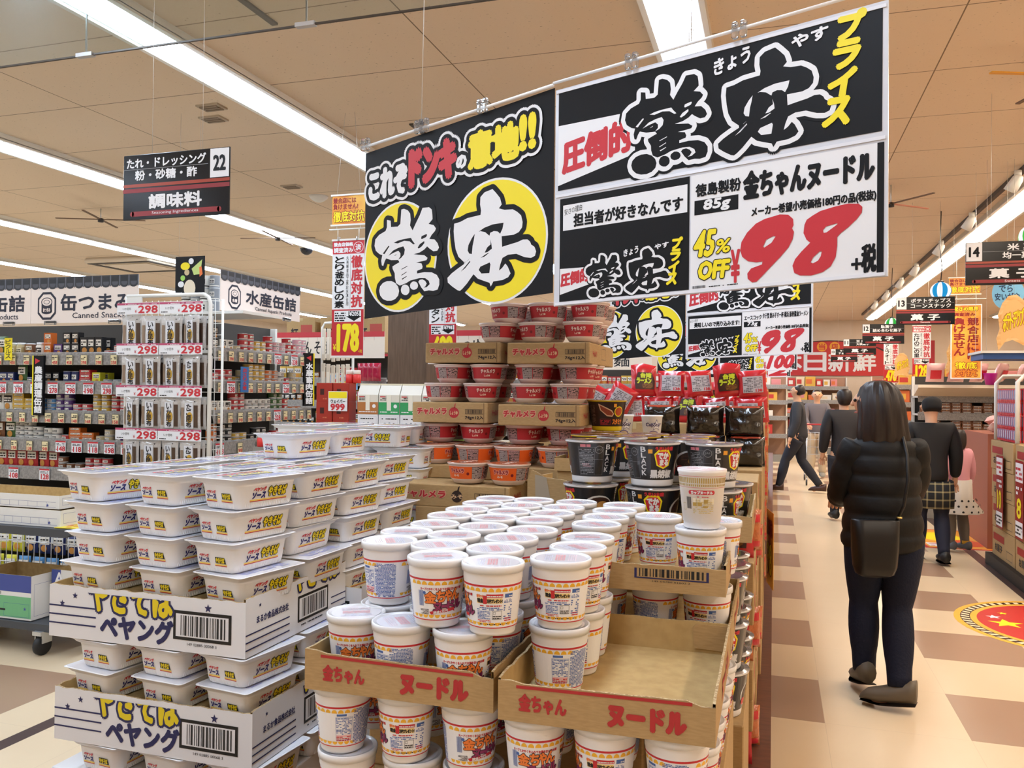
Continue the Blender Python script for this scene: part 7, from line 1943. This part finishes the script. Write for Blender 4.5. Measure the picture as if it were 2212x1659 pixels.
# white sign plate with potato chip cut-outs
t = thing('plate_shelf', 'white display plate with a dark blue underside above the right shelves', 'shelf', (1.66, 7.85, 1.865)); b = MB(); b.box((0, 0, 0), (1.1, .5, .02), PAINTW); b.build('plate', t); b = MB(); b.box((.02, .02, -.05), (1.08, .48, 0), M('#1f4a86', .5)); b.build('underside', t); b = MB(); [b.tube([(x, y, .02), (x, y, CEIL - 1.865)], .0015, WIRE, 5) for x in (.05, 1.05) for y in (.05, .45)]; b.build('hanging_wire', t)
CHIPM = noise_mat('chip_print', '#d9a05a', '#e9c48a', 9, .5, (1, 1, 3), 3)
def chip_board(x, y, z, k, lab):
    t = thing('chip_cutout', lab, 'cut-out sign', (x, y, z), .15, 'potato chip shaped cut-out signs'); s = plane((0, 0, 0), (1, 0, 0)); b = MB()
    oc = [(0, 0), (.05, .07), (.11, .09), (.17, .06), (.235, .02), (.225, .12), (.25, .2), (.235, .32), (.20, .42), (.14, .47), (.08, .46), (.03, .40), (-.005, .3), (.01, .18), (-.015, .1)]
    oc = [(a * k, c * k) for a, c in oc]
    b.loft([[tuple(s(u, v, l)) for u, v in oc] for l in (-.004, 0)], CHIPM); b.poly(s, [[(.125 * k + (u - .125 * k) * .8, .24 * k + (v - .24 * k) * .82) for u, v in oc]], M('#e6b878', .5), .0012)
    for i, c in enumerate('ポテトチップス'): b.text(s, c, .035 * k + i * .026 * k, .16 * k + i * .010 * k, .062 * k + i * .026 * k, .30 * k + i * .010 * k, YELL, .003, .002 * k, [(.004 * k, M('#a8501e', .5))])
    b.build('board', t)
    b = MB(); b.tube([(.12 * k, .002, .46 * k), (.12 * k, .002, CEIL - z)], .0012, WIRE, 5); b.build('hanging_wire', t)
chip_board(1.80, 7.90, 1.888, 1.0, 'potato chip shaped cut-out sign, largest, on the white display plate')
chip_board(2.25, 12.6, 1.80, 1.0, 'potato chip shaped cut-out sign hanging left of the orange banner')
chip_board(2.02, 15.9, 1.78, 1.0, 'potato chip shaped cut-out sign hanging between the 478 and 128 banners')
t = thing('speech_card', 'light blue speech balloon card with handwriting under the 14 sign', 'price card', (1.775, 8.0, 2.26), -.1); s = plane((0, 0, 0), (1, 0, 0)); b = MB(); oc = [(.11 + .12 * cos(2 * pi * k / 24) * (1 + .06 * cos(6 * k)), .12 + .14 * sin(2 * pi * k / 24)) for k in range(24)]; b.loft([[tuple(s(u, v, l)) for u, v in oc] for l in (-.003, 0)], M('#7fc4ec', .4)); b.text(s, 'でら', .05, .13, .15, .19, M('#20345c', .5), .001, .0015); b.text(s, '安いがや', .02, .06, .2, .12, M('#20345c', .5), .001, .0015); b.build('card', t); b = MB(); b.tube([(.11, .003, .25), (.11, .003, CEIL - 2.26)], .0012, WIRE, 5); b.build('hanging_wire', t)
# paper lanterns
def lantern(x, y, z, r, c1, lab):
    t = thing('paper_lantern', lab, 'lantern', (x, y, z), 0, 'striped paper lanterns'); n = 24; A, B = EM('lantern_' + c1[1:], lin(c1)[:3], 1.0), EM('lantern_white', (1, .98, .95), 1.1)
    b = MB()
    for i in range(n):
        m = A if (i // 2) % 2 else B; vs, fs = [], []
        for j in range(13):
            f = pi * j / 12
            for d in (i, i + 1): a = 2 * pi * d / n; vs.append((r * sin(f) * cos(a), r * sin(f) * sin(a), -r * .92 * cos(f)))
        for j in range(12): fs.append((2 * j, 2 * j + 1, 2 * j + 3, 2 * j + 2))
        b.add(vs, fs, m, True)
    b.build('paper_globe', t)
    b = MB(); b.lathe([(r * .3, .0), (r * .3, .015)], BLACKINK, 16, (0, 0, r * .9)); b.build('cap', t)
    b = MB(); b.tube([(0, 0, r * .9), (.012, 0, r + .15), (-.008, 0, r + .35), (0, 0, CEIL - z)], .005, BLACKINK, 6); b.build('cord', t)
lantern(1.715, 9.96, 2.635, .105, '#2a9ad6', 'blue and white striped paper lantern beside the 13 sign')
lantern(1.93, 7.4, 2.75, .11, '#4fc24a', 'green and white striped paper lantern at the right picture edge')
lantern(1.76, 14.2, 2.62, .105, '#3fb84a', 'green and white striped paper lantern half hidden by the 13 sign')
# floor stickers
t = thing('floor_sticker', 'round red floor sticker with yellow rope border and stars', 'floor sticker', (1.90, 6.27, .0)); s = plane((0, 0, .0008), (1, 0, 0), (0, 1, 0)); b = MB(); FY, FR = M('#e8b23c', .35), M('#c3302c', .35)
b.disc(s, 0, 0, .72, FY, 0, 64); b.disc(s, 0, 0, .68, M('#3a2412', .35), .0004, 64)
for k in range(64):
    a = 2 * pi * k / 64; b.poly(s, [[(.675 * cos(a), .675 * sin(a)), (.675 * cos(a + .05), .675 * sin(a + .05)), (.625 * cos(a + .075), .625 * sin(a + .075)), (.625 * cos(a + .025), .625 * sin(a + .025))]], M('#e9d9b0', .35), .0008)
b.disc(s, 0, 0, .62, FY, .0010, 64); b.disc(s, 0, 0, .58, FR, .0014, 64)
for u, v, r, m in ((-.42, -.02, .11, YELL), (-.30, -.20, .05, YELL), (-.46, .14, .05, PAPER), (-.28, -.30, .05, PAPER), (-.38, .26, .035, YELL), (.1, -.42, .08, YELL)): star(b, s, u, v, r, m) if False else b.poly(s, [[(u + (r if k % 2 == 0 else r * .42) * sin(k * pi / 5), v + (r if k % 2 == 0 else r * .42) * cos(k * pi / 5)) for k in range(10)]], m, .0020)
b.disc(s, .06, .12, .34, M('#e0883c', .35), .0020, 40, .24); b.disc(s, .04, .02, .24, M('#2a1c18', .35), .0026, 32, .10); b.disc(s, .10, -.14, .28, M('#e39a4e', .35), .0024, 32, .12); b.disc(s, .12, -.24, .16, M('#e8cf9a', .35), .0030, 24, .09)
b.build('sticker_sheet', t)
t = thing('floor_sticker', 'rectangular orange and yellow floor sticker under the child', 'floor sticker', (1.76, 9.75, 0), .05); s = plane((0, 0, .0008), (1, 0, 0), (0, 1, 0)); b = MB(); b.rect(s, -.34, -.62, .34, .62, M('#c8322a', .35), 0); b.rect(s, -.30, -.57, .30, .57, M('#e8a03a', .35), .0005); b.disc(s, -.05, .1, .2, YELL, .001, 24, .3); b.disc(s, .12, -.25, .16, M('#d8562c', .35), .0014, 20, .2); b.rect(s, -.28, -.5, -.05, -.3, PAPER, .001); b.micro(s, -.26, -.48, -.07, -.32, RED, 3, .0016); b.build('sticker_sheet', t)

# ------------------------------------------------------------ far end of the shop
t = thing('arch_sign', 'red arched sign with white and yellow lettering on the far wall', 'wall sign', (.62, 23.968, 2.02)); s = plane((0, 0, 0), (1, 0, 0)); b = MB()
arch = lambda k: [(-1.6 * k + .8, 0), (1.6 * k + .8, 0)] + [(.8 + 1.6 * k * cos(a), .40 + .55 * k * sin(a)) for a in [pi * i / 24 for i in range(25)]]
b.loft([[tuple(s(u, v, l)) for u, v in arch(1.0)] for l in (-.03, 0)], M('#3a1a14', .5)); b.poly(s, [arch(.955)], M('#c62e2e', .45), .004)
for i, c in enumerate('本日新鮮'): b.text(s, c, -.45 + i * .62, .12, .10 + i * .62, .62, PAPER, .008, .015)
for i, c in enumerate('当店'): b.disc(s, .62 + .32 * i, .78, .13, M('#e8a02a', .5), .008); b.text(s, c, .54 + .32 * i, .70, .70 + .32 * i, .86, M('#c62e2e', .5), .012, .004)
b.build('sign_board', t)
t = thing('arrow_sign', 'orange sign with a yellow downward arrow beyond the red noodle bags', 'hanging sign', (-.55, 13.2, 1.66)); s = plane((0, 0, 0), (1, 0, 0)); b = MB(); b.box((0, 0, 0), (.38, .006, .50), M('#e0662a', .45)); b.rect(s, 0, .30, .38, .5, M('#f0e6d8', .45), .001); b.poly(s, [[(.12, .27), (.26, .27), (.26, .16), (.33, .16), (.19, .05), (.05, .16), (.12, .16)]], YELL, .002); b.text(s, 'は', .25, .33, .36, .45, M('#7a2418', .5), .002, .006); b.rect(s, .03, .33, .22, .42, M('#5a4a44', .5), .002); b.poly(s, [[(.03, .42), (.22, .42), (.24, .46), (.05, .46)]], M('#8a7a72', .5), .002); b.build('board', t)
b = MB(); b.tube([(.03, .003, .5), (.03, .003, CEIL - 1.66)], .0012, WIRE, 5); b.tube([(.35, .003, .5), (.35, .003, CEIL - 1.66)], .0012, WIRE, 5); b.build('hanging_wire', t)
FARC = [('#d98a8a', 'pink'), ('#e6d2b0', 'cream'), ('#c43a34', 'red'), ('#e0b04a', 'yellow'), ('#d9703a', 'orange'), ('#e9e2d6', 'white')]
for g, (x, y, w) in enumerate(((-6.0, 17.0, 4.6), (-.9, 19.5, 1.2), (2.3, 14.6, 2.2), (2.3, 17.9, 2.2), (2.2, 21.0, 2.2), (-1.2, 22.6, 3.0))):
    gondola('far_gondola', 'far shelf unit at the back of the shop, %s' % ('left side', 'behind the noodle island', 'right side, nearest', 'right side, second', 'right side, farthest', 'under the red arched sign')[g], (x, y, 0), (1, 0, 0), w, .45, [1.7, 1.35, 1.0, .6], 1.95, M('#a8826a', .6))
    for r, z in enumerate((1.7, 1.35, 1.0, .6)):
        u = .05; k = 0
        while u < w - .3:
            c, cn = rs.choice(FARC); b = MB(); bw = rs.uniform(.16, .3); hh = rs.uniform(.14, .28)
            b.rbox((0, 0, 0), (bw - .02, .25, hh), M(c, .45), .008); s = plane((0, 0, 0), (1, 0, 0)); b.rect(s, .02, hh * .3, bw * .6, hh * .75, M(rs.choice(FARC)[0], .5), .002)
            tag(b.build('snack_box'), '%s pack on the %s far unit, %s shelf, %s along' % (cn, ('left', 'island end', 'near right', 'second right', 'farthest right', 'arch sign')[g], SHN[r], ORD[k]), 'snack box', 'packs on the far shelf units').location = (x + u, y + .06, z + .002)
            u += bw; k += 1
